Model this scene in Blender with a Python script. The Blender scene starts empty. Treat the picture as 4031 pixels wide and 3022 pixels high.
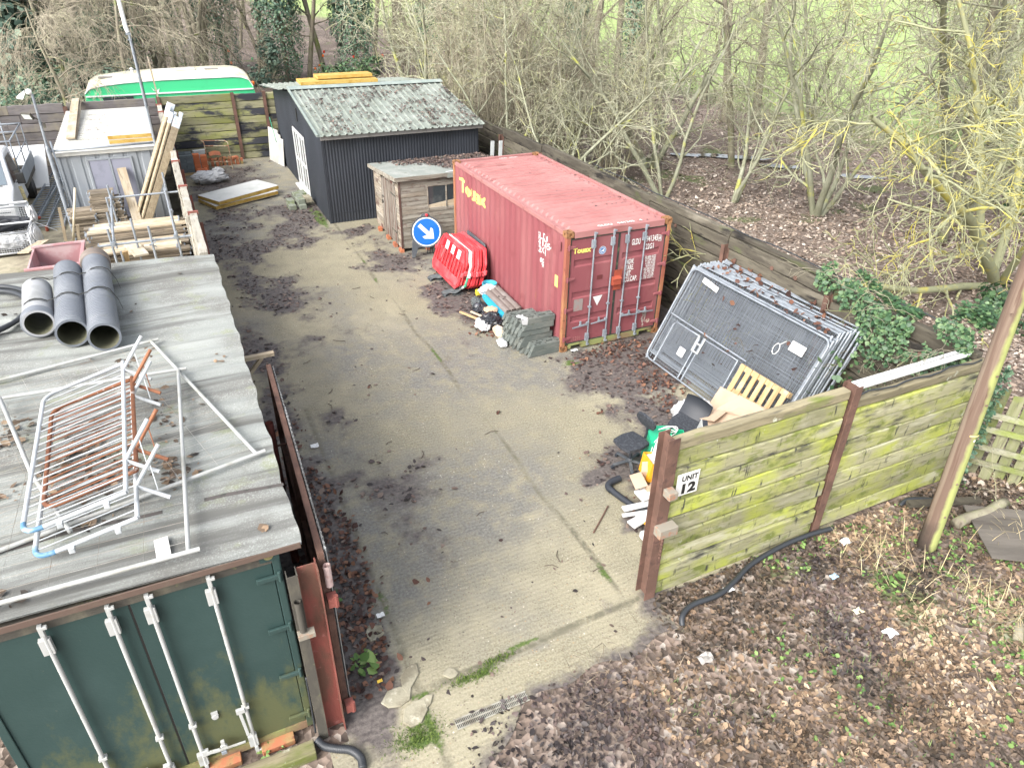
import bpy, bmesh, math, random
import numpy as np
from mathutils import Vector, Matrix, Euler
SC = bpy.context.scene
COL = SC.collection
# ---------------------------------------------------------------- camera, sky, sun, exposure
YAW, PITCH, ROLL = 0.44888, 0.54294, 0.018299
CAM = Vector((-6.550, -11.297, 7.081))
_f = Vector((math.sin(YAW)*math.cos(PITCH), math.cos(YAW)*math.cos(PITCH), -math.sin(PITCH)))
_r = Vector((math.cos(YAW), -math.sin(YAW), 0)); _u = _r.cross(_f)
_r2 = _r*math.cos(ROLL)+_u*math.sin(ROLL); _u2 = -_r*math.sin(ROLL)+_u*math.cos(ROLL)
cd = bpy.data.cameras.new('camera'); co = bpy.data.objects.new('camera', cd); COL.objects.link(co)
mw = Matrix.Identity(4)
for i in range(3):
    mw[i][0], mw[i][1], mw[i][2], mw[i][3] = _r2[i], _u2[i], -_f[i], CAM[i]
co.matrix_world = mw
cd.sensor_fit = 'HORIZONTAL'; cd.sensor_width = 36; cd.lens = 36*2790/4031
cd.clip_start = 0.05; cd.clip_end = 2000
SC.camera = co
SUN_EL, SUN_AZ = math.radians(40), math.radians(-118)     # azimuth clockwise from +y
wd = bpy.data.worlds.new('World'); SC.world = wd; wd.use_nodes = True
nt = wd.node_tree; nt.nodes.clear()
sky = nt.nodes.new('ShaderNodeTexSky'); sky.sky_type = 'NISHITA'; sky.sun_disc = False
sky.sun_elevation = SUN_EL; sky.sun_rotation = SUN_AZ; sky.air_density = 1.0; sky.dust_density = 5.0; sky.ozone_density = 1.0
hs = nt.nodes.new('ShaderNodeHueSaturation'); hs.inputs['Saturation'].default_value = 0.35   # overcast: the sky is grey-white
bg = nt.nodes.new('ShaderNodeBackground'); bg.inputs['Strength'].default_value = 0.15
wo = nt.nodes.new('ShaderNodeOutputWorld')
nt.links.new(sky.outputs[0], hs.inputs['Color']); nt.links.new(hs.outputs[0], bg.inputs[0]); nt.links.new(bg.outputs[0], wo.inputs[0])
sd = bpy.data.lights.new('sun', 'SUN'); sd.energy = 1.1; sd.angle = math.radians(40); sd.color = (1.0, 0.97, 0.92)
so = bpy.data.objects.new('sun', sd); COL.objects.link(so)
_sv = Vector((math.sin(SUN_AZ)*math.cos(SUN_EL), math.cos(SUN_AZ)*math.cos(SUN_EL), math.sin(SUN_EL)))
so.rotation_euler = (-_sv).to_track_quat('-Z', 'Y').to_euler(); so.location = (0, 0, 40)
SC.view_settings.view_transform = 'Standard'; SC.view_settings.look = 'None'; SC.view_settings.gamma = 1
SC.view_settings.exposure = 1.5
SC.cycles.max_bounces = 6; SC.cycles.diffuse_bounces = 3; SC.cycles.glossy_bounces = 3; SC.cycles.transmission_bounces = 4
R = random.Random(11)
PI = math.pi
# ---------------------------------------------------------------- helpers
def link(o): COL.objects.link(o); return o
def tag(o, label=None, cat=None, group=None, kind=None):
    if label: o['label'] = label
    if cat: o['category'] = cat
    if group: o['group'] = group
    if kind: o['kind'] = kind
    return o
def thing(name, label, cat, loc=(0, 0, 0), rotz=0.0, group=None, mat=None):
    o = bpy.data.objects.new(name, None); link(o); o.empty_display_size = 0.2
    o.matrix_basis = mat if mat is not None else Matrix.Translation(loc) @ Matrix.Rotation(rotz, 4, 'Z')
    return tag(o, label, cat, group)
def kids(o): return [c for c in bpy.data.objects if c.parent is o]
def copy_tree(o, mat=None, label=None, group=None, parent=None):
    c = o.copy(); link(c); c.parent = parent
    if parent is not None: c.matrix_parent_inverse = o.matrix_parent_inverse.copy()
    if mat is not None: c.matrix_basis = mat
    if label: c['label'] = label
    if group: c['group'] = group
    for ch in kids(o): copy_tree(ch, parent=c)
    return c
def place(loc, rotz=0.0, rx=0.0, ry=0.0, s=1.0):
    return Matrix.Translation(loc) @ Matrix.Rotation(rotz, 4, 'Z') @ Matrix.Rotation(ry, 4, 'Y') @ Matrix.Rotation(rx, 4, 'X') @ Matrix.Scale(s, 4)
def basis(o, x, y):          # frame with given x axis and (approx) y axis at o
    x = Vector(x).normalized(); z = x.cross(Vector(y)).normalized(); y = z.cross(x)
    m = Matrix.Identity(4)
    for i in range(3): m[i][0], m[i][1], m[i][2], m[i][3] = x[i], y[i], z[i], o[i]
    return m
def attach(o, parent):
    o.parent = parent; return o
def wmat(o):
    m = o.matrix_basis.copy()
    return wmat(o.parent) @ m if o.parent else m

class MB:
    def __init__(s): s.v = []; s.f = []; s.m = []; s.r = []
    def add(s, vs, fs, mi=0, rnd=None, M=None):
        n = len(s.v)
        s.v += [tuple(M @ Vector(p)) if M is not None else tuple(p) for p in vs]
        rr = R.random() if rnd is None else rnd
        for f in fs: s.f.append([n+i for i in f]); s.m.append(mi); s.r.append(rr)
        return s
    def box(s, a, b, mi=0, M=None, rnd=None):
        (x0, y0, z0), (x1, y1, z1) = a, b
        vs = [(x0, y0, z0), (x1, y0, z0), (x1, y1, z0), (x0, y1, z0), (x0, y0, z1), (x1, y0, z1), (x1, y1, z1), (x0, y1, z1)]
        return s.add(vs, [(3, 2, 1, 0), (4, 5, 6, 7), (0, 1, 5, 4), (1, 2, 6, 5), (2, 3, 7, 6), (3, 0, 4, 7)], mi, rnd, M)
    def cbox(s, c, d, mi=0, M=None, rnd=None):
        return s.box([c[i]-d[i]/2 for i in range(3)], [c[i]+d[i]/2 for i in range(3)], mi, M, rnd)
    def beam(s, a, b, w, h, mi=0, up=(0, 0, 1), rnd=None):
        a = Vector(a); b = Vector(b); x = (b-a); L = x.length; x.normalize(); upv = Vector(up)
        if abs(x.dot(upv)) > .98: upv = Vector((0, 1, 0))
        y = upv.cross(x).normalized(); z = x.cross(y)
        M = Matrix.Identity(4)
        for i in range(3): M[i][0], M[i][1], M[i][2], M[i][3] = x[i], y[i], z[i], a[i]
        return s.box((0, -w/2, -h/2), (L, w/2, h/2), mi, M, rnd)
    def tube(s, pts, r, n=8, mi=0, cap=True, rnd=None, closed=False, M=None):
        P = [Vector(p) for p in pts]; k = len(P)
        rs = r if isinstance(r, (list, tuple)) else [r]*k
        vs = []; fs = []; prev = None
        for i in range(k):
            if closed: d = P[(i+1) % k]-P[i-1]
            else: d = P[min(i+1, k-1)]-P[max(i-1, 0)]
            if d.length < 1e-9: d = Vector((0, 0, 1))
            d.normalize()
            if prev is None: a = d.orthogonal().normalized()
            else:
                a = prev-d*prev.dot(d)
                a = a.normalized() if a.length > 1e-6 else d.orthogonal().normalized()
            prev = a; b = d.cross(a)
            for j in range(n):
                t = 2*PI*j/n; vs.append(P[i]+(a*math.cos(t)+b*math.sin(t))*rs[i])
        for i in range(k if closed else k-1):
            i2 = (i+1) % k
            for j in range(n): fs.append((i*n+j, i*n+(j+1) % n, i2*n+(j+1) % n, i2*n+j))
        if cap and not closed: fs.append(tuple(range(n-1, -1, -1))); fs.append(tuple((k-1)*n+j for j in range(n)))
        return s.add(vs, fs, mi, rnd, M)
    def lathe(s, prof, n=16, mi=0, M=None, rnd=None, cap=True):   # prof: (r, z)
        vs = []; fs = []
        for (r, z) in prof:
            for j in range(n): t = 2*PI*j/n; vs.append((r*math.cos(t), r*math.sin(t), z))
        for i in range(len(prof)-1):
            for j in range(n): fs.append((i*n+j, i*n+(j+1) % n, (i+1)*n+(j+1) % n, (i+1)*n+j))
        if cap:
            if prof[0][0] > 1e-4: fs.append(tuple(range(n-1, -1, -1)))
            if prof[-1][0] > 1e-4: fs.append(tuple((len(prof)-1)*n+j for j in range(n)))
        return s.add(vs, fs, mi, rnd, M)
    def prism(s, poly, h0, h1, mi=0, M=None, rnd=None):           # polygon in xy, extruded in z
        n = len(poly)
        vs = [(p[0], p[1], h0) for p in poly]+[(p[0], p[1], h1) for p in poly]
        fs = [tuple(range(n-1, -1, -1)), tuple(range(n, 2*n))]+[(i, (i+1) % n, n+(i+1) % n, n+i) for i in range(n)]
        return s.add(vs, fs, mi, rnd, M)
    def strip(s, prof, a, b, thick=None, mi=0, rnd=None):         # profile points (3-D offsets) swept from a to b (offset vectors)
        n = len(prof); a = Vector(a); b = Vector(b)
        vs = [Vector(p)+a for p in prof]+[Vector(p)+b for p in prof]
        fs = [(i, i+1, n+i+1, n+i) for i in range(n-1)]
        s.add(vs, fs, mi, rnd)
        if thick is not None:
            t = Vector(thick); vs2 = [p+t for p in vs]
            s.add(vs2, [tuple(reversed(f)) for f in fs], mi, rnd)
            k = 2*n; base = vs+vs2
            edge = [(i, i+1) for i in range(n-1)]+[(n+i+1, n+i) for i in range(n-1)]+[(n, 0), (n-1, 2*n-1)]
            s.add(base, [(e[1], e[0], k+e[0], k+e[1]) for e in edge], mi, rnd)
        return s
    def sheet(s, fn, nu, nv, mi=0, rnd=None):
        vs = [fn(i/nu, j/nv) for j in range(nv+1) for i in range(nu+1)]
        w = nu+1
        return s.add(vs, [(j*w+i, j*w+i+1, (j+1)*w+i+1, (j+1)*w+i) for j in range(nv) for i in range(nu)], mi, rnd)
    def plank(s, a, b, up, out, w, t, seg=6, jit=.006, mi=0, rnd=None):
        # board from a to b (its lower edge), width w along up, thickness t along out, with slightly wavy edges
        a = Vector(a); b = Vector(b); up = Vector(up).normalized(); out = Vector(out).normalized(); vs = []; fs = []
        for i in range(seg+1):
            p = a.lerp(b, i/seg); j1, j2, j3 = R.uniform(-jit, jit), R.uniform(-jit, jit), R.uniform(-jit, jit)*.7
            q0 = p+up*j1+out*j3; q1 = p+up*(w+j2)+out*j3
            vs += [q0, q1, q1+out*t, q0+out*t]
        for i in range(seg):
            k = 4*i
            for j in range(4): fs.append((k+j, k+(j+1) % 4, k+4+(j+1) % 4, k+4+j))
        fs += [(3, 2, 1, 0), (4*seg, 4*seg+1, 4*seg+2, 4*seg+3)]
        return s.add(vs, fs, mi, rnd)
    def build(s, name, mats, parent=None, smooth=False, bevel=0, world=False, M=None, auto=None):
        me = bpy.data.meshes.new(name)
        vs = s.v
        if world and parent is not None:
            inv = wmat(parent).inverted(); vs = [tuple(inv @ Vector(p)) for p in vs]
        me.from_pydata(vs, [], s.f)
        if not isinstance(mats, (list, tuple)): mats = [mats]
        for m in mats: me.materials.append(m)
        me.polygons.foreach_set('material_index', s.m)
        at = me.attributes.new('rnd', 'FLOAT', 'FACE'); at.data.foreach_set('value', s.r)
        bm = bmesh.new(); bm.from_mesh(me); bmesh.ops.recalc_face_normals(bm, faces=bm.faces); bm.to_mesh(me); bm.free()
        if smooth: me.polygons.foreach_set('use_smooth', [True]*len(me.polygons))
        if auto: me.set_sharp_from_angle(angle=auto)
        me.update()
        o = bpy.data.objects.new(name, me); link(o)
        if parent is not None: o.parent = parent
        if M is not None: o.matrix_basis = M
        if bevel:
            b = o.modifiers.new('bevel', 'BEVEL'); b.width = bevel; b.segments = 2; b.limit_method = 'ANGLE'; b.angle_limit = .7
        return o
def arrmesh(name, V, F, mat, rnd=None, parent=None, smooth=False):
    me = bpy.data.meshes.new(name); V = np.asarray(V, np.float32); F = np.asarray(F, np.int32)
    nf, k = F.shape
    me.vertices.add(len(V)); me.vertices.foreach_set('co', V.ravel())
    me.loops.add(nf*k); me.loops.foreach_set('vertex_index', F.ravel())
    me.polygons.add(nf); me.polygons.foreach_set('loop_start', np.arange(0, nf*k, k, dtype=np.int32))
    try: me.polygons.foreach_set('loop_total', np.full(nf, k, np.int32))
    except Exception: pass
    me.update(calc_edges=True); me.validate()
    for m in (mat if isinstance(mat, (list, tuple)) else [mat]): me.materials.append(m)
    at = me.attributes.new('rnd', 'FLOAT', 'FACE')
    at.data.foreach_set('value', np.asarray(rnd if rnd is not None else np.zeros(nf), np.float32))
    if smooth: me.polygons.foreach_set('use_smooth', np.ones(nf, bool))
    o = bpy.data.objects.new(name, me); link(o)
    if parent is not None: o.parent = parent
    return o
# ---- value noise for masks
_ng = np.random.RandomState(5).rand(256, 256)
def vn(x, y):
    xi = np.floor(x).astype(int); yi = np.floor(y).astype(int); fx = x-xi; fy = y-yi
    fx = fx*fx*(3-2*fx); fy = fy*fy*(3-2*fy)
    g = lambda a, b: _ng[a % 256, b % 256]
    return (g(xi, yi)*(1-fx)+g(xi+1, yi)*fx)*(1-fy)+(g(xi, yi+1)*(1-fx)+g(xi+1, yi+1)*fx)*fy
def fbm(x, y, sc=1., o=4):
    t = 0; a = .5
    for i in range(o): t = t+a*vn(x*sc+17.3*i, y*sc-9.1*i); sc *= 2.03; a *= .5
    return t/(1-.5**o)
# ---------------------------------------------------------------- materials
def rgb(c): return (c[0], c[1], c[2], 1)
def mk(name, base, var=(), rough=.75, bump=None, metal=0, spec=.35, pos=False, rnd=0.0, transm=0, objrnd=0.0, zst=None):
    """base colour, then layers (colour, scale, lo, hi[, stretch xyz]) of noise; bump=(strength, scale[, stretch])"""
    m = bpy.data.materials.new(name); m.use_nodes = True; N = m.node_tree.nodes; L = m.node_tree.links
    b = N['Principled BSDF']; b.inputs['Roughness'].default_value = rough; b.inputs['Metallic'].default_value = metal
    b.inputs['Specular IOR Level'].default_value = spec
    if transm: b.inputs['Transmission Weight'].default_value = transm
    tc = N.new('ShaderNodeTexCoord'); oi = N.new('ShaderNodeObjectInfo'); at = N.new('ShaderNodeAttribute'); at.attribute_name = 'rnd'
    if pos: src = N.new('ShaderNodeNewGeometry').outputs['Position']
    else:
        ad = N.new('ShaderNodeVectorMath'); ad.operation = 'ADD'
        mu = N.new('ShaderNodeMath'); mu.operation = 'MULTIPLY'; mu.inputs[1].default_value = 41.7
        L.new(oi.outputs['Random'], mu.inputs[0]); L.new(tc.outputs['Object'], ad.inputs[0]); L.new(mu.outputs[0], ad.inputs[1]); src = ad.outputs[0]
    a2 = N.new('ShaderNodeVectorMath'); a2.operation = 'ADD'
    m2 = N.new('ShaderNodeMath'); m2.operation = 'MULTIPLY'; m2.inputs[1].default_value = 23.1 if rnd else 0.0
    L.new(at.outputs['Fac'], m2.inputs[0]); L.new(src, a2.inputs[0]); L.new(m2.outputs[0], a2.inputs[1]); src = a2.outputs[0]
    def mapped(st):
        if not st or tuple(st) == (1, 1, 1): return src
        v = N.new('ShaderNodeVectorMath'); v.operation = 'MULTIPLY'; v.inputs[1].default_value = st; L.new(src, v.inputs[0]); return v.outputs[0]
    def noise(sc, st=None, det=6, r=.6):
        n = N.new('ShaderNodeTexNoise'); n.inputs['Scale'].default_value = sc; n.inputs['Detail'].default_value = det; n.inputs['Roughness'].default_value = r
        L.new(mapped(st), n.inputs['Vector']); return n.outputs['Fac']
    cur = None
    rg = N.new('ShaderNodeRGB'); rg.outputs[0].default_value = rgb(base); cur = rg.outputs[0]
    for lay in var:
        c, sc, lo, hi = lay[:4]; st = lay[4] if len(lay) > 4 else None
        mr = N.new('ShaderNodeMapRange'); mr.inputs[1].default_value = lo; mr.inputs[2].default_value = hi; L.new(noise(sc, st), mr.inputs[0])
        mx = N.new('ShaderNodeMix'); mx.data_type = 'RGBA'; L.new(mr.outputs[0], mx.inputs[0]); L.new(cur, mx.inputs[6]); mx.inputs[7].default_value = rgb(c); cur = mx.outputs[2]
    if zst:      # a stain that creeps up from the ground: (colour, z at full, z at none, noise scale)
        c, z0, z1, sc = zst; sx = N.new('ShaderNodeSeparateXYZ'); gp_ = N.new('ShaderNodeNewGeometry'); L.new(gp_.outputs['Position'], sx.inputs[0])
        mr = N.new('ShaderNodeMapRange'); mr.inputs[1].default_value = z0; mr.inputs[2].default_value = z1; mr.inputs[3].default_value = .22; mr.inputs[4].default_value = -.2; L.new(sx.outputs['Z'], mr.inputs[0])
        ad = N.new('ShaderNodeMath'); ad.operation = 'ADD'; L.new(mr.outputs[0], ad.inputs[0]); L.new(noise(sc, (1, 1, .5), 8, .7), ad.inputs[1])
        m3 = N.new('ShaderNodeMapRange'); m3.inputs[1].default_value = .5; m3.inputs[2].default_value = .68; m3.inputs[4].default_value = .8; L.new(ad.outputs[0], m3.inputs[0])
        mx = N.new('ShaderNodeMix'); mx.data_type = 'RGBA'; L.new(m3.outputs[0], mx.inputs[0]); L.new(cur, mx.inputs[6]); mx.inputs[7].default_value = rgb(c); cur = mx.outputs[2]
    if rnd or objrnd:
        h = N.new('ShaderNodeHueSaturation'); L.new(cur, h.inputs['Color'])
        mr = N.new('ShaderNodeMapRange'); k = rnd or objrnd; mr.inputs[3].default_value = 1-k; mr.inputs[4].default_value = 1+k
        L.new(at.outputs['Fac'] if rnd else oi.outputs['Random'], mr.inputs[0]); L.new(mr.outputs[0], h.inputs['Value']); cur = h.outputs[0]
    L.new(cur, b.inputs['Base Color'])
    if bump:
        bp = N.new('ShaderNodeBump'); bp.inputs['Strength'].default_value = bump[0]; bp.inputs['Distance'].default_value = .01
        L.new(noise(bump[1], bump[2] if len(bump) > 2 else None, 8), bp.inputs['Height']); L.new(bp.outputs[0], b.inputs['Normal'])
    m['b'] = 1
    return m
def ramp_mat(name, cols, rough=.8, spec=.3, noise=.25):
    """colour picked per face from a ramp by the 'rnd' attribute (leaves, chips)"""
    m = bpy.data.materials.new(name); m.use_nodes = True; N = m.node_tree.nodes; L = m.node_tree.links
    b = N['Principled BSDF']; b.inputs['Roughness'].default_value = rough; b.inputs['Specular IOR Level'].default_value = spec
    at = N.new('ShaderNodeAttribute'); at.attribute_name = 'rnd'; cr = N.new('ShaderNodeValToRGB'); cr.color_ramp.interpolation = 'LINEAR'
    e = cr.color_ramp.elements
    while len(e) < len(cols): e.new(.5)
    for i, c in enumerate(cols): e[i].position = i/(len(cols)-1); e[i].color = rgb(c)
    L.new(at.outputs['Fac'], cr.inputs[0])
    g = N.new('ShaderNodeNewGeometry'); n = N.new('ShaderNodeTexNoise'); n.inputs['Scale'].default_value = 9; L.new(g.outputs['Position'], n.inputs['Vector'])
    mr = N.new('ShaderNodeMapRange'); mr.inputs[3].default_value = 1-noise; mr.inputs[4].default_value = 1+noise; L.new(n.outputs['Fac'], mr.inputs[0])
    h = N.new('ShaderNodeHueSaturation'); L.new(mr.outputs[0], h.inputs['Value']); L.new(cr.outputs[0], h.inputs['Color']); L.new(h.outputs[0], b.inputs['Base Color'])
    return m
GREEN = (.32, .355, .06); DKG = (.05, .055, .045)
m_red = mk('red_container_paint', (.215, .066, .075), [((.27, .11, .112), 1.3, .45, .75, (1, 1, .25)), ((.30, .13, .08), 9, .66, .76, (1, 1, .3)), ((.17, .045, .05), 2.2, .6, .8)], rough=.5, bump=(.15, 30))
m_redroof = mk('red_roof_paint', (.31, .135, .13), [((.38, .19, .18), 1.0, .4, .7), ((.20, .075, .07), 3, .58, .72, (.25, 2, 1)), ((.27, .13, .07), 5, .66, .8), ((.13, .06, .045), 9, .72, .8)], rough=.55, bump=(.15, 30))
m_rustpost = mk('rusty_frame_paint', (.27, .09, .06), [((.34, .17, .08), 3, .42, .6, (1, 1, .4)), ((.16, .06, .035), 8, .6, .72)], rough=.75, bump=(.4, 40))
m_casting = mk('rusty_casting', (.26, .13, .06), [((.12, .06, .03), 12, .5, .65)], rough=.85, bump=(.5, 50))
m_gasket = mk('door_gasket', (.03, .035, .03), [((.10, .12, .06), 6, .55, .7)], rough=.8)
m_galv = mk('galvanised_steel', (.28, .31, .345), [((.20, .225, .255), 6, .45, .65), ((.30, .22, .15), 14, .72, .8)], rough=.5, metal=.3, bump=(.1, 60))
m_galvdark = mk('weathered_wire', (.27, .30, .335), [((.20, .225, .26), 6, .45, .65)], rough=.55, metal=.2)
m_white = mk('white_lettering', (.66, .66, .64), [((.55, .45, .43), 25, .62, .75)], rough=.6)
m_yellowl = mk('yellow_lettering', (.80, .66, .16), [((.55, .35, .2), 20, .66, .78)], rough=.6)
m_blackl = mk('black_lettering', (.02, .02, .02), rough=.5)
m_rust = mk('rust_brown_steel', (.115, .066, .050), [((.165, .092, .07), 4, .45, .65), ((.07, .04, .036), 9, .55, .7)], rough=.85, bump=(.5, 60))
m_rustred = mk('red_oxide_steel', (.235, .075, .060), [((.14, .072, .052), 5, .45, .62, (1, 1, .35)), ((.36, .17, .15), 14, .62, .75), ((.10, .06, .04), 8, .66, .75)], rough=.75, bump=(.4, 50))
m_steeldk = mk('dirty_dark_steel', (.07, .065, .055), [((.13, .12, .09), 4, .5, .7, (1, 1, .4)), ((.16, .17, .08), 6, .62, .75)], rough=.8, bump=(.3, 50))
def wood(name, c, c2, c3, ax, rough=.85, rnd=.22, extra=(), sc=3.0, bump=.5):
    st = {'x': (.12, 1, 1), 'y': (1, .12, 1), 'z': (1, 1, .12)}[ax]
    return mk(name, c, [(c2, sc*3.2, .4, .62, st), (c3, sc*8, .55, .7, st)]+list(extra), rough=rough, bump=(bump, sc*14, st), rnd=rnd)
m_slx = wood('mossy_sleeper', (.29, .28, .175), (.23, .225, .13), (.115, .108, .07), 'x', extra=[(GREEN, 1.7, .42, .66, (.8, 1, 1.0)), ((.36, .35, .25), 3.2, .54, .68, (.4, 1, 1.6)), ((.15, .175, .045), 5, .54, .66, (.6, 1, 1)), ((.05, .05, .04), 3.0, .58, .68, (.3, 1, 1.2)), ((.04, .04, .035), 11, .60, .70, (1.3, 1, .25)), ((.42, .44, .35), 7, .68, .74)], rnd=.24, bump=1.0)
m_sltop = wood('weathered_sleeper', (.25, .22, .14), (.16, .14, .09), (.09, .08, .06), 'x', extra=[((.12, .15, .03), 2.4, .56, .68, (.4, 1, 1)), ((.45, .47, .38), 4, .66, .72)], rnd=.2)
m_slback = wood('algae_sleeper', (.26, .25, .16), (.20, .195, .12), (.10, .095, .07), 'x', extra=[((.21, .23, .05), .9, .46, .68, (.5, 1, 1.3)), ((.035, .037, .045), 1.0, .51, .58, (.6, 1, 1.6)), ((.05, .05, .05), 9, .66, .72, (1, 1, .3))], rnd=.28)
m_slgrey = wood('grey_sleeper_wall', (.145, .135, .135), (.11, .10, .10), (.065, .056, .052), 'x', extra=[((.19, .17, .13), 1.2, .5, .7)], rnd=.15)
m_sly = wood('old_sleeper', (.10, .09, .068), (.062, .054, .042), (.03, .026, .022), 'y', extra=[((.075, .10, .025), 1.5, .58, .7, (1, .4, 1.2)), ((.16, .145, .115), 2, .58, .7, (1, .3, 1)), ((.02, .018, .016), 4, .58, .66, (1, .25, 1))], rnd=.3)
m_sldiv = wood('pale_sleeper', (.36, .34, .29), (.27, .25, .21), (.15, .13, .11), 'y', extra=[((.45, .44, .40), 2, .55, .7)], rnd=.15)
m_pale = wood('scaffold_board', (.45, .39, .29), (.37, .30, .21), (.20, .155, .11), 'x', rnd=.25, extra=[((.52, .48, .41), 1.5, .5, .7)])
m_palez = wood('grey_scaffold_board', (.36, .30, .21), (.27, .22, .15), (.15, .12, .08), 'z', rnd=.25)
m_palb = wood('board_stack_old', (.27, .23, .175), (.17, .14, .105), (.09, .072, .058), 'x', rnd=.4)
m_pallet = wood('pallet_pine', (.44, .32, .18), (.36, .25, .13), (.25, .16, .08), 'x', rnd=.15)
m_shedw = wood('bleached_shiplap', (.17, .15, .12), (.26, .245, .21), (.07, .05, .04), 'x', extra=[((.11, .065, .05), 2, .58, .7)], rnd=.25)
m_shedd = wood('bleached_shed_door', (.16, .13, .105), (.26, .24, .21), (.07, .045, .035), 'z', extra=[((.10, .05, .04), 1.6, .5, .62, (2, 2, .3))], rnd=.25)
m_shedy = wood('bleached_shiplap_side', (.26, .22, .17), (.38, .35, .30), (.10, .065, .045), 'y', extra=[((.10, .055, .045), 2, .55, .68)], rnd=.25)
m_bitumen = mk('black_bitumen_paint', (.026, .030, .038), [((.036, .041, .052), 1.0, .45, .7, (1, 1, .5)), ((.04, .042, .045), 6, .66, .76)], rough=.55, spec=.4, bump=(.15, 25))
m_sheetroof = mk('cement_roof_sheet', (.20, .225, .20), [((.25, .275, .25), 1.2, .48, .66), ((.14, .155, .13), 3, .52, .68), ((.15, .17, .07), 5, .66, .76)], rough=.8, bump=(.3, 60))
m_flash = mk('grey_green_flashing', (.24, .29, .27), [((.33, .37, .34), 2, .45, .65)], rough=.5, metal=.2)
m_fascia = mk('grey_fascia', (.22, .21, .20), [((.14, .13, .12), 4, .5, .7)], rough=.7)
m_felt = mk('green_mineral_felt', (.25, .265, .25), [((.16, .16, .148), .8, .44, .60), ((.21, .23, .14), 2.2, .57, .70), ((.34, .355, .34), 60, .5, .72), ((.12, .12, .112), 1.7, .50, .64, (.16, 2.4, 1)), ((.31, .325, .31), 1.1, .56, .68, (.2, 1.6, 1))], rough=.9, bump=(.6, 160), pos=True)
m_feltg = mk('grey_shed_felt', (.22, .24, .22), [((.30, .31, .29), 2, .45, .62), ((.15, .17, .14), 4, .58, .7)], rough=.9, bump=(.4, 120))
m_frame = mk('white_upvc', (.62, .63, .63), [((.6, .6, .57), 6, .62, .75)], rough=.35, spec=.5)
m_glass = mk('window_glass', (.04, .05, .055), [((.10, .11, .11), 2, .5, .7)], rough=.08, spec=.7)
m_dgreen = mk('dark_green_container', (.028, .056, .053), [((.038, .070, .067), 1.2, .45, .7), ((.07, .085, .07), 22, .68, .76)], rough=.5, bump=(.2, 40), zst=((.105, .112, .05), .1, 1.9, 3.5))
m_silver = mk('grey_painted_rod', (.40, .41, .40), [((.30, .30, .27), 5, .55, .7), ((.24, .25, .13), 6, .66, .75)], rough=.5)
m_pipe = mk('grey_twinwall_pipe', (.145, .16, .185), [((.20, .215, .235), 1.5, .5, .7), ((.15, .16, .15), 5, .6, .75)], rough=.45, spec=.5)
m_pipein = mk('pipe_inside', (.12, .12, .08), [((.06, .065, .04), 4, .45, .65)], rough=.7)
m_pipelt = mk('pale_grey_pipe', (.36, .37, .385), [((.28, .29, .29), 3, .5, .7)], rough=.45)
m_sock = mk('brown_pipe_socket', (.17, .14, .12), [((.22, .19, .17), 4, .5, .7)], rough=.7)
m_strap = mk('black_strap', (.03, .03, .025), [((.1, .1, .07), 12, .6, .7)], rough=.7)
m_hose = mk('black_hose', (.03, .034, .04), rough=.45, spec=.5)
m_leafy = ramp_mat('ivy_leaves', [(.018, .05, .022), (.035, .085, .035), (.06, .125, .05), (.12, .19, .08)], rough=.5, spec=.5)
m_ever = ramp_mat('evergreen_leaves', [(.06, .11, .085), (.09, .145, .11), (.13, .19, .14), (.18, .25, .18)], rough=.6)
m_ivyd = ramp_mat('dark_ivy_leaves', [(.035, .085, .055), (.06, .125, .075), (.095, .165, .10), (.15, .23, .13)], rough=.5, spec=.5)
m_litter = ramp_mat('fallen_leaf', [(.03, .025, .021), (.065, .05, .038), (.115, .083, .058), (.18, .122, .080), (.28, .20, .13), (.42, .345, .25)], rough=.6, noise=.35)
m_woodl = ramp_mat('woodland_leaf', [(.09, .07, .056), (.16, .12, .096), (.23, .175, .138), (.31, .245, .195), (.39, .325, .27), (.48, .43, .38)], rough=.6, noise=.3)
m_mush = ramp_mat('wet_leaf_mush', [(.032, .027, .027), (.055, .044, .043), (.085, .064, .060), (.13, .09, .075), (.21, .16, .13)], rough=.5, noise=.35)
m_rusl = ramp_mat('russet_leaf', [(.035, .021, .019), (.075, .037, .029), (.13, .06, .04), (.21, .11, .065)], rough=.6)
m_weed = ramp_mat('weed_leaf', [(.05, .11, .03), (.09, .17, .045), (.15, .24, .07), (.21, .30, .10)], rough=.6)
m_straw = ramp_mat('dry_grass', [(.28, .22, .12), (.42, .35, .2), (.55, .47, .3), (.35, .33, .18)], rough=.8)
m_mossg = ramp_mat('moss', [(.045, .08, .02), (.08, .125, .025), (.13, .18, .04)], rough=.9)
m_bark = mk('woodland_bark', (.17, .15, .115), [((.24, .23, .165), 2, .45, .62, (1, 1, .4)), ((.16, .19, .06), 1.4, .56, .7), ((.08, .065, .05), 6, .58, .7, (1, 1, .3))], rough=.9, bump=(.6, 18, (1, 1, .3)), objrnd=.2)
m_barkp = mk('pale_lichen_bark', (.21, .215, .15), [((.27, .28, .21), 2, .45, .62), ((.34, .35, .09), 1.6, .56, .68), ((.16, .15, .09), 5, .6, .72)], rough=.9, bump=(.5, 18, (1, 1, .4)), objrnd=.15)
m_barky = mk('yellow_lichen_bark', (.30, .31, .19), [((.50, .44, .09), 1.8, .50, .66), ((.22, .22, .13), 4, .58, .7)], rough=.9, bump=(.5, 20))
m_twig = mk('grey_green_twigs', (.27, .245, .185), [((.34, .34, .20), .8, .5, .66), ((.15, .12, .09), 2, .52, .66)], rough=.9, objrnd=.18)
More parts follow.
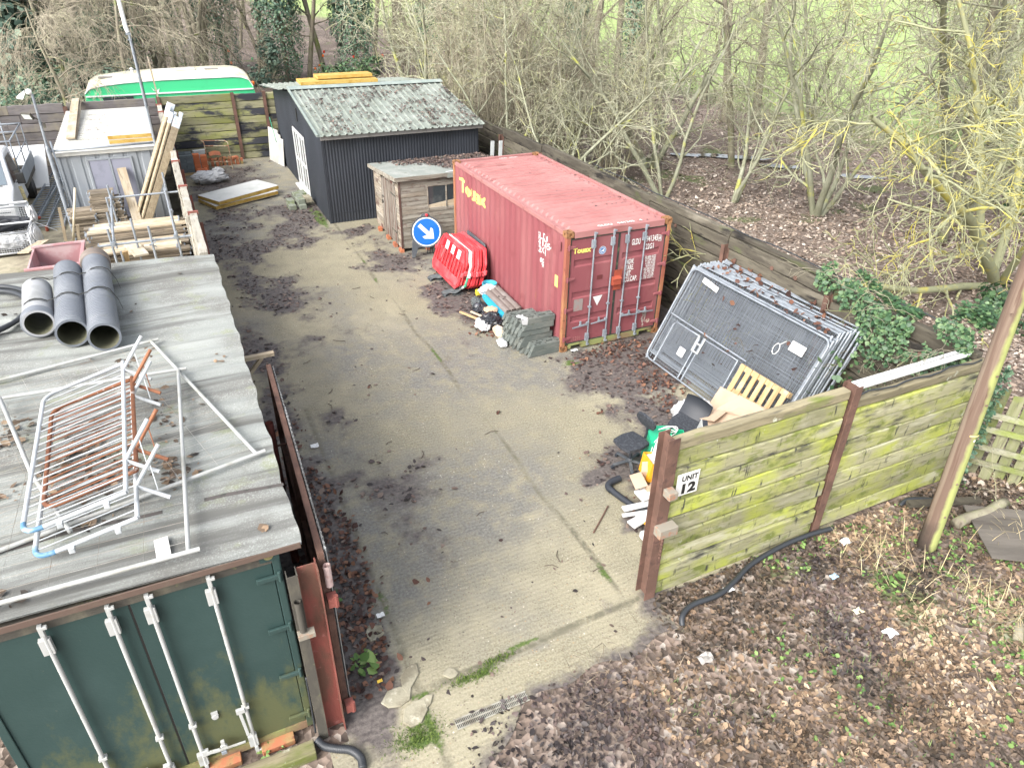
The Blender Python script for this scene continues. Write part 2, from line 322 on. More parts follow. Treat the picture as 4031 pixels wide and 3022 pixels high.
m_twigp = mk('pale_green_twigs', (.39, .39, .285), [((.39, .41, .20), .8, .48, .64), ((.17, .15, .11), 1.6, .52, .64)], rough=.9, objrnd=.3)
m_twigb = mk('brown_grey_twigs', (.34, .305, .235), [((.35, .345, .23), .8, .5, .66)], rough=.9, objrnd=.15)
# ================================================================ GROUND
def gz(x, y):      # outer ground height: flat round the yard, slightly humped in the wood
    x = np.asarray(x, float); y = np.asarray(y, float)
    d = np.clip((x-3.6)/6, 0, 1)+np.clip((y-20)/10, 0, 1)
    h = (fbm(x, y, .12, 3)-.5)*.9*np.clip(d, 0, 1)
    f = np.clip((-6.25-y)/.6, 0, 1)*np.clip((x+1.8)/1.5, 0, 1)
    w = .10*np.clip((x-1)/2.5, 0, 1)*np.clip((-5.9-y)/.3, 0, 1)
    return -.012+h+f*(.03+.05*fbm(x, y, .9, 3))+w
def axis(a, b, fine0, fine1, st, k):
    c = list(np.arange(fine0, fine1+1e-6, st)); s = st; t = fine0; lo = []
    while t > a: s *= k; t -= s; lo.append(t)
    s = st; t = fine1; hi = []
    while t < b: s *= k; t += s; hi.append(t)
    return np.array(lo[::-1]+c+hi)
X = axis(-300, 500, -12, 18, .3, 1.18); Y = axis(-120, 600, -13, 26, .3, 1.18)
gx, gy = np.meshgrid(X, Y); gzv = gz(gx, gy)
V = np.stack([gx, gy, gzv], -1).reshape(-1, 3); w = len(X)
i, j = np.meshgrid(np.arange(len(X)-1), np.arange(len(Y)-1)); q = (j*w+i).ravel()
def ground_mat():
    m = bpy.data.materials.new('woodland_floor'); m.use_nodes = True; N = m.node_tree.nodes; L = m.node_tree.links
    b = N['Principled BSDF']; b.inputs['Roughness'].default_value = .85; b.inputs['Specular IOR Level'].default_value = .25
    g = N.new('ShaderNodeNewGeometry'); pos = g.outputs['Position']
    def vor(sc):
        v = N.new('ShaderNodeTexVoronoi'); v.inputs['Scale'].default_value = sc; v.inputs['Randomness'].default_value = 1; L.new(wp, v.inputs['Vector']); return v
    def noise(sc, det=5, vec=None):
        n = N.new('ShaderNodeTexNoise'); n.inputs['Scale'].default_value = sc; n.inputs['Detail'].default_value = det; L.new(vec or pos, n.inputs['Vector']); return n
    def mr(x, a, c, d=0, e=1):
        n = N.new('ShaderNodeMapRange'); n.inputs[1].default_value = a; n.inputs[2].default_value = c; n.inputs[3].default_value = d; n.inputs[4].default_value = e; L.new(x, n.inputs[0]); return n.outputs[0]
    def mix(f, a, c):
        n = N.new('ShaderNodeMix'); n.data_type = 'RGBA'
        L.new(f, n.inputs[0])
        for s, k in ((a, 6), (c, 7)):
            if isinstance(s, tuple): n.inputs[k].default_value = rgb(s)
            else: L.new(s, n.inputs[k])
        return n.outputs[2]
    wn = noise(3, 3); add = N.new('ShaderNodeVectorMath'); add.operation = 'MULTIPLY_ADD'; add.inputs[1].default_value = (.12, .12, .12); L.new(wn.outputs['Color'], add.inputs[0]); L.new(pos, add.inputs[2]); wp = add.outputs[0]
    v1 = vor(13); sp = N.new('ShaderNodeSeparateColor'); L.new(v1.outputs['Color'], sp.inputs[0])
    cr = N.new('ShaderNodeValToRGB'); e = cr.color_ramp.elements
    cols = [(.06, .048, .04), (.11, .085, .07), (.165, .125, .10), (.22, .17, .14), (.28, .225, .19), (.37, .33, .29)]
    while len(e) < 6: e.new(.5)
    for k, c in enumerate(cols): e[k].position = k/5; e[k].color = rgb(c)
    L.new(sp.outputs[0], cr.inputs[0]); col = cr.outputs[0]
    col = mix(mr(noise(.35).outputs['Fac'], .45, .62), col, mix(mr(noise(30).outputs['Fac'], .4, .6), (.10, .078, .066), (.19, .15, .125)))
    col = mix(mr(noise(.5, 6).outputs['Fac'], .58, .66, 0, .7), col, mix(mr(noise(40).outputs['Fac'], .4, .6), (.06, .10, .03), (.13, .17, .06)))
    # pasture beyond the wood
    dp = N.new('ShaderNodeVectorMath'); dp.operation = 'DOT_PRODUCT'; dp.inputs[1].default_value = (.99, .12, 0); L.new(pos, dp.inputs[0])
    ad = N.new('ShaderNodeMath'); ad.operation = 'MULTIPLY_ADD'; ad.inputs[1].default_value = 8; L.new(noise(.15).outputs['Fac'], ad.inputs[0]); L.new(dp.outputs['Value'], ad.inputs[2])
    grass = mix(mr(noise(.6, 8).outputs['Fac'], .35, .65), (.22, .30, .10), (.31, .38, .16))
    grass = mix(mr(noise(14, 4).outputs['Fac'], .35, .7), grass, (.27, .36, .13))
    col = mix(mr(ad.outputs[0], 28.5, 33), col, grass)
    L.new(col, b.inputs['Base Color'])
    bp = N.new('ShaderNodeBump'); bp.inputs['Strength'].default_value = .9; bp.inputs['Distance'].default_value = .03
    L.new(v1.outputs['Distance'], bp.inputs['Height']); L.new(bp.outputs[0], b.inputs['Normal'])
    return m
go = arrmesh('ground', V, np.stack([q, q+1, q+w+1, q+w], -1), ground_mat(), smooth=True); tag(go, kind='structure')
# ---------------------------------------------------------------- concrete yard with its own stains
MUD = [(-3.3, 11.2, 1.3, 3.0, .85), (-4.8, 15.6, 1.6, 3.0, .95), (-4.3, 13.2, 1.6, 1.4, .45), (-5.4, 9.0, 1.3, 5.5, .75), (-5.75, 1, .55, 5, .8), (-5.8, -4, .5, 3.2, 1.5),
       (-1.6, 7.2, .9, 2.6, .85), (-.9, 3.4, 1.0, 1.8, .95), (-1.7, 1.0, .5, .7, .6), (1.1, -1.2, 1.5, 1.2, 1.3), (.9, -2.9, 1.3, 1.2, 1.1), (-.7, -3.7, .55, .7, .8),
       (-.9, -5.3, .75, .8, .8), (-4.7, 5.0, 1.0, 3.4, .6), (-4.6, -2.5, .6, 2.2, .5), (.2, -.25, .9, .35, .8), (-4.9, -.8, .4, .9, .55), (3, 2, 1.6, 8, 1.4), (-1.5, -3.9, .7, .3, .45), (-2.0, -6.2, .35, .35, .5), (-2.6, 18.5, .8, .8, .5), (-3.9, 8.6, 1.0, 1.2, .4), (-2.1, 9.0, 1.2, .7, .8)]
def mudmask(x, y):
    m = np.zeros_like(x)
    for cx, cy, rx, ry, s in MUD: m = np.maximum(m, s*np.exp(-(((x-cx)/rx)**2+((y-cy)/ry)**2)))
    n = fbm(x, y, .8, 5); n2 = fbm(x+40, y*1.0, 2.6, 4)
    return np.clip((m+(n-.5)*1.25+(n2-.5)*.75-.33)*2.2, 0, 1)
YX = np.arange(-6.32, 3.42, .07); YY = np.arange(-8.0, 19.25, .07)
yx, yy = np.meshgrid(YX, YY)
mud = mudmask(yx, yy)
front = -6.98+.05*np.sin(yx*3)+.05*np.sin(yx*7.3)+np.clip(yx+3.8, 0, 2)*.10-np.clip((-4.3-yx)*.8, 0, .9)
rgt = -2.0+.08*np.sin(yy*5)+.05*np.sin(yy*13)
edge = (yy > front) & ((yx < rgt) | (yy > -6.3)) & ((yx > -6.05) | (yy > -6.1) | (yy < -6.6))
yy = np.maximum(yy, front); yx = np.where(yy < -6.3, np.minimum(yx, np.maximum(rgt, YX[0])), yx)
wet = np.clip((fbm(yx+7, yy, .28, 4)-.44)*5, 0, 1)
wet = np.maximum(wet, np.clip(1-np.abs(yx+3.9-.25*np.sin(yy*.5))/.9, 0, 1)*.7*np.clip((fbm(yx, yy, .5)-.35)*4, 0, 1)*(yy > -6.4))
joint = np.exp(-((yx+2.42-.03*np.sin(yy*2.1))/.05)**2)*(fbm(yx*1.0, yy, .9)*1.2)
joint = np.maximum(joint, np.exp(-((yy+6.38-(yx+5.4)*.05)/.05)**2)*(yx > -5.4)*.9)
joint = np.maximum(joint, np.exp(-((yx+5.25)/.06)**2)*(yy < 0)*.6)
joint = np.maximum(joint, np.exp(-((yy-1.35)/.05)**2)*.5*fbm(yx, yy, 1.3))
joint = np.maximum(joint, np.exp(-((yy-7.1)/.05)**2)*.5*fbm(yx, yy, 1.3))
moss = np.clip((fbm(yx+3, yy+5, 1.3, 4)-.62)*8, 0, 1)*np.clip(joint*2, 0, 1)
for cx, cy, rx, ry in ((-4.6, -6.42, .30, .07), (-4.25, -6.33, .2, .06), (-5.45, -6.85, .30, .18), (-2.42, -5.7, .06, .3), (-3.9, -6.25, .25, .06), (.05, -.45, .35, .13), (-2.7, 11, .2, 1.6)):
    moss = np.maximum(moss, 1.1*np.exp(-(((yx-cx)/rx)**2+((yy-cy)/ry)**2)**2)*np.clip((fbm(yx, yy, 5)-.25)*4, 0, 1))
mud = np.maximum(mud, np.clip(1.15-(yy-front)/.22, 0, 1)*fbm(yx, yy, 2.1)*1.5); mud = np.maximum(mud, np.where(yy < -6.25, np.clip(1.1-(rgt-yx)/.35, 0, 1)*fbm(yx, yy, 2.1)*1.5, 0))
lum = fbm(yx+90, yy, .45, 5)
V = np.stack([yx, yy, .0-.003*joint+0*yx], -1).reshape(-1, 3); w = len(YX)
i, j = np.meshgrid(np.arange(len(YX)-1), np.arange(len(YY)-1)); q = (j*w+i).ravel()
keep = (edge[:-1, :-1] | edge[1:, 1:] | edge[1:, :-1] | edge[:-1, 1:]).ravel()
F = np.stack([q, q+1, q+w+1, q+w], -1)[keep]
def yard_mat():
    m = bpy.data.materials.new('gravelly_concrete'); m.use_nodes = True; N = m.node_tree.nodes; L = m.node_tree.links
    b = N['Principled BSDF']; b.inputs['Specular IOR Level'].default_value = .4
    g = N.new('ShaderNodeNewGeometry'); pos = g.outputs['Position']
    def att(n):
        a = N.new('ShaderNodeAttribute'); a.attribute_name = n; return a.outputs['Fac']
    def noise(sc, det=6, st=None, rough=.6):
        n = N.new('ShaderNodeTexNoise'); n.inputs['Scale'].default_value = sc; n.inputs['Detail'].default_value = det; n.inputs['Roughness'].default_value = rough
        if st:
            v = N.new('ShaderNodeVectorMath'); v.operation = 'MULTIPLY'; v.inputs[1].default_value = st; L.new(pos, v.inputs[0]); L.new(v.outputs[0], n.inputs['Vector'])
        else: L.new(pos, n.inputs['Vector'])
        return n.outputs['Fac']
    def mr(x, a, c, d=0, e=1):
        n = N.new('ShaderNodeMapRange'); n.inputs[1].default_value = a; n.inputs[2].default_value = c; n.inputs[3].default_value = d; n.inputs[4].default_value = e; L.new(x, n.inputs[0]); return n.outputs[0]
    def mix(f, a, c):
        n = N.new('ShaderNodeMix'); n.data_type = 'RGBA'; L.new(f, n.inputs[0])
        for s, k in ((a, 6), (c, 7)):
            if isinstance(s, tuple): n.inputs[k].default_value = rgb(s)
            else: L.new(s, n.inputs[k])
        return n.outputs[2]
    def op(o, a, c):
        n = N.new('ShaderNodeMath'); n.operation = o
        for s, k in ((a, 0), (c, 1)):
            if isinstance(s, (int, float)): n.inputs[k].default_value = s
            else: L.new(s, n.inputs[k])
        return n.outputs[0]
    base = mix(mr(att('lum'), .35, .65), (.215, .195, .13), (.295, .268, .185))
    base = mix(mr(noise(2.2, 8), .42, .62, 0, .6), base, (.165, .152, .105))
    base = mix(mr(noise(38, 3), .42, .62, 0, .55), base, (.36, .335, .255))
    wetf = op('MULTIPLY', att('wet'), mr(noise(3, 7), .3, .55))
    base = mix(wetf, base, mix(mr(noise(26, 4), .4, .6), (.14, .135, .118), (.21, .203, .178)))
    # exposed pebbles
    v = N.new('ShaderNodeTexVoronoi'); v.inputs['Scale'].default_value = 26; L.new(pos, v.inputs['Vector'])
    sp = N.new('ShaderNodeSeparateColor'); L.new(v.outputs['Color'], sp.inputs[0])
    peb = op('MULTIPLY', mr(sp.outputs[0], .80, .84), mr(v.outputs['Distance'], .30, .24))
    pc = mix(mr(sp.outputs[1], .3, .8), (.30, .22, .13), (.50, .47, .41))
    base = mix(op('MULTIPLY', peb, mr(noise(.9, 4), .38, .58)), base, pc)
    dk = op('MULTIPLY', mr(sp.outputs[2], .86, .9), mr(v.outputs['Distance'], .30, .24))
    base = mix(op('MULTIPLY', dk, .7), base, (.14, .12, .09))
    base = mix(op('MULTIPLY', mr(att('joint'), .22, .6), mr(noise(9), .3, .55)), base, (.13, .12, .085))
    mudc = mix(mr(noise(16, 7), .38, .62), (.072, .062, .059), (.14, .122, .112))
    mudf = mr(op('ADD', att('mud'), op('MULTIPLY', op('SUBTRACT', noise(7, 8), .5), 1.3)), .22, .80)
    base = mix(mudf, base, mudc)
    base = mix(mr(op('ADD', att('moss'), op('MULTIPLY', op('SUBTRACT', noise(18, 5), .5), 1.2)), .55, .9), base, mix(mr(noise(50), .4, .6), (.05, .085, .02), (.10, .14, .035)))
    L.new(base, b.inputs['Base Color'])
    L.new(mr(op('MAXIMUM', wetf, op('MULTIPLY', mudf, .8)), 0, 1, .85, .55), b.inputs['Roughness'])
    bp = N.new('ShaderNodeBump'); bp.inputs['Strength'].default_value = .6; bp.inputs['Distance'].default_value = .012
    tamp = N.new('ShaderNodeTexWave'); tamp.wave_type = 'BANDS'; tamp.bands_direction = 'Y'; tamp.inputs['Scale'].default_value = 4.2; tamp.inputs['Distortion'].default_value = 5; tamp.inputs['Detail'].default_value = 3; L.new(pos, tamp.inputs['Vector'])
    h = op('ADD', op('MULTIPLY', tamp.outputs['Fac'], .35), op('ADD', op('MULTIPLY', noise(60, 4), .7), op('MULTIPLY', mudf, .9)))
    L.new(h, bp.inputs['Height']); L.new(bp.outputs[0], b.inputs['Normal'])
    return m
yo = arrmesh('concrete_yard', V, F, yard_mat(), smooth=True); tag(yo, kind='structure')
for nm, a in (('mud', mud), ('wet', wet), ('joint', joint), ('moss', moss), ('lum', lum)):
    at = yo.data.attributes.new(nm, 'FLOAT', 'POINT'); at.data.foreach_set('value', a.ravel().astype(np.float32))
# muddy gravel floor of the next yard
m_gravel = mk('gravel_mud', (.26, .235, .17), [((.33, .30, .22), 3, .45, .6), ((.14, .115, .09), 1.1, .5, .64), ((.42, .39, .32), 30, .62, .7), ((.12, .13, .05), 2.3, .6, .7)], rough=.9, bump=(.8, 30), pos=True)
b = MB(); b.add([(-16, 1.0, .004), (-6.45, 1.0, .004), (-6.45, 19, .004), (-16, 19, .004)], [(0, 1, 2, 3)]); tag(b.build('gravel_floor', m_gravel), kind='structure')
# ---------------------------------------------------------------- loose leaves as real leaf shapes
def leaves(name, P, size, mat, seed=0, tilt=.5, rlo=0., rhi=1., lift=.012, wide=.36, kind='stuff', parent=None, normal=None, rpow=1.0, rarr=None):
    rs = np.random.RandomState(seed); n = len(P)
    P = np.asarray(P, float); s = size*(.4+1.3*rs.rand(n)**1.6); a = rs.rand(n)*2*PI
    d = np.stack([np.cos(a), np.sin(a), (rs.rand(n)-.5)*tilt*2], -1)
    if normal is not None:
        d -= normal*np.sum(d*normal, -1, keepdims=True); nn = normal+(rs.rand(n, 3)-.5)*tilt
    else: nn = np.stack([(rs.rand(n)-.5)*tilt*1.6, (rs.rand(n)-.5)*tilt*1.6, np.ones(n)], -1)
    d /= np.linalg.norm(d, axis=1)[:, None]; sd = np.cross(nn, d); sd /= np.linalg.norm(sd, axis=1)[:, None]; up = np.cross(d, sd)
    c = (.05+.35*rs.rand(n))*np.where(rs.rand(n) < .3, -1, 1); wd_ = wide*(.7+.6*rs.rand(n)); bend = (rs.rand(n)-.3)*.35
    P = P+np.array([0, 0, 1.])*(lift*rs.rand(n))[:, None] if normal is None else P+normal*(lift*rs.rand(n))[:, None]
    def pt(u, v, h): return P+d*(u*s)[:, None]+sd*(v*s*wd_)[:, None]+up*(h*s)[:, None]
    one = np.ones(n)
    V = np.stack([pt(-.5*one, 0*one, 0*one), pt(-.15*one, .9*one, c*.35), pt(.2*one, .75*one, c*.35+bend*.5), pt(.55*one, 0*one, bend), pt(.2*one, -.75*one, c*.35+bend*.5), pt(-.15*one, -.9*one, c*.35)], 1).reshape(-1, 3)
    k = np.arange(n)*6
    F = np.concatenate([np.stack([k, k+1, k+2, k+3], -1), np.stack([k, k+3, k+4, k+5], -1)])
    r = np.clip(rlo+(rhi-rlo)*rs.rand(n)**rpow, 0, 1)
    if rarr is not None: r = np.clip(r*.65+rarr, 0, 1)
    o = arrmesh(name, V, F, mat, np.concatenate([r, r]), parent=parent)
    if kind: o['kind'] = kind
    return o
def scatter(n, x0, x1, y0, y1, dens, seed):
    rs = np.random.RandomState(seed); x = x0+(x1-x0)*rs.rand(n); y = y0+(y1-y0)*rs.rand(n); k = rs.rand(n) < dens(x, y)
    return x[k], y[k]
inyard = lambda x, y: (x > -6.15) & (x < 3.3) & (y > -6.1) & (y < 19)
free = lambda x, y: ~(((x > 0.02) & (x < 2.42) & (y > 0.05) & (y < 6.0)) | ((x > -1.2) & (x < 2.2) & (y > 6.9) & (y < 9.4)) | ((x > -2.5) & (y > 10.05)))
x, y = scatter(90000, -6.15, 3.3, -6.15, 19, lambda x, y: np.where(inyard(x, y) & free(x, y), mudmask(x, y)**2*.30*np.clip(1.2-np.clip(y-4, 0, 20)/22, .3, 1), 0), 1)
leaves('wet_leaf_layer', np.stack([x, y, 0*x+.004], -1), .075, m_mush, 1, .35, rpow=1.2)
x, y = scatter(2600, -6.0, 3.2, -6.6, 18, lambda x, y: np.where(free(x, y), .04+.8*np.clip(fbm(x, y, .6)-.5, 0, 1)*2, 0), 2)
leaves('scattered_leaves', np.stack([x, y, 0*x+.004], -1), .055, m_mush, 2, .3, rpow=.8)
# drier russet drifts: beside the gate, by the container, under the fence panels
def drift(n, cx, cy, rx, ry, h, seed, size=.085, mat=None, name='leaf_drift'):
    rs = np.random.RandomState(seed); x = cx+rx*rs.randn(n)*.55; y = cy+ry*rs.randn(n)*.55
    k = ((x-cx)/rx)**2+((y-cy)/ry)**2
    z = .006+h*np.exp(-k*1.2)*rs.rand(n)
    return leaves(name, np.stack([x, y, z], -1), size, mat or m_rusl, seed, .6, lift=.02)
def driftmask(x, y):
    m = 0*x
    for cx, cy, rx, ry, s in ((-5.72, -4.3, .38, 2.2, 1.6), (-5.75, -1.2, .3, 1.5, .7), (1.25, -1.5, .45, 1.0, 1.3), (1.3, -.35, 1.2, .3, 1.2), (-.15, 2.6, .25, 1.8, 1.0), (-.95, 2.0, .45, .9, .8), (1.1, -2.8, .5, 1.0, .9), (-1.2, -4.6, .3, 1.2, .4), (-.7, 5, .5, 1.2, .5)):
        m = np.maximum(m, s*np.exp(-(((x-cx)/rx)**2+((y-cy)/ry)**2)))
    return np.clip((m+(fbm(x, y, 1.5)-.5)*1.0-.25)*1.5, 0, 1)
x, y = scatter(60000, -6.1, 2.6, -6.2, 7, lambda x, y: np.where(free(x, y), driftmask(x, y)*.55, 0), 3)
leaves('russet_leaf_drifts', np.stack([x, y, .006+.025*np.random.RandomState(1).rand(len(x))], -1), .068, m_rusl, 3, .9, rpow=1.1)
# litter in front of the fence
def outd(x, y):
    f = np.where(y < -6.3, np.clip((x+2.25+.5*(fbm(x, y, 2.5)-.5))*3, 0, 1), 0)
    b2 = np.clip((-6.78-.10*np.clip(x+3.8, -1, 1)-y+.35*(fbm(x, y, 2.2)-.5))*3, 0, 1)*np.clip((x+5.2)/1.6, 0, 1)
    return np.maximum(f, b2)
x, y = scatter(85000, -5.4, 5.2, -10.4, -6.3, lambda x, y: outd(x, y)*np.clip(-.35+1.9*(.6*fbm(x, y, .8)+.4*fbm(x+5, y, 3.1)), 0, 1)*.85, 4)
z = gz(x, y)+.004+.02*np.random.RandomState(9).rand(len(x))
dark = fbm(x+9, y, .55, 3)+np.clip((x+3.2)/9, -.2, .2)
k = dark+.25*(np.random.RandomState(12).rand(len(x))-.5) < .58
clr = (fbm(x+3, y+50, 1.2)-.40)*1.3
leaves('damp_leaf_litter', np.stack([x, y, z], -1)[k], .058, m_mush, 5, 1.0, rarr=clr[k], wide=.3)
leaves('dry_leaf_litter', np.stack([x, y, z], -1)[~k], .062, m_litter, 6, 1.1, rarr=clr[~k], wide=.3)
# wood floor, nearest strip
x, y = scatter(60000, 3.6, 16, -8, 13, lambda x, y: np.clip(1.2-np.hypot(x-4, y+4)/17, .05, 1)*.75, 7)
leaves('woodland_leaf_litter', np.stack([x, y, gz(x, y)+.01+.02*np.random.RandomState(2).rand(len(x))], -1), .085, m_woodl, 7, .6)
x, y = scatter(26000, 3.6, 30, -3, 45, lambda x, y: np.where(np.hypot(x-4, y+4) > 10, .75, .0), 17)
leaves('woodland_far_leaf_litter', np.stack([x, y, gz(x, y)+.02], -1), .13, m_woodl, 17, .6)
# weeds, straw, moss
x, y = scatter(4200, -1.9, 5, -10.3, -6.3, lambda x, y: np.clip((fbm(x+31, y+3, .9)-.47)*2.4+.05, 0, .6)*np.clip((x+2.2)/2, .1, 1), 8)
P = np.stack([x, y, gz(x, y)], -1); rs = np.random.RandomState(3)
P4 = np.repeat(P, 4, 0)+np.c_[(rs.rand(len(P)*4, 2)-.5)*.09, .015+.03*rs.rand(len(P)*4)]
leaves('low_weeds', P4, .036, m_weed, 8, .8, wide=.5)
def blades(name, P, L_, mat, seed, lean=1.0, w_=.004):
    rs = np.random.RandomState(seed); n = len(P); a = rs.rand(n)*2*PI; l = L_*(.5+rs.rand(n)); t = lean*(.4+.6*rs.rand(n))
    d = np.stack([np.cos(a)*np.sin(t), np.sin(a)*np.sin(t), np.cos(t)], -1); sd = np.stack([-np.sin(a), np.cos(a), 0*a], -1)*w_
    m1 = P+d*(l*.55)[:, None]; m2 = P+d*l[:, None]-np.array([0, 0, 1.])*(l*.18*t)[:, None]
    m2[:, 2] = np.maximum(m2[:, 2], P[:, 2]-.01); m1[:, 2] = np.maximum(m1[:, 2], P[:, 2])
    V = np.stack([P-sd, P+sd, m1+sd*.8, m1-sd*.8, m2+sd*.2, m2-sd*.2], 1).reshape(-1, 3); k = np.arange(n)*6
    F = np.concatenate([np.stack([k, k+1, k+2, k+3], -1), np.stack([k+3, k+2, k+4, k+5], -1)]); r = rs.rand(n)
    o = arrmesh(name, V, F, mat, np.concatenate([r, r])); o['kind'] = 'stuff'; return o
x, y = scatter(5200, .6, 4.8, -10.3, -6.6, lambda x, y: np.clip((fbm(x+5, y+8, .7)-.45)*6, .03, 1)*np.clip((x-.3)/1.5, 0, 1), 9)
blades('dry_grass_stalks', np.stack([x, y, gz(x, y)+.02], -1), .30, m_straw, 9, 1.5, .004)
m_twl = ramp_mat('litter_twig', [(.06, .045, .035), (.16, .125, .09), (.34, .28, .2)])
x, y = scatter(2600, -3.6, 5, -10.3, -6.5, lambda x, y: .2+.8*np.clip((fbm(x+15, y, 1.0)-.4)*3, 0, 1), 29)
blades('litter_twigs', np.stack([x, y, gz(x, y)+.025], -1), .13, m_twl, 29, 1.9, .003)
x, y = scatter(4000, -3.4, 4, -10.3, -7.4, lambda x, y: np.clip((fbm(x+55, y+8, 1.1)-.52)*6, 0, 1)*.7, 19)
blades('green_grass_tufts', np.stack([x, y, gz(x, y)], -1), .07, m_weed, 19, .8, .003)
for cx, cy, rx, ry, n, sd in ((-4.6, -6.42, .28, .06, 500, 1), (-4.25, -6.33, .18, .05, 260, 2), (-5.45, -6.85, .26, .15, 700, 3)):
    rs = np.random.RandomState(sd+60); x = cx+rx*rs.randn(n)*.6; y = cy+ry*rs.randn(n)*.6
    blades('moss_tuft', np.stack([x, y, 0*x+.002], -1), .03, m_mossg, sd, .9, .004)
def plant(name, label, x, y, r, n, mat, seed, h=.12, size=.06, cat='weed'):
    rs = np.random.RandomState(seed); th = rs.rand(n)*2*PI; rr = r*np.sqrt(rs.rand(n)); z = gz(np.array([x]), np.array([y]))[0] if not (-6.1 < x < 3.3 and y > -6.2) else 0
    o = leaves(name, np.stack([x+rr*np.cos(th), y+rr*np.sin(th), z+.02+h*rs.rand(n)*(1-rr/r*.6)], -1), size, mat, seed, .9, kind=None, wide=.4)
    return tag(o, label, cat)
plant('weed_clump', 'bright green weed sprouting by the foot of the open steel gate', -5.72, -5.75, .16, 26, m_weed, 1, .16, .10)
plant('weed_clump', 'small weed clump growing beside the middle of the leaf pile along the gate', -5.85, -4.6, .14, 24, m_weed, 2, .1, .07)
plant('weed_clump', 'weed growing along the bottom of the dark green container doors', -6.85, -6.42, .16, 24, m_weed, 3, .1, .07)
plant('leafy_weed_patch', 'largest round leafy green weed patch in the litter outside the mossy fence', .9, -7.35, .28, 90, m_weed, 4, .1, .055)
t = thing('thistle', 'feathery green thistle rosette lying flat among the brown leaves', 'thistle', (1.35, -8.35, .06))
b = MB()
for k in range(9):
    a = 2*PI*k/9+R.uniform(-.2, .2); L_ = R.uniform(.14, .24); d = Vector((math.cos(a), math.sin(a), .12)); sdv = Vector((-math.sin(a), math.cos(a), 0))
    for q in range(7):
        p = d*(L_*(q+.4)/7); wv = .035*(1-q/8)
        b.add([p-sdv*.006, p+sdv*wv+d*.02, p+d*.012, p-sdv*wv+d*.02], [(0, 1, 2), (0, 2, 3)])
b.build('leaves', m_weed, t)
# ================================================================ lettering
def text_mesh(body, size, sx=1.0, spacing=1.0, bold=0.0, align='LEFT'):
    cu = bpy.data.curves.new('lettering', 'FONT'); cu.body = body; cu.size = size; cu.space_character = spacing; cu.offset = bold; cu.align_x = align; cu.resolution_u = 3
    o = bpy.data.objects.new('lettering', cu); me = bpy.data.meshes.new_from_object(o)
    bpy.data.objects.remove(o); bpy.data.curves.remove(cu)
    for v in me.vertices: v.co.x *= sx
    return me
def text(body, size, o, xd, yd, mat, parent, sx=1.0, spacing=1.0, bold=0.0, align='LEFT', name='lettering', w=None):
    me = text_mesh(body, size, sx, spacing, bold, align)
    if w:
        k = w/(max(v.co.x for v in me.vertices)-min(v.co.x for v in me.vertices))
        for v in me.vertices: v.co.x *= k
    me.materials.append(mat)
    ob = bpy.data.objects.new(name, me); link(ob); ob.matrix_basis = basis(o, xd, yd); ob.parent = parent; return ob
# ================================================================ RED SHIPPING CONTAINER
CL, CW, CH = 6.058, 2.438, 2.591
PIT, DEP = .278, .036
def corr(s):                        # wall corrugation: 0 at the outer face, DEP inside
    t = (s % PIT)/PIT
    if t < .26: return 0.0
    if t < .50: return DEP*(t-.26)/.24
    if t < .76: return DEP
    return DEP*(1-(t-.76)/.24)
def corr_pts(a, b):
    pts = [a]; k = math.floor(a/PIT)
    while k*PIT < b+PIT:
        for f in (0, .26, .50, .76):
            s = (k+f)*PIT
            if a+1e-4 < s < b-1e-4: pts.append(s)
        k += 1
    return pts+[b]
rc = thing('shipping_container', 'red twenty foot shipping container with white lettering on its closed doors', 'shipping container')
def wall(name, fn, a, b, z0, z1, mat, parent):
    mb = MB(); p = corr_pts(a, b); vs = []; fs = []
    for s in p: vs += [fn(s, corr(s), z0), fn(s, corr(s), z1)]
    for i in range(len(p)-1): fs.append((2*i, 2*i+2, 2*i+3, 2*i+1))
    mb.add(vs, fs); n = len(mb.v); mb.f.reverse(); return mb.build(name, mat, parent)
wall('side_wall', lambda s, d, z: (.012+d, s, z), .1, CL-.1, .16, CH-.09, m_red, rc)
wall('side_wall', lambda s, d, z: (CW-.012-d, s, z), .1, CL-.1, .16, CH-.09, m_red, rc)
wall('end_wall', lambda s, d, z: (s, CL-.012-d, z), .1, CW-.1, .16, CH-.09, m_red, rc)
b = MB(); ys = []; fs = []; vs = []; n = 0; p = .222; y0 = .28
xs = [.07, .17, .24, CW-.24, CW-.17, CW-.07]
yl = [.09]
k = 0
while y0+k*p < CL-.35:
    yl += [y0+k*p, y0+k*p+.035, y0+k*p+.11, y0+k*p+.145]; k += 1
yl.append(CL-.09)
rr = []
for yi, y in enumerate(yl):
    up = (yi-1) % 4 in (1, 2) and 0 < yi < len(yl)-1
    for xi, x in enumerate(xs): vs.append((x, y, CH-.058+(.052 if (up and 2 <= xi <= 3) else 0)))
w = len(xs)
for j in range(len(yl)-1):
    for i in range(w-1): fs.append((j*w+i, j*w+i+1, (j+1)*w+i+1, (j+1)*w+i))
b.add(vs, fs); b.build('roof', m_redroof, rc)
b = MB(); b.box((.0, .178, CH-.10), (.06, CL-.178, CH-.012)); b.box((CW-.06, .178, CH-.10), (CW, CL-.178, CH-.012)); b.box((.178, .0, CH-.14), (CW-.178, .075, CH-.012)); b.box((.178, CL-.06, CH-.10), (CW-.178, CL, CH-.012)); b.build('top_rail', m_redroof, rc, bevel=.006)
b = MB(); b.box((.006, .178, .02), (.06, CL-.178, .17)); b.box((CW-.06, .178, .02), (CW-.006, CL-.178, .17)); b.box((.178, CL-.06, .02), (CW-.178, CL-.006, .17)); b.build('bottom_rail', m_red, rc, bevel=.005)
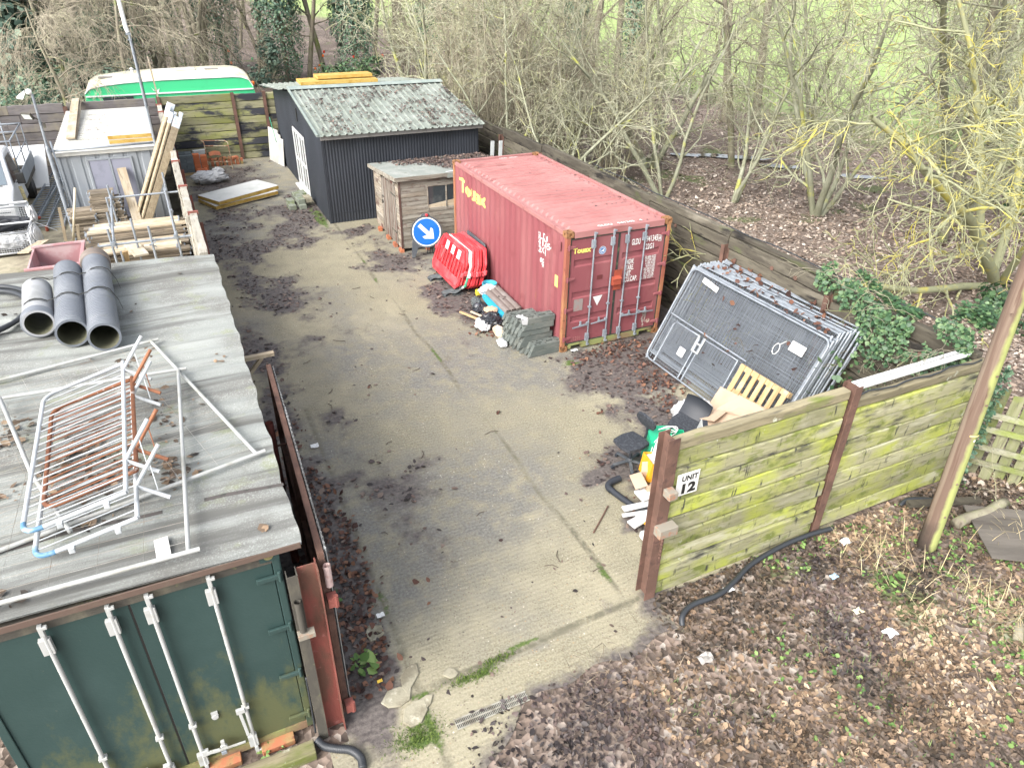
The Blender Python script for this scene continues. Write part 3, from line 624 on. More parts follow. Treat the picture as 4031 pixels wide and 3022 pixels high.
m_sill = mk('mossy_door_sill', (.20, .13, .08), [((.22, .24, .09), 3, .42, .6, (.5, 1, 1)), ((.12, .07, .05), 9, .58, .7)], rough=.85, bump=(.4, 40))
b = MB(); b.box((.178, .004, .05), (.24, .10, .165)); b.box((.50, .004, .03), (CW-.50, .10, .165)); b.box((CW-.24, .004, .05), (CW-.178, .10, .165)); b.box((.24, .004, .115), (.50, .10, .165)); b.box((CW-.5, .004, .115), (CW-.24, .10, .165)); b.build('door_sill', m_sill, rc)
for (px, py, mt) in ((0, 0, m_rustpost), (CW-.10, 0, m_rustpost), (0, CL-.10, m_rustpost), (CW-.10, CL-.10, m_rustpost)):
    b = MB(); b.box((px+.004, py+.004, .118), (px+.096, py+.096, CH-.118)); b.build('corner_post', mt, rc, bevel=.008)
def casting(px, py, pz, sx, sy, sz):
    # box with a hole in each outward face
    b = MB(); X0, X1, Y0, Y1, Z0, Z1 = px, px+.162, py, py+.178, pz, pz+.118
    def face(o, u, v, U, Vv, hu, hv):      # plate with oval hole
        o = Vector(o); u = Vector(u); v = Vector(v); k = 16; vs = []; fs = []; nrm = u.cross(v)
        c = o+u*U/2+v*Vv/2
        for q in range(k):
            t = 2*PI*q/k+PI/k; cx, cy = math.cos(t), math.sin(t); m_ = max(abs(cx), abs(cy)); vs.append(c+u*(cx/m_*U/2)+v*(cy/m_*Vv/2))
        for q in range(k):
            t = 2*PI*q/k+PI/k; vs.append(c+u*math.cos(t)*hu+v*math.sin(t)*hv)
        for q in range(k):
            t = 2*PI*q/k+PI/k; vs.append(c+u*math.cos(t)*hu+v*math.sin(t)*hv-nrm*.03)
        for q in range(k): fs += [(q, (q+1) % k, k+(q+1) % k, k+q), (k+q, k+(q+1) % k, 2*k+(q+1) % k, 2*k+q)]
        fs.append(tuple(range(2*k, 3*k)))
        b.add(vs, fs, 0)
    face((X0, Y0, Z0), (1, 0, 0), (0, 0, 1), .162, .118, .03, .036); face((X1, Y1, Z0), (-1, 0, 0), (0, 0, 1), .162, .118, .03, .036)
    face((X0, Y1, Z0), (0, -1, 0), (0, 0, 1), .178, .118, .024, .038); face((X1, Y0, Z0), (0, 1, 0), (0, 0, 1), .178, .118, .024, .038)
    face((X0, Y0, Z1), (1, 0, 0), (0, 1, 0), .162, .178, .03, .06); face((X0, Y1, Z0), (1, 0, 0), (0, -1, 0), .162, .178, .03, .06)
    return b.build('corner_casting', m_casting, rc)
for px in (-.003, CW-.159):
    for py in (-.003, CL-.175):
        for pz in (0.002, CH-.118): casting(px, py, pz, 1, 1, 1)
def door(x0, x1, hinge_left, paint=m_red, parent=rc, ztop=CH-.145, zbot=.17, grooves=(1.92, 1.235, .705), dy=.03, rods=(), rodmat=m_galv, handle=.55, hb=.50):
    W = x1-x0; f = .09
    b = MB(); b.box((x0, dy, zbot), (x0+f, dy+.04, ztop)); b.box((x1-f, dy, zbot), (x1, dy+.04, ztop)); b.box((x0+f, dy, ztop-.09), (x1-f, dy+.04, ztop)); b.box((x0+f, dy, zbot), (x1-f, dy+.04, zbot+.09))
    zs = [zbot+.09]; ds = [0]
    for g in sorted(grooves): zs += [g-.075, g-.05, g+.05, g+.075]; ds += [0, .032, .032, 0]
    zs.append(ztop-.09); ds.append(0)
    prof = [(0, d+dy+.003, z) for z, d in zip(zs, ds)]
    b.strip(prof, (x0+f, 0, 0), (x1-f, 0, 0), rnd=.5)
    for xx in (x0+f+.0005, x1-f-.0005):    # groove ends
        for g in grooves: b.add([(xx, dy+.003, g-.075), (xx, dy+.035, g-.05), (xx, dy+.035, g+.05), (xx, dy+.003, g+.075)], [(0, 1, 2, 3)])
    return b.build('door', paint, parent)
dl = door(.115, CW/2-.012, True); dr = door(CW/2+.012, CW-.115, False)
b = MB(); b.box((.10, .012, CH-.165), (CW-.10, .028, CH-.142)); b.box((.10, .012, .152), (CW-.10, .028, .185)); b.box((CW/2-.028, .012, .185), (CW/2+.012, .0285, CH-.165)); b.box((.10, .012, .185), (.118, .028, CH-.165)); b.box((CW-.118, .012, .185), (CW-.10, .028, CH-.165)); b.build('door_gasket', m_gasket, rc)
def lock_rod(x, z0, z1, parent, y=-.012, r=.017, brk=(.25, .95, 2.25), handle=None, hz=.6, mat=m_galv, cams=True, hmat=None):
    b = MB(); b.tube([(x, y, z0+.06), (x, y, z1-.06)], r, 10)
    o = b.build('lock_rod', mat, parent, smooth=True, auto=.6)
    b = MB()
    for (z, h) in ((z0+.16, .17), (z1-.21, .17)): b.cbox((x-.012, y+.008, z), (.085, .045, h))
    for z in brk: b.cbox((x, y+.005, z), (.07, .05, .035))
    for z, s in ((z0+.02, 1), (z1-.02, -1)):
        b.cbox((x, y-.004, z), (.035, .04, .11)); b.cbox((x+.025, y-.012, z-s*.03), (.05, .03, .03))
    b.build('rod_bracket', mat, o, bevel=.004)
    if handle:
        b = MB(); s = handle; b.beam((x, y-.02, hz), (x+s*.16, y-.035, hz-.01), .018, .04); b.beam((x+s*.15, y-.04, hz-.01), (x+s*.40, y-.035, hz-.03), .012, .028); b.cbox((x+s*.03, y-.012, hz), (.06, .04, .07))
        b.lathe([(.035, -.012), (.035, .012)], 10, M=Matrix.Translation((x+s*.20, y-.02, hz-.005)) @ Matrix.Rotation(PI/2, 4, 'X')); b.cbox((x+s*.20, y-.012, hz+.045), (.035, .03, .07))
        b.build('handle', hmat or mat, o, bevel=.003)
    return o
ZT = CH-.09
lock_rod(.62, .10, ZT, dl, handle=-1, hz=.58); lock_rod(1.06, .10, ZT, dl, handle=-1, hz=.60)
lock_rod(1.40, .10, ZT, dr, handle=1, hz=.62); lock_rod(1.81, .10, ZT, dr, handle=1, hz=.62)
for xx, s in ((.06, 1), (CW-.06, -1)):
    for z in (.30, .95, 1.62, 2.28):
        b = MB(); b.add([(xx-s*.03, .0, z-.045), (xx+s*.17, .012, z-.02), (xx+s*.17, .012, z+.02), (xx-s*.03, .0, z+.045), (xx-s*.03, -.022, z-.04), (xx+s*.16, -.008, z-.012), (xx+s*.16, -.008, z+.012), (xx-s*.03, -.022, z+.04)], [(0, 1, 2, 3), (7, 6, 5, 4), (0, 1, 5, 4), (1, 2, 6, 5), (2, 3, 7, 6), (3, 0, 4, 7)]); b.tube([(xx, -.014, z-.06), (xx, -.014, z+.06)], .016, 8)
        b.build('hinge', m_red, dl if s > 0 else dr)
m_lockbox = mk('orange_red_steel', (.30, .062, .035), [((.20, .05, .03), 4, .5, .7)], rough=.6)
b = MB(); b.box((1.09, -.075, 1.36), (1.29, -.004, 1.49)); b.add([(1.08, -.09, 1.49), (1.30, -.09, 1.49), (1.30, -.004, 1.53), (1.08, -.004, 1.53)], [(0, 1, 2, 3)]); b.box((1.15, -.0045, 1.22), (1.34, .0, 1.66)); b.build('lock_box', m_lockbox, dl, bevel=.004)
YF = .0235
def ft(body, size, x, z, mat=m_white, sx=.62, bold=.004, sp=1.02, align='LEFT', par=None, w=None): return text(body, size, (x, YF, z), (1, 0, 0), (0, 0, 1), mat, par or rc, sx, sp, bold*1.0, align, w=w)
ft('GLDU', .175, 1.52, 2.13, par=dr, w=.21); ft('941345', .175, 1.87, 2.15, par=dr, w=.285); ft('4', .13, 2.185, 2.145, par=dr); ft('22G1', .165, 1.87, 1.99, par=dr, w=.20)
b = MB()
for a, c in (((2.168, 2.125), (2.248, 2.133)), ((2.168, 2.25), (2.248, 2.258)), ((2.168, 2.133), (2.176, 2.25)), ((2.24, 2.133), (2.248, 2.25))): b.box((a[0], YF-.002, a[1]), (c[0], YF, c[1]))
b.build('check_digit_box', m_white, dr)
for k, (l, v1, v2) in enumerate((('MGW.', '30.480 KGS', '67.200 LBS'), ('TARE.', '2.180 KGS', '4.810 LBS'), ('NET.', '28.300 KGS', '62.390 LBS'), ('CU.CAP.', '33.1 CU.M.', '1.170 CU.FT.'))):
    z = 1.73-.128*k; zz = 1.785-.128*k
    ft(l, .15, 1.43, z, par=dr, w=(.19, .20, .15, .31)[k]); ft(v1, .080, 2.16, zz, align='RIGHT', bold=.0015, par=dr, sx=.7); ft(v2, .080, 2.16, zz-.063, align='RIGHT', bold=.0015, par=dr, sx=.7)
text('Touax', .15, (.17, YF, 2.14), (1, 0, 0), (0, 0, 1), m_yellowl, dl, 1, 1.0, .006, w=.41)
text('LL201', .12, (.24, YF, .22), (1, 0, 0), (0, 0, 1), mk('chalk_scratch', (.42, .22, .2), rough=.9), dl, .7, 1.2, -.002)
text('9-11', .08, (1.52, YF, 1.80), (1, 0, 0), (0, 0, 1), bpy.data.materials['chalk_scratch'], dr, .7, 1.2, -.001)
m_blue = mk('blue_emblem', (.03, .13, .33), rough=.5)
def disc(x, z, r, y, mat, name, par, n=28, r0=0):
    b = MB(); vs = []; fs = []
    for q in range(n):
        t = 2*PI*q/n; vs += [(x+r*math.cos(t), y, z+r*math.sin(t)), (x+r0*math.cos(t), y, z+r0*math.sin(t))]
    if r0: fs = [(2*q, 2*((q+1) % n), 2*((q+1) % n)+1, 2*q+1) for q in range(n)]
    else: fs = [tuple(2*q for q in range(n))]
    b.add(vs, fs); return b.build(name, mat, par)
disc(.84, 2.12, .085, YF-.001, m_white, 'emblem_disc', dl); disc(.84, 2.12, .078, YF-.002, m_blue, 'emblem_ring', dl, r0=.060); disc(.84, 2.12, .052, YF-.002, m_blue, 'emblem_globe', dl)
b = MB(); b.add([(.795, YF-.003, 2.135), (.83, YF-.003, 2.115), (.85, YF-.003, 2.145), (.885, YF-.003, 2.15), (.865, YF-.003, 2.115), (.875, YF-.003, 2.09), (.84, YF-.003, 2.10), (.815, YF-.003, 2.085), (.818, YF-.003, 2.11)], [tuple(range(9))]); b.build('emblem_bird', m_white, dl)
b = MB(); b.add([(.70, YF, 1.14), (.93, YF, 1.15), (.82, YF, .93)], [(0, 1, 2)]); b.build('triangle_sticker', m_white, dl)
b = MB(); b.box((.26, YF-.001, .89), (.47, YF+.001, 1.15)); b.build('grey_patch', mk('grey_patch_paint', (.23, .20, .19), [((.28, .16, .15), 14, .5, .65)], rough=.7), dl)
b = MB(); b.box((.76, YF-.002, 1.51), (.89, YF+.001, 1.60)); b.build('data_plate', mk('plate_dark_red', (.12, .03, .03), rough=.6), dl)
disc(2.15, .33, .05, YF-.001, mk('faded_round_sticker', (.5, .42, .36), [((.3, .12, .1), 20, .5, .6)], rough=.8), 'round_sticker', dr)
b = MB()
for k in range(14):
    x = 2.02+R.uniform(-.05, .05); z = R.uniform(.28, .62); b.add([(x, YF-.0005, z), (x+R.uniform(.01, .04), YF-.0005, z-.02), (x+R.uniform(.01, .03), YF-.0005, z-R.uniform(.05, .14)), (x-.01, YF-.0005, z-.04)], [(0, 1, 2, 3)])
b.build('paint_scrape', mk('bare_primer', (.55, .5, .46), [((.3, .2, .17), 20, .5, .65)], rough=.8), dr)
# side lettering painted over the corrugation
def side_text(body, size, y, z, mat, w, bold):
    me = text_mesh(body, size, 1, 1.0, bold); k = w/(max(v.co.x for v in me.vertices)-min(v.co.x for v in me.vertices))
    for v in me.vertices: v.co.x *= k
    bm = bmesh.new(); bm.from_mesh(me)
    bpy_mat = basis((0, y, z), (0, -1, 0), (0, 0, 1)); bmesh.ops.transform(bm, matrix=bpy_mat, verts=bm.verts)
    lo = min(v.co.y for v in bm.verts); hi = max(v.co.y for v in bm.verts)
    for s in corr_pts(lo, hi)[1:-1]: bmesh.ops.bisect_plane(bm, geom=bm.verts[:]+bm.edges[:]+bm.faces[:], plane_co=(0, s, 0), plane_no=(0, 1, 0))
    for v in bm.verts: v.co.x = .0095+corr(v.co.y)
    bm.to_mesh(me); bm.free(); me.materials.append(mat); o = bpy.data.objects.new('lettering', me); link(o); o.parent = rc
side_text('Touax', .50, 5.66, 1.91, m_yellowl, 1.68, .012)
side_text('GLDU', .19, 1.27, 2.12, m_white, .45, .003); side_text('9413454', .19, 1.27, 1.98, m_white, .62, .003); side_text('22G1', .19, 1.27, 1.83, m_white, .42, .003)
side_text('0G', .13, 1.10, 1.62, m_white, .13, .003); side_text('98', .13, 1.06, 1.52, m_white, .13, .003)
text('GLDU   941345   4', .12, (.80, .17, CH-.030), (1, 0, 0), (0, 1, 0), m_white, rc, 1.0, 1.1, .004)
text('041345   GLDU', .10, (1.75, CL-.16, CH-.030), (-1, 0, 0), (0, -1, 0), m_white, rc, .8, 1.0, .002)
b = MB(); b.box((.001, .28, 1.36), (.009, .40, 1.60)); b.build('yellow_plate', mk('yellow_notice', (.75, .62, .18), [((.3, .3, .2), 18, .55, .65)], rough=.5), rc)
b = MB(); b.box((-.012, .22, 2.16), (.012, .29, 2.34)); b.build('side_vent', m_red, rc, bevel=.006)
x, y = scatter(15000, .30, 2.36, .15, CL-.12, lambda x, y: np.clip((fbm(x*.8, y*2.2, 1.3)-.50)*5, 0, 1)*np.clip((x-.7)/1.1, .02, 1)*np.where(((y-.28) % .222) > .150, 1, .01)+np.where((y > 5.7) & (x < 1.9), .5*np.clip(fbm(x, y, 3)-.35, 0, 1), 0), 31)
leaves('roof_leaf_debris', np.stack([x, y, 0*x+CH-.052], -1), .042, m_mush, 31, .35)
# ================================================================ BLACK CORRUGATED SHED
ds = thing('black_shed', 'black corrugated iron shed with leaf covered grey green roof and white glazed doors', 'shed', (-2.5, 10.06, 0))
def sinwall(o, du, L_, ztopf, parent, name, nrm, pit=.090, amp=.013, z0=0.0, skip=None, mat=m_bitumen):
    # corrugated sheet along du from o; ztopf(s) gives the top
    o = Vector(o); du = Vector(du); nrm = Vector(nrm); n = int(L_/pit*4); vs = []; fs = []
    b = MB()
    for i in range(n+1):
        s = L_*i/n; a = amp*math.sin(2*PI*s/pit); base = o+du*s+nrm*a
        z1 = ztopf(s); zz = [z0]
        if skip and skip[0] <= s <= skip[1]: zz = [skip[3]]
        zz.append(z1); vs += [base+Vector((0, 0, zz[0])), base+Vector((0, 0, zz[1]))]
    for i in range(n): fs.append((2*i, 2*i+2, 2*i+3, 2*i+1))
    b.add(vs, fs); return b.build(name, mat, parent, smooth=True, world=True)
SX0, SX1, SY0, SYR, SY1 = -2.5, 2.4, 10.06, 13.8, 18.2
ez, rz, bz = 2.60, 3.22, 2.66
top = lambda s: ez+(rz-ez)*min(s/(SYR-SY0), 1) if s < SYR-SY0 else rz-(rz-bz)*(s-(SYR-SY0))/(SY1-SYR)
sinwall((SX0, SY0, 0), (1, 0, 0), SX1-SX0, lambda s: ez, ds, 'front_wall', (0, 1, 0))
sinwall((SX0, SY0, 0), (0, 1, 0), SY1-SY0, top, ds, 'gable_wall', (1, 0, 0), pit=.055, amp=.004, skip=(2.72, 4.74, 0, 2.02))
sinwall((SX1, SY0, 0), (0, 1, 0), SY1-SY0, top, ds, 'gable_wall', (-1, 0, 0)); sinwall((SX0, SY1, 0), (1, 0, 0), SX1-SX0, lambda s: bz, ds, 'back_wall', (0, -1, 0))
b = MB(); b.box((SX0-.015, SY0-.015, 0), (SX0+.04, SY0+.03, ez)); b.box((SX0-.012, SY1-.03, 0), (SX0+.04, SY1+.015, bz)); b.build('corner_trim', m_bitumen, ds, world=True)
b = MB(); b.box((SX0-.016, SY0-.012, .30), (SX1, SY0+.0, .315)); b.build('sheet_lap', m_bitumen, ds, world=True)
def boxroof(y0, z0, y1, z1, x0, x1, pit, rib, h, mat, name, parent, thick=.004):
    pr = []; x = x0; 
    while x < x1-1e-3:
        for dx, dz in ((0, 0), (pit-.068, 0), (pit-.054, h), (pit-.014, h)):
            if x+dx <= x1: pr.append((x+dx, 0, dz))
        x += pit
    pr.append((x1, 0, 0))
    b = MB(); b.strip(pr, (0, y0, z0), (0, y1, z1), thick=(0, 0, -.006)); return b.build(name, mat, parent, world=True)
boxroof(9.70, 2.63, 13.82, 3.31, -2.64, 2.5, .215, .085, .034, m_sheetroof, 'roof_sheet', ds)
boxroof(13.78, 3.31, 18.60, 2.80, -2.95, 2.5, .20, .08, .035, m_sheetroof, 'roof_sheet', ds)
b = MB(); b.add([(-2.68, 13.55, 3.325), (2.56, 13.55, 3.325), (2.56, 13.80, 3.385), (-2.68, 13.80, 3.385), (-2.68, 14.0, 3.35), (2.56, 14.0, 3.35)], [(0, 1, 2, 3), (3, 2, 5, 4)]); b.build('ridge_flashing', m_flash, ds, world=True)
b = MB(); b.beam((-2.655, 9.70, 2.66), (-2.655, 13.80, 3.345), .05, .07, up=(0, 0, 1)); b.build('verge_trim', m_flash, ds, world=True)
b = MB(); b.box((-2.56, 9.80, 2.50), (2.45, 9.86, 2.62)); b.build('fascia_board', m_fascia, ds, world=True, bevel=.004)
b = MB()
for k in range(4): b.box((-1.3+k*1.1, 9.85, 2.50), (-1.24+k*1.1, 10.1, 2.56))
b.build('rafter_end', m_fascia, ds, world=True)
b = MB(); b.box((-2.53, 13.55, 2.35), (-2.505, 13.62, 2.75)); b.build('vent_slot', m_blackl, ds, world=True)
# doors in the gable
dd = MB(); dx = -2.50; y0, y1, z1 = 12.80, 14.80, 2.0
dd.box((dx-.02, y0-.05, 0.0), (dx+.05, y0, z1+.05)); dd.box((dx-.02, y1, 0.0), (dx+.05, y1+.06, z1+.05)); dd.box((dx-.02, y0, z1), (dx+.05, y1, z1+.05)); fr = dd.build('door_frame', m_bitumen, ds, world=True)
for k in range(2):
    a = y0+.02+k*.98; c = a+.96; b = MB(); f = .085
    b.box((dx-.035, a, .04), (dx+.02, a+f, z1-.02)); b.box((dx-.035, c-f, .04), (dx+.02, c, z1-.02)); b.box((dx-.035, a+f, z1-.12), (dx+.02, c-f, z1-.02)); b.box((dx-.035, a+f, .04), (dx+.02, c-f, .22)); b.box((dx-.034, a+f, .95), (dx+.018, c-f, 1.03)); b.box((dx-.033, (a+c)/2-.02, .22), (dx+.017, (a+c)/2+.02, z1-.12))
    dv = b.build('glazed_door', m_frame, ds, world=True, bevel=.004)
    b = MB(); b.box((dx-.012, a+f, .22), (dx-.004, c-f, z1-.12)); b.build('glass', m_glass, dv, world=True)
    b = MB(); b.cbox((dx-.055, c-.04 if k == 0 else a+.04, 1.0), (.04, .03, .14)); b.build('handle', m_silver, dv, world=True)
b = MB(); b.box((dx-.16, y0-.05, .0), (dx-.03, y1+.05, .055)); b.build('door_sill', m_frame, ds, world=True, bevel=.005)
x, y = scatter(16000, -2.5, 2.45, 9.75, 13.5, lambda x, y: np.clip((fbm(x, y, 2.1)-.30)*1.6, .05, .8)*np.clip(.3+(x+2.5)/4.5, 0, 1)*np.where(((x+2.64) % .215) < .15, 1, .25), 33)
leaves('shed_roof_leaves', np.stack([x, y, 2.66+(y-9.7)*.165], -1), .06, m_mush, 33, .5, rlo=.25)
# insulation boards lying on the back of that roof
m_foil = mk('white_foil_facing', (.58, .59, .58), [((.48, .50, .48), 3, .5, .7)], rough=.4)
m_foam = mk('yellow_foam_edge', (.45, .31, .09), [((.36, .22, .045), 4, .45, .62), ((.55, .45, .22), 9, .6, .72)], rough=.9, bump=(.4, 60))
def slab(name, label, M, sx, sy, h, group=None, top=m_foil, foam=m_foam):
    t = thing(name, label, 'insulation board', mat=M, group=group)
    b = MB(); b.box((-sx/2, -sy/2, .004), (sx/2, sy/2, h-.004)); b.build('foam_core', foam, t, bevel=.006)
    b = MB(); b.box((-sx/2, -sy/2, h-.0035), (sx/2, sy/2, h)); b.box((-sx/2, -sy/2, 0), (sx/2, sy/2, .0035)); b.build('facing', top, t); return t
slab('insulation_board', 'upper yellow foam board lying on the black shed roof behind the ridge', place((-.55, 15.0, 3.43), .03, 0, .0), 1.9, .6, .10, foam=m_foam, top=m_foam)
slab('insulation_board', 'lower yellow foam board under another on the black shed roof', place((-.8, 14.85, 3.30), -.02), 2.6, .9, .10, foam=m_foam, top=m_foam)
# ================================================================ SMALL TIMBER SHED
ts = thing('timber_shed', 'small weathered wooden garden shed with felt roof between black shed and red container', 'shed', (-1.2, 6.88, 0))
TX0, TX1, TY0, TY1 = -1.22, 2.1, 6.88, 9.35
fz, bz2 = 2.02, 1.78; zb = .10
b = MB(); z = zb
while z < fz-.02:
    h = min(.118, fz-z)
    w0, w1 = -.42, .62            # window opening
    segs = [(TX0, TX1)] if not (1.10 < z+.05 < 1.74) else [(TX0, w0), (w1, TX1)]
    for a, c in segs:
        r_ = R.random(); b.add([(a, TY0-.014, z), (c, TY0-.014, z), (c, TY0-.002, z+h), (a, TY0-.002, z+h), (a, TY0+.012, z), (c, TY0+.012, z), (c, TY0+.012, z+h), (a, TY0+.012, z+h)], [(0, 1, 2, 3), (0, 4, 5, 1), (3, 2, 6, 7), (1, 5, 6, 2), (0, 3, 7, 4)], 0, r_)
    z += .118
b.build('front_wall', m_shedw, ts, world=True)
b = MB(); z = zb
while z < fz:
    ymax = TY1; h = .118
    zt = lambda y: fz-(fz-bz2)*(y-TY0)/(TY1-TY0)
    for a, c in ((TY0, 7.25), (8.55, TY1)):
        if z < zt(a): 
            hh = min(h, zt((a+c)/2)-z)
            if hh > .02: b.box((TX0-.012, a, z), (TX0+.01, c, z+hh-.010))
    z += h
b.build('side_wall', m_shedy, ts, world=True)
b = MB()
for k in range(13):
    a = 7.25+.1*k; b.box((TX0-.016-.004*(k % 2), a, zb), (TX0+.01, a+.097, 1.72-.06*(k > 11)))
dv = b.build('door', m_shedd, ts, world=True)
b = MB(); b.box((TX0-.03, 7.28, 1.45), (TX0-.018, 7.7, 1.49)); b.box((TX0-.03, 7.28, .42), (TX0-.018, 7.7, .46)); b.cbox((TX0-.04, 8.45, 1.0), (.04, .05, .09)); b.cbox((TX0-.035, 8.42, 1.16), (.03, .12, .03)); b.build('ironmongery', m_steeldk, dv, world=True)
b = MB(); b.box((TX0-.02, TY0-.02, zb), (TX0+.03, TY0+.03, fz)); b.box((TX0-.015, TY1-.03, zb), (TX0+.03, TY1, bz2)); b.box((TX0-.012, 7.21, zb), (TX0+.02, 7.25, 1.95)); b.box((TX0-.012, 8.55, zb), (TX0+.02, 8.59, 1.85)); b.box((TX0-.012, 7.25, 1.74), (TX0+.012, 8.55, 1.80)); b.build('corner_trim', m_shedd, ts, world=True)
b = MB(); b.box((TX1-.02, TY0+.013, zb), (TX1, TY1, bz2)); b.box((TX0, TY1-.02, zb), (TX1-.02, TY1-.001, bz2)); b.build('back_wall', m_shedy, ts, world=True)
b = MB(); wz0, wz1 = 1.10, 1.74
b.box((-.45, TY0-.02, wz0-.04), (.65, TY0+.02, wz0)); b.box((-.45, TY0-.02, wz1), (.65, TY0+.02, wz1+.03)); b.box((-.45, TY0-.019, wz0), (-.42, TY0+.02, wz1)); b.box((.08, TY0-.019, wz0), (.12, TY0+.02, wz1)); b.box((.62, TY0-.019, wz0), (.65, TY0+.02, wz1))
wn_ = b.build('window', m_shedw, ts, world=True)
b = MB(); b.box((-.42, TY0+.0, wz0), (.62, TY0+.005, wz1)); b.build('glass', m_glass, wn_, world=True)
b = MB(); b.add([(-.42, TY0-.003, 1.10), (.62, TY0-.003, 1.10), (.62, TY0-.003, 1.37), (-.42, TY0-.003, 1.24)], [(0, 1, 2, 3)]); b.build('painted_pale_reflection', m_pale, wn_, world=True)  # pale sloping quad on the pane paints in a reflection
b = MB()
def rf(u, v):
    x = TX0-.12+u*(TX1-TX0+.25); y = TY0-.10+v*(TY1-TY0+.25); return (x, y, fz+.05-(fz-bz2)*v+.008*math.sin(u*14)*math.sin(v*6))
b.sheet(rf, 24, 14); b.sheet(lambda u, v: (rf(u, v)[0], rf(u, v)[1], rf(u, v)[2]-.03), 24, 14)
b.build('roof_felt', m_feltg, ts, world=True, smooth=True)
b = MB(); b.box((TX0-.13, TY0-.115, fz-.05), (TX1+.13, TY0-.085, fz+.052)); b.beam((TX0-.125, TY0-.08, fz+.0), (TX0-.125, TY1+.13, bz2+.0), .03, .10); b.build('fascia_board', m_shedw, ts, world=True)
b = MB(); b.add([(.1, TY0-.119, fz-.075), (.9, TY0-.119, fz-.055), (.9, TY0-.119, fz+.05), (.12, TY0-.119, fz+.045), (.1, TY0-.06, fz+.056), (.9, TY0-.06, fz+.058)], [(0, 1, 2, 3), (3, 2, 5, 4)]); b.build('felt_flap', m_feltg, ts, world=True)
b = MB(); b.add([(.1, TY0-.03, fz+.062), (.42, TY0-.02, fz+.064), (.44, TY0+.07, fz+.06), (.12, TY0+.05, fz+.058)], [(0, 1, 2, 3)]); o = b.build('plastic_scrap', m_frame); tag(o, 'white plastic scrap lying on the front edge of the timber shed roof', 'plastic scrap')
m_brick = mk('red_brick', (.38, .14, .07), [((.28, .10, .06), 3, .45, .65), ((.45, .24, .15), 12, .6, .72)], rough=.85, bump=(.4, 60), rnd=.15)
for k, (bx, by) in enumerate(((-1.24, 6.95), (-1.26, 7.45), (-1.26, 8.1), (-1.28, 8.9), (-.5, 6.88), (.4, 6.88))):
    b = MB(); b.box((-.055, -.11, 0), (.055, .11, .068)); b.box((-.05, -.105, .069), (.055, .108, .10)); o = b.build('support_brick', m_brick, bevel=.004); o.matrix_basis = place((bx, by, 0), R.uniform(-.2, .2)); tag(o, 'orange brick propping up the edge of the small timber shed', 'brick', 'bricks under the timber shed')
x, y = scatter(7000, TX0-.05, TX1+.1, TY0, TY1+.1, lambda x, y: np.clip((x-.1)*1.4+(y-7.9)*.9+(fbm(x, y, 2)-.5)*2, 0, 1), 34)
leaves('timber_shed_roof_leaves', np.stack([x, y, fz+.055-(fz-bz2)*(y-TY0)/(TY1-TY0)+.03*np.random.RandomState(4).rand(len(x))], -1), .07, m_mush, 34, .6, rlo=.15)
# ================================================================ FENCES OF SLEEPERS AND STEEL POSTS
def hbeam(mb, x, y, z0, z1, w=.152, d=.152, tw=.008, tf=.010, rot=0.0, top=None):
    # H section: flanges face local y, web along y
    M = Matrix.Translation((x, y, 0)) @ Matrix.Rotation(rot, 4, 'Z')
    mb.box((-w/2, -d/2, z0), (w/2, -d/2+tf, z1), M=M); mb.box((-w/2, d/2-tf, z0), (w/2, d/2, z1), M=M); mb.box((-tw/2, -d/2+tf, z0), (tw/2, d/2-tf, z1-.002), M=M)
def bay(mb, a, b, z0, z1, out, t=.13, h=.255, split=0.0, jit=.008, seg=7, tops=None, mis=(0,)):
    a = Vector(a); b = Vector(b); out = Vector(out); z = z0; k = 0
    mb.plank(Vector((a.x, a.y, z0))+out*t*.38, Vector((b.x, b.y, z0))+out*t*.38, (0, 0, 1), out, z1-z0-.05, t*.24, 1, 0, 0, 0.0)  # added dark backing slab stops light showing through the plank gaps
    while z < z1-.05:
        hh = min(h*R.uniform(.94, 1.06), z1-z)
        if z1-(z+hh) < .1: hh = z1-z
        off = R.uniform(-.02, .02); mi = mis[min(len(mis)-1, int(z1-z-hh < .03))]
        A = Vector((a.x, a.y, z)); B = Vector((b.x, b.y, z))
        cuts = [0, 1]
        if split and R.random() < split: cuts = [0, R.uniform(.3, .7), 1]
        for q in range(len(cuts)-1):
            mb.plank(A.lerp(B, cuts[q])+out*off, A.lerp(B, cuts[q+1])+out*off, (0, 0, 1), out, hh-.018, t, seg, jit, mi)
        z += hh; k += 1
# front fence
ff = thing('sleeper_fence', 'mossy yellow green sleeper fence with steel posts across the front of the yard', 'fence', (-2.12, -6.2, 0))
b = MB(); bay(b, (-2.05, -6.26, 0), (.66, -6.26, 0), 0.0, 2.46, (0, 1, 0), mis=(0, 1)); b.build('sleeper_panel', [m_slx, m_sltop], ff, world=True, bevel=.02)
b = MB(); bay(b, (.79, -6.26, .1), (3.42, -6.26, .1), 0.08, 2.28, (0, 1, 0), mis=(0, 1)); b.build('sleeper_panel', [m_slx, m_sltop], ff, world=True, bevel=.02)
b = MB(); hbeam(b, -2.12, -6.2, -.05, 2.52, w=.16, d=.20, rot=0); b.build('steel_post', m_rust, ff, world=True)
b = MB(); hbeam(b, .725, -6.2, -.02, 2.50, w=.13, d=.20); b.build('steel_post', m_rust, ff, world=True)
b = MB(); hbeam(b, 3.48, -6.2, -.02, 2.2, w=.13, d=.20); b.build('steel_post', m_rust, ff, world=True)
m_brkt = mk('pale_rusty_block', (.24, .22, .18), [((.30, .16, .10), 8, .5, .62)], rough=.8)
b = MB(); b.cbox((-2.12, -6.37, 1.80), (.12, .13, .10)); b.build('latch_bracket', m_brkt, ff, world=True, bevel=.006)
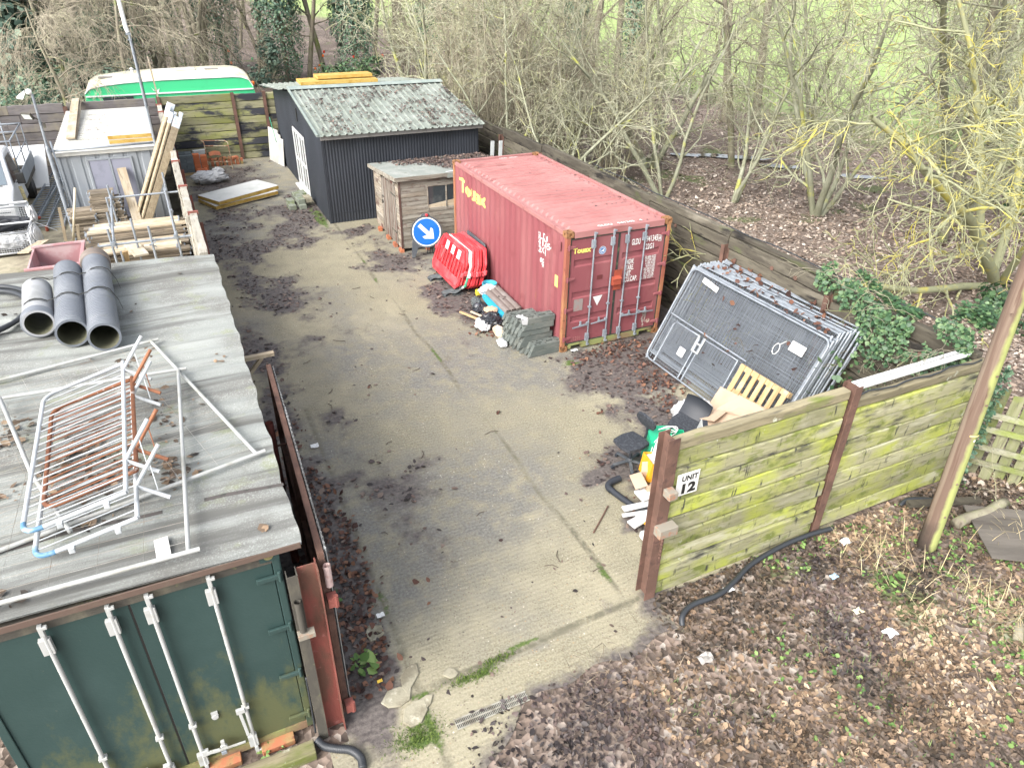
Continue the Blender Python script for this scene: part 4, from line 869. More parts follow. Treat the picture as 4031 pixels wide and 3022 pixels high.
b = MB(); b.cbox((-2.10, -6.37, 1.24), (.26, .13, .13)); b.build('latch_bracket', m_brkt, ff, world=True, bevel=.006)
b = MB()
for k in range(7): b.tube([(-2.08+.006*math.sin(k*2), -6.31, 1.08-k*.055), (-2.08, -6.318, 1.05-k*.055)], .016, 6)
b.build('chain', m_rust, ff, world=True)
sg = thing('unit_sign', 'white sign with black lettering reading UNIT 12 on the mossy fence', 'sign', (-1.985, -6.29, 1.64))
b = MB(); b.box((0, -.006, 0), (.32, 0, .33)); b.build('sign_plate', m_white, sg, bevel=.002)
text('UNIT', .105, (.065, -.0075, .215), (1, 0, 0), (0, 0, 1), m_blackl, sg, .92, 1.05, .005)
text('12', .19, (.055, -.0075, .035), (1, 0, 0), (0, 0, 1), m_blackl, sg, 1.15, 1.1, .011)
# side fence behind the container and fence panels
rf_ = thing('sleeper_fence', 'dark weathered sleeper fence running behind the red container to the wood', 'fence', (3.4, 0, 0))
posts = [-3.45, -.72, 2.08, 4.85, 7.6, 10.3]
ends = [-6.12]+posts+[12.9]; tops = [2.36, 2.44, 2.42, 2.40, 2.42, 2.36, 2.3]
for k in range(len(ends)-1):
    b = MB(); bay(b, (3.36, ends[k]+.02, 0), (3.36, ends[k+1]-.02, 0), 0.0, tops[k]+R.uniform(-.03, .03), (1, 0, 0), t=.14, split=.15, jit=.014, h=.26); b.build('sleeper_panel', m_sly, rf_, world=True, bevel=.028)
for y in posts:
    b = MB(); hbeam(b, 3.30, y, 0, 2.15, w=.10, d=.15, rot=PI/2); b.build('steel_post', m_rust, rf_, world=True)
b = MB()
for (y, z) in ((-2.0, 2.10), (-2.6, 2.13), (-1.0, 1.9), (1.0, 2.0), (.4, 1.95), (-5.3, 1.9)):
    b.lathe([(.045, 0), (.045, .012)], 6, M=Matrix.Translation((3.345, y, z)) @ Matrix.Rotation(-PI/2, 4, 'Y'))
b.build('bolt_plate', m_rust, rf_, world=True)
def cable(name, label, pts, r, cat='cable'):
    b = MB(); b.tube(pts, r, 6); o = b.build(name, m_hose, smooth=True); return tag(o, label, cat)
cable('cable', 'thin black cable lying along the top of the dark side fence', [(3.49+.04*math.sin(k*1.3), -5.6+k*.55, 2.445+.012*math.sin(k*2.1)) for k in range(20)], .012)
cable('cable', 'thin black cable draped along the top of the mossy front fence', [(.85+k*.22, -6.22+.03*math.sin(k*1.7), 2.30+.008*math.sin(k)) for k in range(12)], .012)
# white strips behind the front fence
for k, (y, z, w_, lb) in enumerate(((-6.06, 2.295, .075, 'front white plastic trim length resting on the front fence top'), (-5.955, 2.285, .06, 'rear white plastic trim length behind another along the front fence'))):
    b = MB(); b.beam((.93, y, z), (3.25, y+.02, z+.01), w_, .035); o = b.build('plastic_trim', m_frame, bevel=.004); tag(o, lb, 'plastic trim')
# far end fence, algae covered, with posts
bf = thing('sleeper_fence', 'algae stained sleeper fence at the far end of the yard below the caravan', 'fence', (-4, 19.3, 0))
for (a, c, zt) in ((-6.42, -3.94, 2.45), (-3.83, -2.78, 2.42), (-2.68, 2.6, 2.42)):
    b = MB(); bay(b, (a, 19.26, 0), (c, 19.26, 0), 0, zt, (0, 1, 0), split=.15, h=.27); b.build('sleeper_panel', m_slback, bf, world=True, bevel=.02)
for x in (-6.48, -3.885, -2.73):
    b = MB(); hbeam(b, x, 19.28, 0, 2.46, w=.12, d=.18); b.build('steel_post', m_rust, bf, world=True)
gf = thing('sleeper_fence', 'grey sleeper fence behind the grey cabin and white truck', 'fence', (-10, 19.3, 0))
for (a, c) in ((-15.0, -12.3), (-12.2, -9.55), (-9.45, -6.56)):
    b = MB(); bay(b, (a, 19.26, 0), (c, 19.26, 0), 0, 2.42, (0, 1, 0), h=.30, split=.2, jit=.012); b.build('sleeper_panel', m_slgrey, gf, world=True, bevel=.022)
for x in (-9.5, -12.25): 
    b = MB(); hbeam(b, x, 19.24, 0, 2.3, w=.14, d=.15); b.build('steel_post', m_rust, gf, world=True)
# dividing fence seen almost edge on
df = thing('sleeper_fence', 'pale topped sleeper fence dividing the yard from the scaffold store', 'fence', (-6.38, 8, 0))
dz = [2.30, 2.22, 2.2, 2.22, 2.2, 2.25, 2.3]; de = [-2.9, -.2, 2.35, 4.95, 7.4, 9.95, 12.5, 15.0, 17.4, 19.2]
for k in range(len(de)-1):
    b = MB(); xx = -6.42-.02*(k-3) if k > 2 else -6.36
    zt = 2.24+(.10 if k == 2 else 0)+R.uniform(-.03, .03)
    bay(b, (xx-.05, de[k]+.01, 0), (xx-.05, de[k+1]-.01, 0), 0, zt, (1, 0, 0), t=.15, split=.1, jit=.012); b.build('sleeper_panel', m_sldiv if k > 1 else m_sly, df, world=True, bevel=.008)
    if k > 1:
        b = MB(); yy = de[k+1]; b.box((xx-.08, yy-.035, zt-.06), (xx+.13, yy+.035, zt+.012)); b.build('steel_strap', m_rustred, df, world=True)
    b = MB(); hbeam(b, xx+.14, de[k+1]-.02, 0, zt-.25, w=.08, d=.08); b.build('steel_post', m_rustred, df, world=True)
# ================================================================ GATE AND GATE POSTS BY THE GREEN CONTAINER
gp = thing('gate_post', 'red oxide steel beam gate post beside the dark green container', 'gate post', (-6.20, -6.40, 0))
b = MB(); L_ = 2.36
b.box((-.085, .04, 0), (.085, .052, L_)); b.box((-.095, -.06, 0), (-.083, .052, L_-.01)); b.box((.083, -.06, 0), (.095, .12, L_-.01)); b.build('beam', m_rustred, gp)
gh = thing('gate_post', 'blackened steel channel post with a pipe socket beside the red gate post', 'gate post', (-6.335, -6.42, 0))
b = MB(); b.box((-.05, -.05, 0), (.045, -.042, 2.38)); b.box((.037, -.042, 0), (.045, .07, 2.38)); b.box((-.05, -.042, 0), (-.042, .07, 2.36)); b.build('channel', m_steeldk, gh)
b = MB(); b.tube([(.0, -.085, 1.72), (.0, -.085, 2.10)], .033, 12, cap=False); b.tube([(.0, -.085, 1.72), (.0, -.085, 2.10)], .028, 12, cap=False); b.build('pipe_socket', m_steeldk, gh, smooth=True)
b = MB(); b.box((-.055, -.13, 1.64), (.10, -.05, 1.70)); b.build('bracket', m_brkt, gh, bevel=.004)
gt = thing('steel_gate', 'rusty steel framed gate clad in corrugated sheet standing open along the green container', 'gate', (-6.06, -6.33, 0))
ga = Vector((-6.05, -6.30, 0)); gb = Vector((-5.93, -2.55, 0)); gd = (gb-ga).normalized(); gn = Vector((gd.y, -gd.x, 0))
b = MB(); GZ = 2.40
for z in (.12, 1.2, GZ-.05): b.beam(ga+Vector((0, 0, z)), gb+Vector((0, 0, z)), .06, .10)
for s in (0, .5, 1.0):
    p = ga.lerp(gb, s*.985+.0075); b.beam(p+Vector((0, 0, .06)), p+Vector((0, 0, GZ-.1)), .07, .055, up=(0, 1, 0))
b.build('gate_frame', m_rust, gt, world=True, bevel=.004)
b = MB(); n = 400; vs = []; fs = []; GL = (gb-ga).length
for i in range(n+1):
    s = GL*i/n; step = .02*math.sin(s*1.9)+(.05 if s > 2.55 else 0); a = .010*math.sin(2*PI*s/.076)
    p = ga+gd*s+gn*(.05+a)
    vs += [p+Vector((0, 0, .05)), p+Vector((0, 0, GZ+.03-step+.01*math.sin(s*9)))]
for i in range(n): fs.append((2*i, 2*i+2, 2*i+3, 2*i+1))
m_tin = mk('grey_corrugated_tin', (.40, .42, .44), [((.28, .29, .30), 3, .45, .62, (1, 1, .3)), ((.30, .14, .08), 4, .68, .76)], rough=.5, metal=.25)
b.add(vs, fs); b.build('corrugated_sheet', m_tin, gt, world=True, smooth=True)
b = MB(); b.tube([ga+gn*.0+Vector((.03, -.05, 2.02)), ga+Vector((.03, -.05, 2.28))], .035, 12, cap=False); b.tube([ga+Vector((.03, -.05, 2.02)), ga+Vector((.03, -.05, 2.28))], .03, 12, cap=False)
b.build('hinge_tube', mk('pale_pink_tube', (.55, .42, .40), [((.35, .18, .14), 8, .5, .65)], rough=.7), gt, world=True)
b = MB()
for z in (.25, 1.85): b.cbox((-6.02, -6.37, z), (.09, .10, .11)); b.tube([(-5.99, -6.40, z-.07), (-5.99, -6.40, z+.07)], .025, 8)
b.build('hinge', m_rustred, gt, world=True)
rp = thing('pipe_post', 'short red oxide tube standing between green container roof and open gate', 'post', (-6.13, -3.75, 0))
b = MB(); b.tube([(0, 0, 0), (0, 0, 2.26)], .05, 14, cap=False); b.tube([(0, 0, 0), (0, 0, 2.26)], .043, 14, cap=False); b.build('tube', m_rustred, rp, smooth=True)
b = MB(); b.beam((0, .02, 1.9), (.16, .02, 1.9), .02, .02); b.build('stay', m_rust, rp)
tb = thing('timber_bracket', 'mossy timber bracket sticking out beside the green container roof edge', 'timber', (-6.2, -1.9, 2.2))
b = MB(); b.beam((0, 0, 0), (.42, .02, .0), .08, .05); b.build('arm', m_pale, tb); b = MB(); b.beam((.0, 0, -.3), (.25, .01, -.03), .06, .045); b.build('brace', m_pale, tb)
# ================================================================ TELEGRAPH POLE
m_pole = mk('creosoted_pole', (.135, .092, .07), [((.22, .17, .13), 3, .45, .62, (3, 3, .12)), ((.09, .05, .035), 6, .56, .7, (3, 3, .15))], rough=.85, bump=(.6, 20, (1, 1, .1)))
_q = Vector((-.16/4.3, .10/4.3, 1)).to_track_quat('Z', 'Y').inverted() @ Vector((.25, -.97, 0)); POLE_DIR = (_q.x, _q.y, 0)
def pole_mat():
    m = m_pole.copy(); m.name = 'pole_algae_side'; N = m.node_tree.nodes; L = m.node_tree.links; b = N['Principled BSDF']; cur = b.inputs['Base Color'].links[0].from_socket
    tc = N.new('ShaderNodeTexCoord'); d = N.new('ShaderNodeVectorMath'); d.operation = 'DOT_PRODUCT'; d.inputs[1].default_value = POLE_DIR; L.new(tc.outputs['Object'], d.inputs[0])
    n = N.new('ShaderNodeTexNoise'); n.inputs['Scale'].default_value = 3; n.inputs['Detail'].default_value = 6; L.new(tc.outputs['Object'], n.inputs['Vector'])
    a = N.new('ShaderNodeMath'); a.operation = 'MULTIPLY_ADD'; a.inputs[1].default_value = .12; L.new(n.outputs['Fac'], a.inputs[0]); L.new(d.outputs['Value'], a.inputs[2])
    r = N.new('ShaderNodeMapRange'); r.inputs[1].default_value = .115; r.inputs[2].default_value = .15; L.new(a.outputs[0], r.inputs[0])
    x = N.new('ShaderNodeMix'); x.data_type = 'RGBA'; L.new(r.outputs[0], x.inputs[0]); L.new(cur, x.inputs[6]); x.inputs[7].default_value = (.30, .33, .12, 1)
    s = N.new('ShaderNodeSeparateXYZ'); L.new(tc.outputs['Object'], s.inputs[0]); r2 = N.new('ShaderNodeMapRange'); r2.inputs[1].default_value = 1.15; r2.inputs[2].default_value = .55
    n2 = N.new('ShaderNodeMath'); n2.operation = 'MULTIPLY_ADD'; n2.inputs[1].default_value = .9; L.new(n.outputs['Fac'], n2.inputs[0]); L.new(s.outputs['Z'], n2.inputs[2]); L.new(n2.outputs[0], r2.inputs[0])
    inv = N.new('ShaderNodeMath'); inv.operation = 'SUBTRACT'; inv.inputs[0].default_value = 1; L.new(r.outputs[0], inv.inputs[1]); ml = N.new('ShaderNodeMath'); ml.operation = 'MULTIPLY'; L.new(inv.outputs[0], ml.inputs[0]); L.new(r2.outputs[0], ml.inputs[1])
    x2 = N.new('ShaderNodeMix'); x2.data_type = 'RGBA'; L.new(ml.outputs[0], x2.inputs[0]); L.new(x.outputs[2], x2.inputs[6]); x2.inputs[7].default_value = (.035, .028, .024, 1); L.new(x2.outputs[2], b.inputs['Base Color'])
    return m
tp = thing('telegraph_pole', 'tall round wooden telegraph pole with green algae down one side', 'pole', (1.93, -7.18, 0))
b = MB(); LEAN = (-.16, .10)
b.tube([(0, 0, z) for z in [-.1+.35*k for k in range(26)]], [.126-.0028*k+R.uniform(-.002, .002) for k in range(26)], 20); b.build('shaft', pole_mat(), tp, smooth=True, M=Vector((LEAN[0]/4.3, LEAN[1]/4.3, 1)).to_track_quat('Z', 'Y').to_matrix().to_4x4())
b = MB()
for a in range(7):
    t = -2.4+a*.16; z = 2.05; b.add([(LEAN[0]*z/4.3+.126*math.cos(t+q*.16), LEAN[1]*z/4.3+.126*math.sin(t+q*.16), z+dz_) for q, dz_ in ((0, -.012), (1, -.012), (1, .012), (0, .012))], [(0, 1, 2, 3)])
b.build('yellow_tag', mk('yellow_tag', (.75, .62, .25), rough=.5), tp)
b = MB(); b.lathe([(.018, 0), (.018, .004)], 12, M=Matrix.Translation((LEAN[0]*.46-.03, LEAN[1]*.46-.123, 1.98)) @ Matrix.Rotation(PI/2, 4, 'X')); b.build('round_tag', m_white, tp)
b = MB()
for k in range(9):
    z = .8+k*.42+R.uniform(-.1, .1); t = R.choice((-2.6, -1.9, -1.2)); b.lathe([(.016, 0), (.012, .012)], 8, M=Matrix.Translation((LEAN[0]*z/4.3+.122*math.cos(t), LEAN[1]*z/4.3+.122*math.sin(t), z)) @ Matrix.Rotation(t, 4, 'Z') @ Matrix.Rotation(PI/2, 4, 'Y'))
b.build('knot', m_pole, tp)
# ================================================================ OLD WOVEN FENCE PANEL, BOARD, HOSES, LITTER
hm = thing('slatted_fence', 'old green slatted wooden fence panel beyond the telegraph pole', 'fence', (4.6, -6.3, 0))
m_hm = wood('green_fence_slat', (.21, .21, .13), (.16, .17, .085), (.10, .095, .065), 'z', extra=[((.15, .18, .05), 2, .5, .66)], rnd=.25)
m_hr = wood('green_fence_rail', (.24, .24, .15), (.30, .30, .23), (.12, .11, .08), 'x', extra=[((.19, .23, .06), 2, .45, .62)], rnd=.25)
ha = Vector((3.75, -6.15, .05)); hb_ = Vector((6.2, -9.2, .05)); hd = (hb_-ha).normalized(); hn = Vector((-hd.y, hd.x, 0))
b = MB()
for k in range(20):
    s = .02+k*.19; p = ha+hd*s; sd = .03 if k % 2 else -.03
    b.plank(p+hn*sd+Vector((0, 0, R.uniform(0, .1))), p+hd*.15+hn*sd+Vector((0, 0, R.uniform(0, .1))), (0, 0, 1), hn, 1.55+R.uniform(-.05, .05), .016, 1, .004)
b.build('slat', m_hm, hm, world=True)
for z in (.35, .62, .95, 1.2):
    b = MB(); b.plank(ha+Vector((0, 0, z))-hn*.05, hb_+Vector((0, 0, z-.1))-hn*.05, (0, 0, 1), hn*-1, .09, .03, 4, .006); b.build('rail', m_hr, hm, world=True)
bd = thing('plywood_board', 'large dark wet plywood board lying on the litter beyond the pole', 'board', mat=Matrix.Translation((3.45, -7.85, .24)) @ Matrix.Rotation(-.62, 4, 'Z') @ Matrix.Rotation(-.04, 4, 'Y'))
b = MB(); b.box((-.9, -.55, 0), (.9, .55, .02)); b.build('sheet', mk('wet_dark_plywood', (.10, .09, .08), [((.15, .135, .12), 2, .45, .65, (.3, 2, 1)), ((.06, .05, .045), 5, .55, .7, (.3, 2, 1))], rough=.6, bump=(.4, 30, (.2, 1, 1))), bd)
lg = MB(); lg.tube([(2.6+k*.14, -7.10+.02*math.sin(k), .19) for k in range(9)], .08, 10); o = lg.build('log', m_bark, smooth=True); tag(o, 'rotting log lying behind the dark plywood board', 'log')
lg = MB(); lg.beam((2.35, -6.5, .18), (3.4, -6.9, .2), .10, .07); o = lg.build('rotten_timber', m_sly); tag(o, 'rotten squared timber lying at the foot of the right end of the mossy fence', 'timber')
lg = MB(); lg.tube([(1.55, -8.75, .07), (1.75, -8.62, .08), (1.9, -8.58, .06)], [.055, .06, .05], 9); o = lg.build('log', m_bark, smooth=True); tag(o, 'short broken log stub half buried in leaves at the bottom right', 'log')
def smooth_path(P, n=8):
    P = [Vector(p) for p in P]; out = []
    for i in range(len(P)-1):
        p0, p1, p2, p3 = P[max(i-1, 0)], P[i], P[i+1], P[min(i+2, len(P)-1)]
        for k in range(n):
            t = k/n; out.append(.5*((2*p1)+(p2-p0)*t+(2*p0-5*p1+4*p2-p3)*t*t+(3*p1-p0-3*p2+p3)*t**3))
    return out+[P[-1]]
def hose(label, P, r, ribs=0, name='hose', mat=None):
    pts = smooth_path(P); b = MB()
    if ribs:
        L_ = sum((pts[i+1]-pts[i]).length for i in range(len(pts)-1)); n = int(L_/ribs); q = []; rs = []; acc = 0; i = 0
        for k in range(n*3):
            d = L_*k/(n*3); 
            while i < len(pts)-2 and acc+(pts[i+1]-pts[i]).length < d: acc += (pts[i+1]-pts[i]).length; i += 1
            seg = (pts[i+1]-pts[i]).length; q.append(pts[i].lerp(pts[i+1], (d-acc)/max(seg, 1e-6))); rs.append(r if k % 3 else r*.86)
        b.tube(q, rs, 10)
    else: b.tube(pts, r, 10)
    return tag(b.build(name, mat or m_hose, smooth=True), label, 'hose')
hose('long black hose curving over the leaves along the foot of the mossy fence', [(-1.99, -6.83, .0), (-1.93, -6.74, .06), (-1.72, -6.66, .075), (-1.3, -6.66, .07), (-.95, -6.56, .07), (-.55, -6.42, .075), (.05, -6.33, .08), (.56, -6.33, .10), (1.0, -6.36, .09)], .036)
hose('short black hose in the litter behind the telegraph pole base', [(2.35, -6.40, .07), (2.53, -6.40, .13), (2.88, -6.58, .13), (3.3, -6.85, .10), (3.6, -7.1, .06)], .036)
hose('short ribbed black drain hose poking out below the gate posts', [(-6.42, -6.50, .10), (-6.36, -6.58, .05), (-6.25, -6.66, .05), (-6.12, -6.74, .05), (-6.05, -6.86, .05), (-6.06, -6.98, .05)], .045, ribs=.018)
hose('thin black cable hanging at the bottom right corner of the green container', [(-6.39, -6.36, .9), (-6.40, -6.40, .5), (-6.41, -6.44, .12)], .010, name='cable')
dr_ = thing('drain_channel', 'slotted steel drain channel set in the concrete at the yard entrance', 'drain', mat=basis((-5.03, -6.90, .004), (1, .0, 0), (0, 1, 0)))
b = MB(); b.box((0, -.065, 0), (.86, -.052, .006)); b.box((0, .052, 0), (.86, .065, .006)); 
for k in range(44): b.box((.004+k*.0195, -.052, 0), (.012+k*.0195, .052, .005))
b.box((0, -.006, .001), (.86, .006, .0065)); b.build('grate', mk('drain_grate', (.36, .35, .30), [((.2, .18, .14), 9, .5, .65)], rough=.6, metal=.2), dr_)
b = MB(); b.box((.004, -.05, -.003), (.855, .05, -.0005)); b.build('channel_shade_sheet', m_blackl, dr_)  # black sheet below the grate paints the shade inside the channel
b = MB(); b.plank((-8.9, -6.52, 0), (-6.45, -6.50, 0), (0, 0, 1), (0, -1, 0), .13, .16, 8, .008); o = b.build('timber_baulk', m_sltop, bevel=.01); tag(o, 'mossy timber baulk on the ground in front of the green container doors', 'timber')
m_bricko = mk('old_orange_brick', (.40, .15, .08), [((.3, .22, .1), 6, .5, .66), ((.2, .08, .05), 12, .6, .72)], rough=.9, bump=(.6, 40))
for k, (x0, x1) in enumerate(((-6.95, -6.62), (-7.45, -7.15), (-7.95, -7.7))):
    b = MB(); b.box((x0, -6.40, 0), (x1, -6.2, .075)); o = b.build('brick', m_bricko, bevel=.008); tag(o, 'broken orange brick bedded under the green container door sill', 'brick', 'bricks under the green container')
def scrap(label, x, y, s, col, z=None, seed=0, cat='litter', name='litter'):
    rr = random.Random(seed); zz = gz(np.array([x]), np.array([y]))[0]+.03 if z is None else z; b = MB(); n = 5; vs = []
    for j in range(n):
        for i in range(n): vs.append((x+(i-2)*s/4+rr.uniform(-.2, .2)*s/4, y+(j-2)*s/4*.7+rr.uniform(-.2, .2)*s/4, zz+rr.uniform(0, .25)*s))
    b.add(vs, [(j*n+i, j*n+i+1, (j+1)*n+i+1, (j+1)*n+i) for j in range(n-1) for i in range(n-1)])
    mname = 'litter_%02d' % int(col[0]*10+col[2]*50); m = bpy.data.materials.get(mname) or mk(mname, col, rough=.6)
    return tag(b.build(name, m), label, cat)
W_ = (.75, .76, .75)
scrap('crumpled white tissue in the leaves right of the steel fence end post', -1.1, -6.62, .13, W_, seed=1)
scrap('crumpled white wrapper by the black hose near the middle fence post', .98, -6.62, .15, W_, seed=2)
scrap('small blue and white wrapper in the leaf litter', .30, -7.05, .11, (.35, .55, .75), seed=3)
scrap('flat white paper litter among leaves well in front of the fence', .22, -8.02, .17, W_, seed=4)
scrap('pale yellow crumpled wrapper in the leaf litter', .12, -7.62, .13, (.75, .72, .5), seed=5)
scrap('white paper scrap on the concrete beside the gate leaf pile', -5.35, -5.15, .10, W_, z=.02, seed=6)
scrap('small white scrap on the concrete near the far end of the gate', -5.35, -1.25, .13, W_, z=.02, seed=7)
scrap('bright yellow scrap of peel at the yard entrance', -5.62, -6.05, .06, (.8, .55, .08), z=.02, seed=8)
scrap('white paper scrap by the front post of the mossy fence', -1.62, -5.72, .09, W_, z=.02, seed=9)
scrap('dull grey flattened bottle in the leaves left of the black hose end', -2.05, -7.35, .2, (.35, .33, .31), seed=10)
scrap('white scrap under the front left corner of the red container', .30, -.06, .14, W_, z=.02, seed=12)
m_stone = mk('pale_broken_concrete', (.30, .28, .21), [((.2, .18, .13), 6, .45, .62), ((.42, .40, .32), 9, .58, .7)], rough=.9, bump=(.6, 30))
for k, (x, y, sx, sy) in enumerate(((-5.48, -5.35, .15, .11), (-5.50, -6.32, .20, .14), (-5.38, -6.6, .13, .2), (-5.30, -6.15, .10, .2), (-5.27, -6.52, .10, .16), (-4.85, -6.28, .12, .07))):
    b = MB(); n = 7; poly = [(sx*(.6+.5*R.random())*math.cos(2*PI*q/n), sy*(.8+.3*R.random())*math.sin(2*PI*q/n)) for q in range(n)]; b.prism(poly, 0, .022+.01*R.random()); o = b.build('concrete_lump', m_stone, bevel=.008); o.matrix_basis = place((x, y, 0), R.uniform(0, 3)); tag(o, 'pale lump of broken concrete at the left edge of the yard entrance', 'concrete lump', 'broken concrete along the entrance edge')
# fallen twigs
m_twigd = mk('dead_twig', (.10, .08, .065), [((.16, .13, .1), 5, .5, .7)], rough=.9)
for k in range(16):
    x, y = R.uniform(-5.2, -2.2), R.uniform(-6.2, 5); a = R.uniform(0, 6.3); l = R.uniform(.1, .28); b = MB(); b.tube([(x, y, .012), (x+l*.5*math.cos(a), y+l*.5*math.sin(a), .02), (x+l*math.cos(a+.3), y+l*math.sin(a+.3), .012)], .006, 5)
    tag(b.build('twig', m_twigd), 'small dark fallen twig lying on the open concrete', 'twig', 'fallen twigs on the concrete')
# ================================================================ DARK GREEN CONTAINER WITH FELTED ROOF
gc = thing('shipping_container', 'dark green container with felt covered roof and pale grey lock rods', 'shipping container', (-8.84, -6.3, 0))
GX0, GX1, GY0, GY1 = -8.84, -6.40, -6.30, .30
b = MB(); pts = corr_pts(0, GY1-GY0); vs = []
for s in pts: vs += [(GX1-.012-corr(s), GY0+s, .1), (GX1-.012-corr(s), GY0+s, 2.50)]
b.add(vs, [(2*i, 2*i+2, 2*i+3, 2*i+1) for i in range(len(pts)-1)]); b.build('side_wall', m_dgreen, gc, world=True)
b = MB(); b.box((GX0, GY0+.1, .1), (GX0+.03, GY1, 2.5)); b.box((GX0+.03, GY1-.03, .1), (GX1-.05, GY1, 2.5)); b.build('back_wall', m_dgreen, gc, world=True)
for xa in (GX1-.07, GX0): b = MB(); b.box((xa, GY0+.004, .06), (xa+.07, GY0+.09, 2.48)); b.build('corner_post', m_dgreen, gc, world=True, bevel=.006)
b = MB(); b.box((GX0+.07, GY0+.01, 2.44), (GX1-.07, GY0+.09, 2.58)); b.build('door_header', m_steeldk, gc, world=True); b = MB(); b.box((GX0+.07, GY0+.006, .05), (GX1-.07, GY0+.09, .15)); b.build('door_sill', m_sill, gc, world=True)
def gcasting(z):
    b = MB(); b.cbox((GX1-.085, GY0+.045, z+.06), (.17, .10, .12)); b.lathe([(.0, .0), (.042, 0)], 14, mi=1, M=Matrix.Translation((GX1-.09, GY0-.0065, z+.06)) @ Matrix.Rotation(PI/2, 4, 'X'), cap=False); b.build('corner_casting', [m_dgreen, m_sill], gc, world=True, bevel=.0)
gcasting(2.48)
DXM = -7.622
gl = []
for x0, x1 in ((GX0+.07, DXM-.008), (DXM+.008, GX1-.075)):
    b = MB(); b.box((x0, GY0+.02, .15), (x1, GY0+.06, 2.44)); gl.append(b.build('door', m_dgreen, gc, world=True, bevel=.006))
b = MB(); b.box((DXM-.012, GY0+.024, .15), (DXM+.012, GY0+.05, 2.44)); b.build('door_gasket', m_blackl, gc, world=True)
m_siltop = m_silver
def grod(x, par, handle):
    o = lock_rod(x-gc.location.x if 0 else x+8.84, .06, 2.50, par, y=-.03+.0, r=.019, brk=(.75,), handle=handle, hz=.32, mat=m_silver); return o
grod(-8.235, gl[0], 1); grod(-7.76, gl[0], -1); grod(-7.47, gl[1], 1); grod(-6.99, gl[1], None)
b = MB(); b.beam((-7.03, -6.36, .36), (-7.05, -6.345, .72), .03, .014); b.cbox((-7.04, -6.345, .74), (.08, .03, .06)); b.build('handle_hook', m_silver, gl[1], world=True, bevel=.003)
b = MB(); b.lathe([(.035, 0), (.03, .02)], 10, M=Matrix.Translation((-7.27, -6.285, .72)) @ Matrix.Rotation(PI/2, 4, 'X')); b.cbox((-7.27, -6.29, .76), (.06, .02, .05)); b.build('seal_plate', m_silver, gl[1], world=True)
pl = thing('padlock', 'small steel padlock hanging on the right green container door', 'padlock', (-7.28, -6.365, .25)); b = MB(); b.cbox((0, 0, 0), (.05, .025, .045)); b.build('lock_body', m_galv, pl, bevel=.004); b = MB(); b.tube([(-.015, 0, .02), (-.015, 0, .055), (0, 0, .07), (.015, 0, .055), (.015, 0, .02)], .005, 6); b.build('shackle', m_galv, pl)
for z in (.30, .95, 1.62, 2.28):
    b = MB(); b.cbox((GX1-.12, GY0-.008, z), (.22, .03, .05)); b.tube([(GX1-.03, GY0-.015, z-.06), (GX1-.03, GY0-.015, z+.06)], .018, 8); b.build('hinge', m_dgreen, gl[1], world=True, bevel=.006)
# felt roof with soft corrugation running across
RX0, RX1, RY0, RY1 = -11.6, -6.20, -6.36, 1.26
roofy = lambda u, v: RY0+v*(RY1-RY0)+(1-u)*(RX1-RX0)*(.02+.09*v)
def roofz(x, y): return 2.655+.010*math.sin(2*PI*(y+.12*math.sin(x*.7))/.29)*(0.75+.5*math.sin(x*1.1+y))+.012*math.sin(x*1.7+y*.6)-.02*max(0, (x+6.8))*1.0+.008*math.sin(y*5+x*9)*(1 if x > -6.3 else 0)
b = MB(); nu, nv = 46, 220
tpf = lambda u, v: (RX0+u*(RX1-RX0)+(.010*math.sin(v*37)+.007*math.sin(v*91) if u > .99 else 0), roofy(u, v), roofz(RX0+u*(RX1-RX0), RY0+v*(RY1-RY0)))
b.sheet(tpf, nu, nv); b.sheet(lambda u, v: (tpf(u, v)[0], tpf(u, v)[1], tpf(u, v)[2]-.015), nu, nv)
b.build('felt_roof', m_felt, gc, world=True, smooth=True)
b = MB(); b.box((RX0, RY0-.004, 2.585), (RX1-.01, RY0+.012, 2.64)); b.build('roof_edge_batten', mk('brown_edge_strip', (.11, .075, .06), [((.12, .09, .07), 7, .5, .65)], rough=.8), gc, world=True)
b = MB()
for k in range(30):
    x0 = RX0+(RX1-RX0)*k/30; x1 = RX0+(RX1-RX0)*(k+1)/30; y = -5.44+.02*math.sin(k); y2 = -5.44+.02*math.sin(k+1)
    if x0 < -7.4 or x0 > -7.05: b.add([(x0, y-.028, roofz(x0, y-.028)+.005), (x1, y2-.028, roofz(x1, y2-.028)+.005), (x1, y2+.028, roofz(x1, y2+.028)+.005), (x0, y+.028, roofz(x0, y+.028)+.005)], [(0, 1, 2, 3)])
b.build('roof_seam_strip', mk('dark_seam', (.09, .08, .075), [((.05, .05, .045), 8, .5, .6)], rough=.8), gc, world=True)
b = MB(); b.plank((-6.25, RY0+1.0, 2.5), (-6.25, RY1+.0, 2.5), (0, 0, 1), (1, 0, 0), .10, .03, 12, .006); b.build('side_batten', m_sly, gc, world=True)
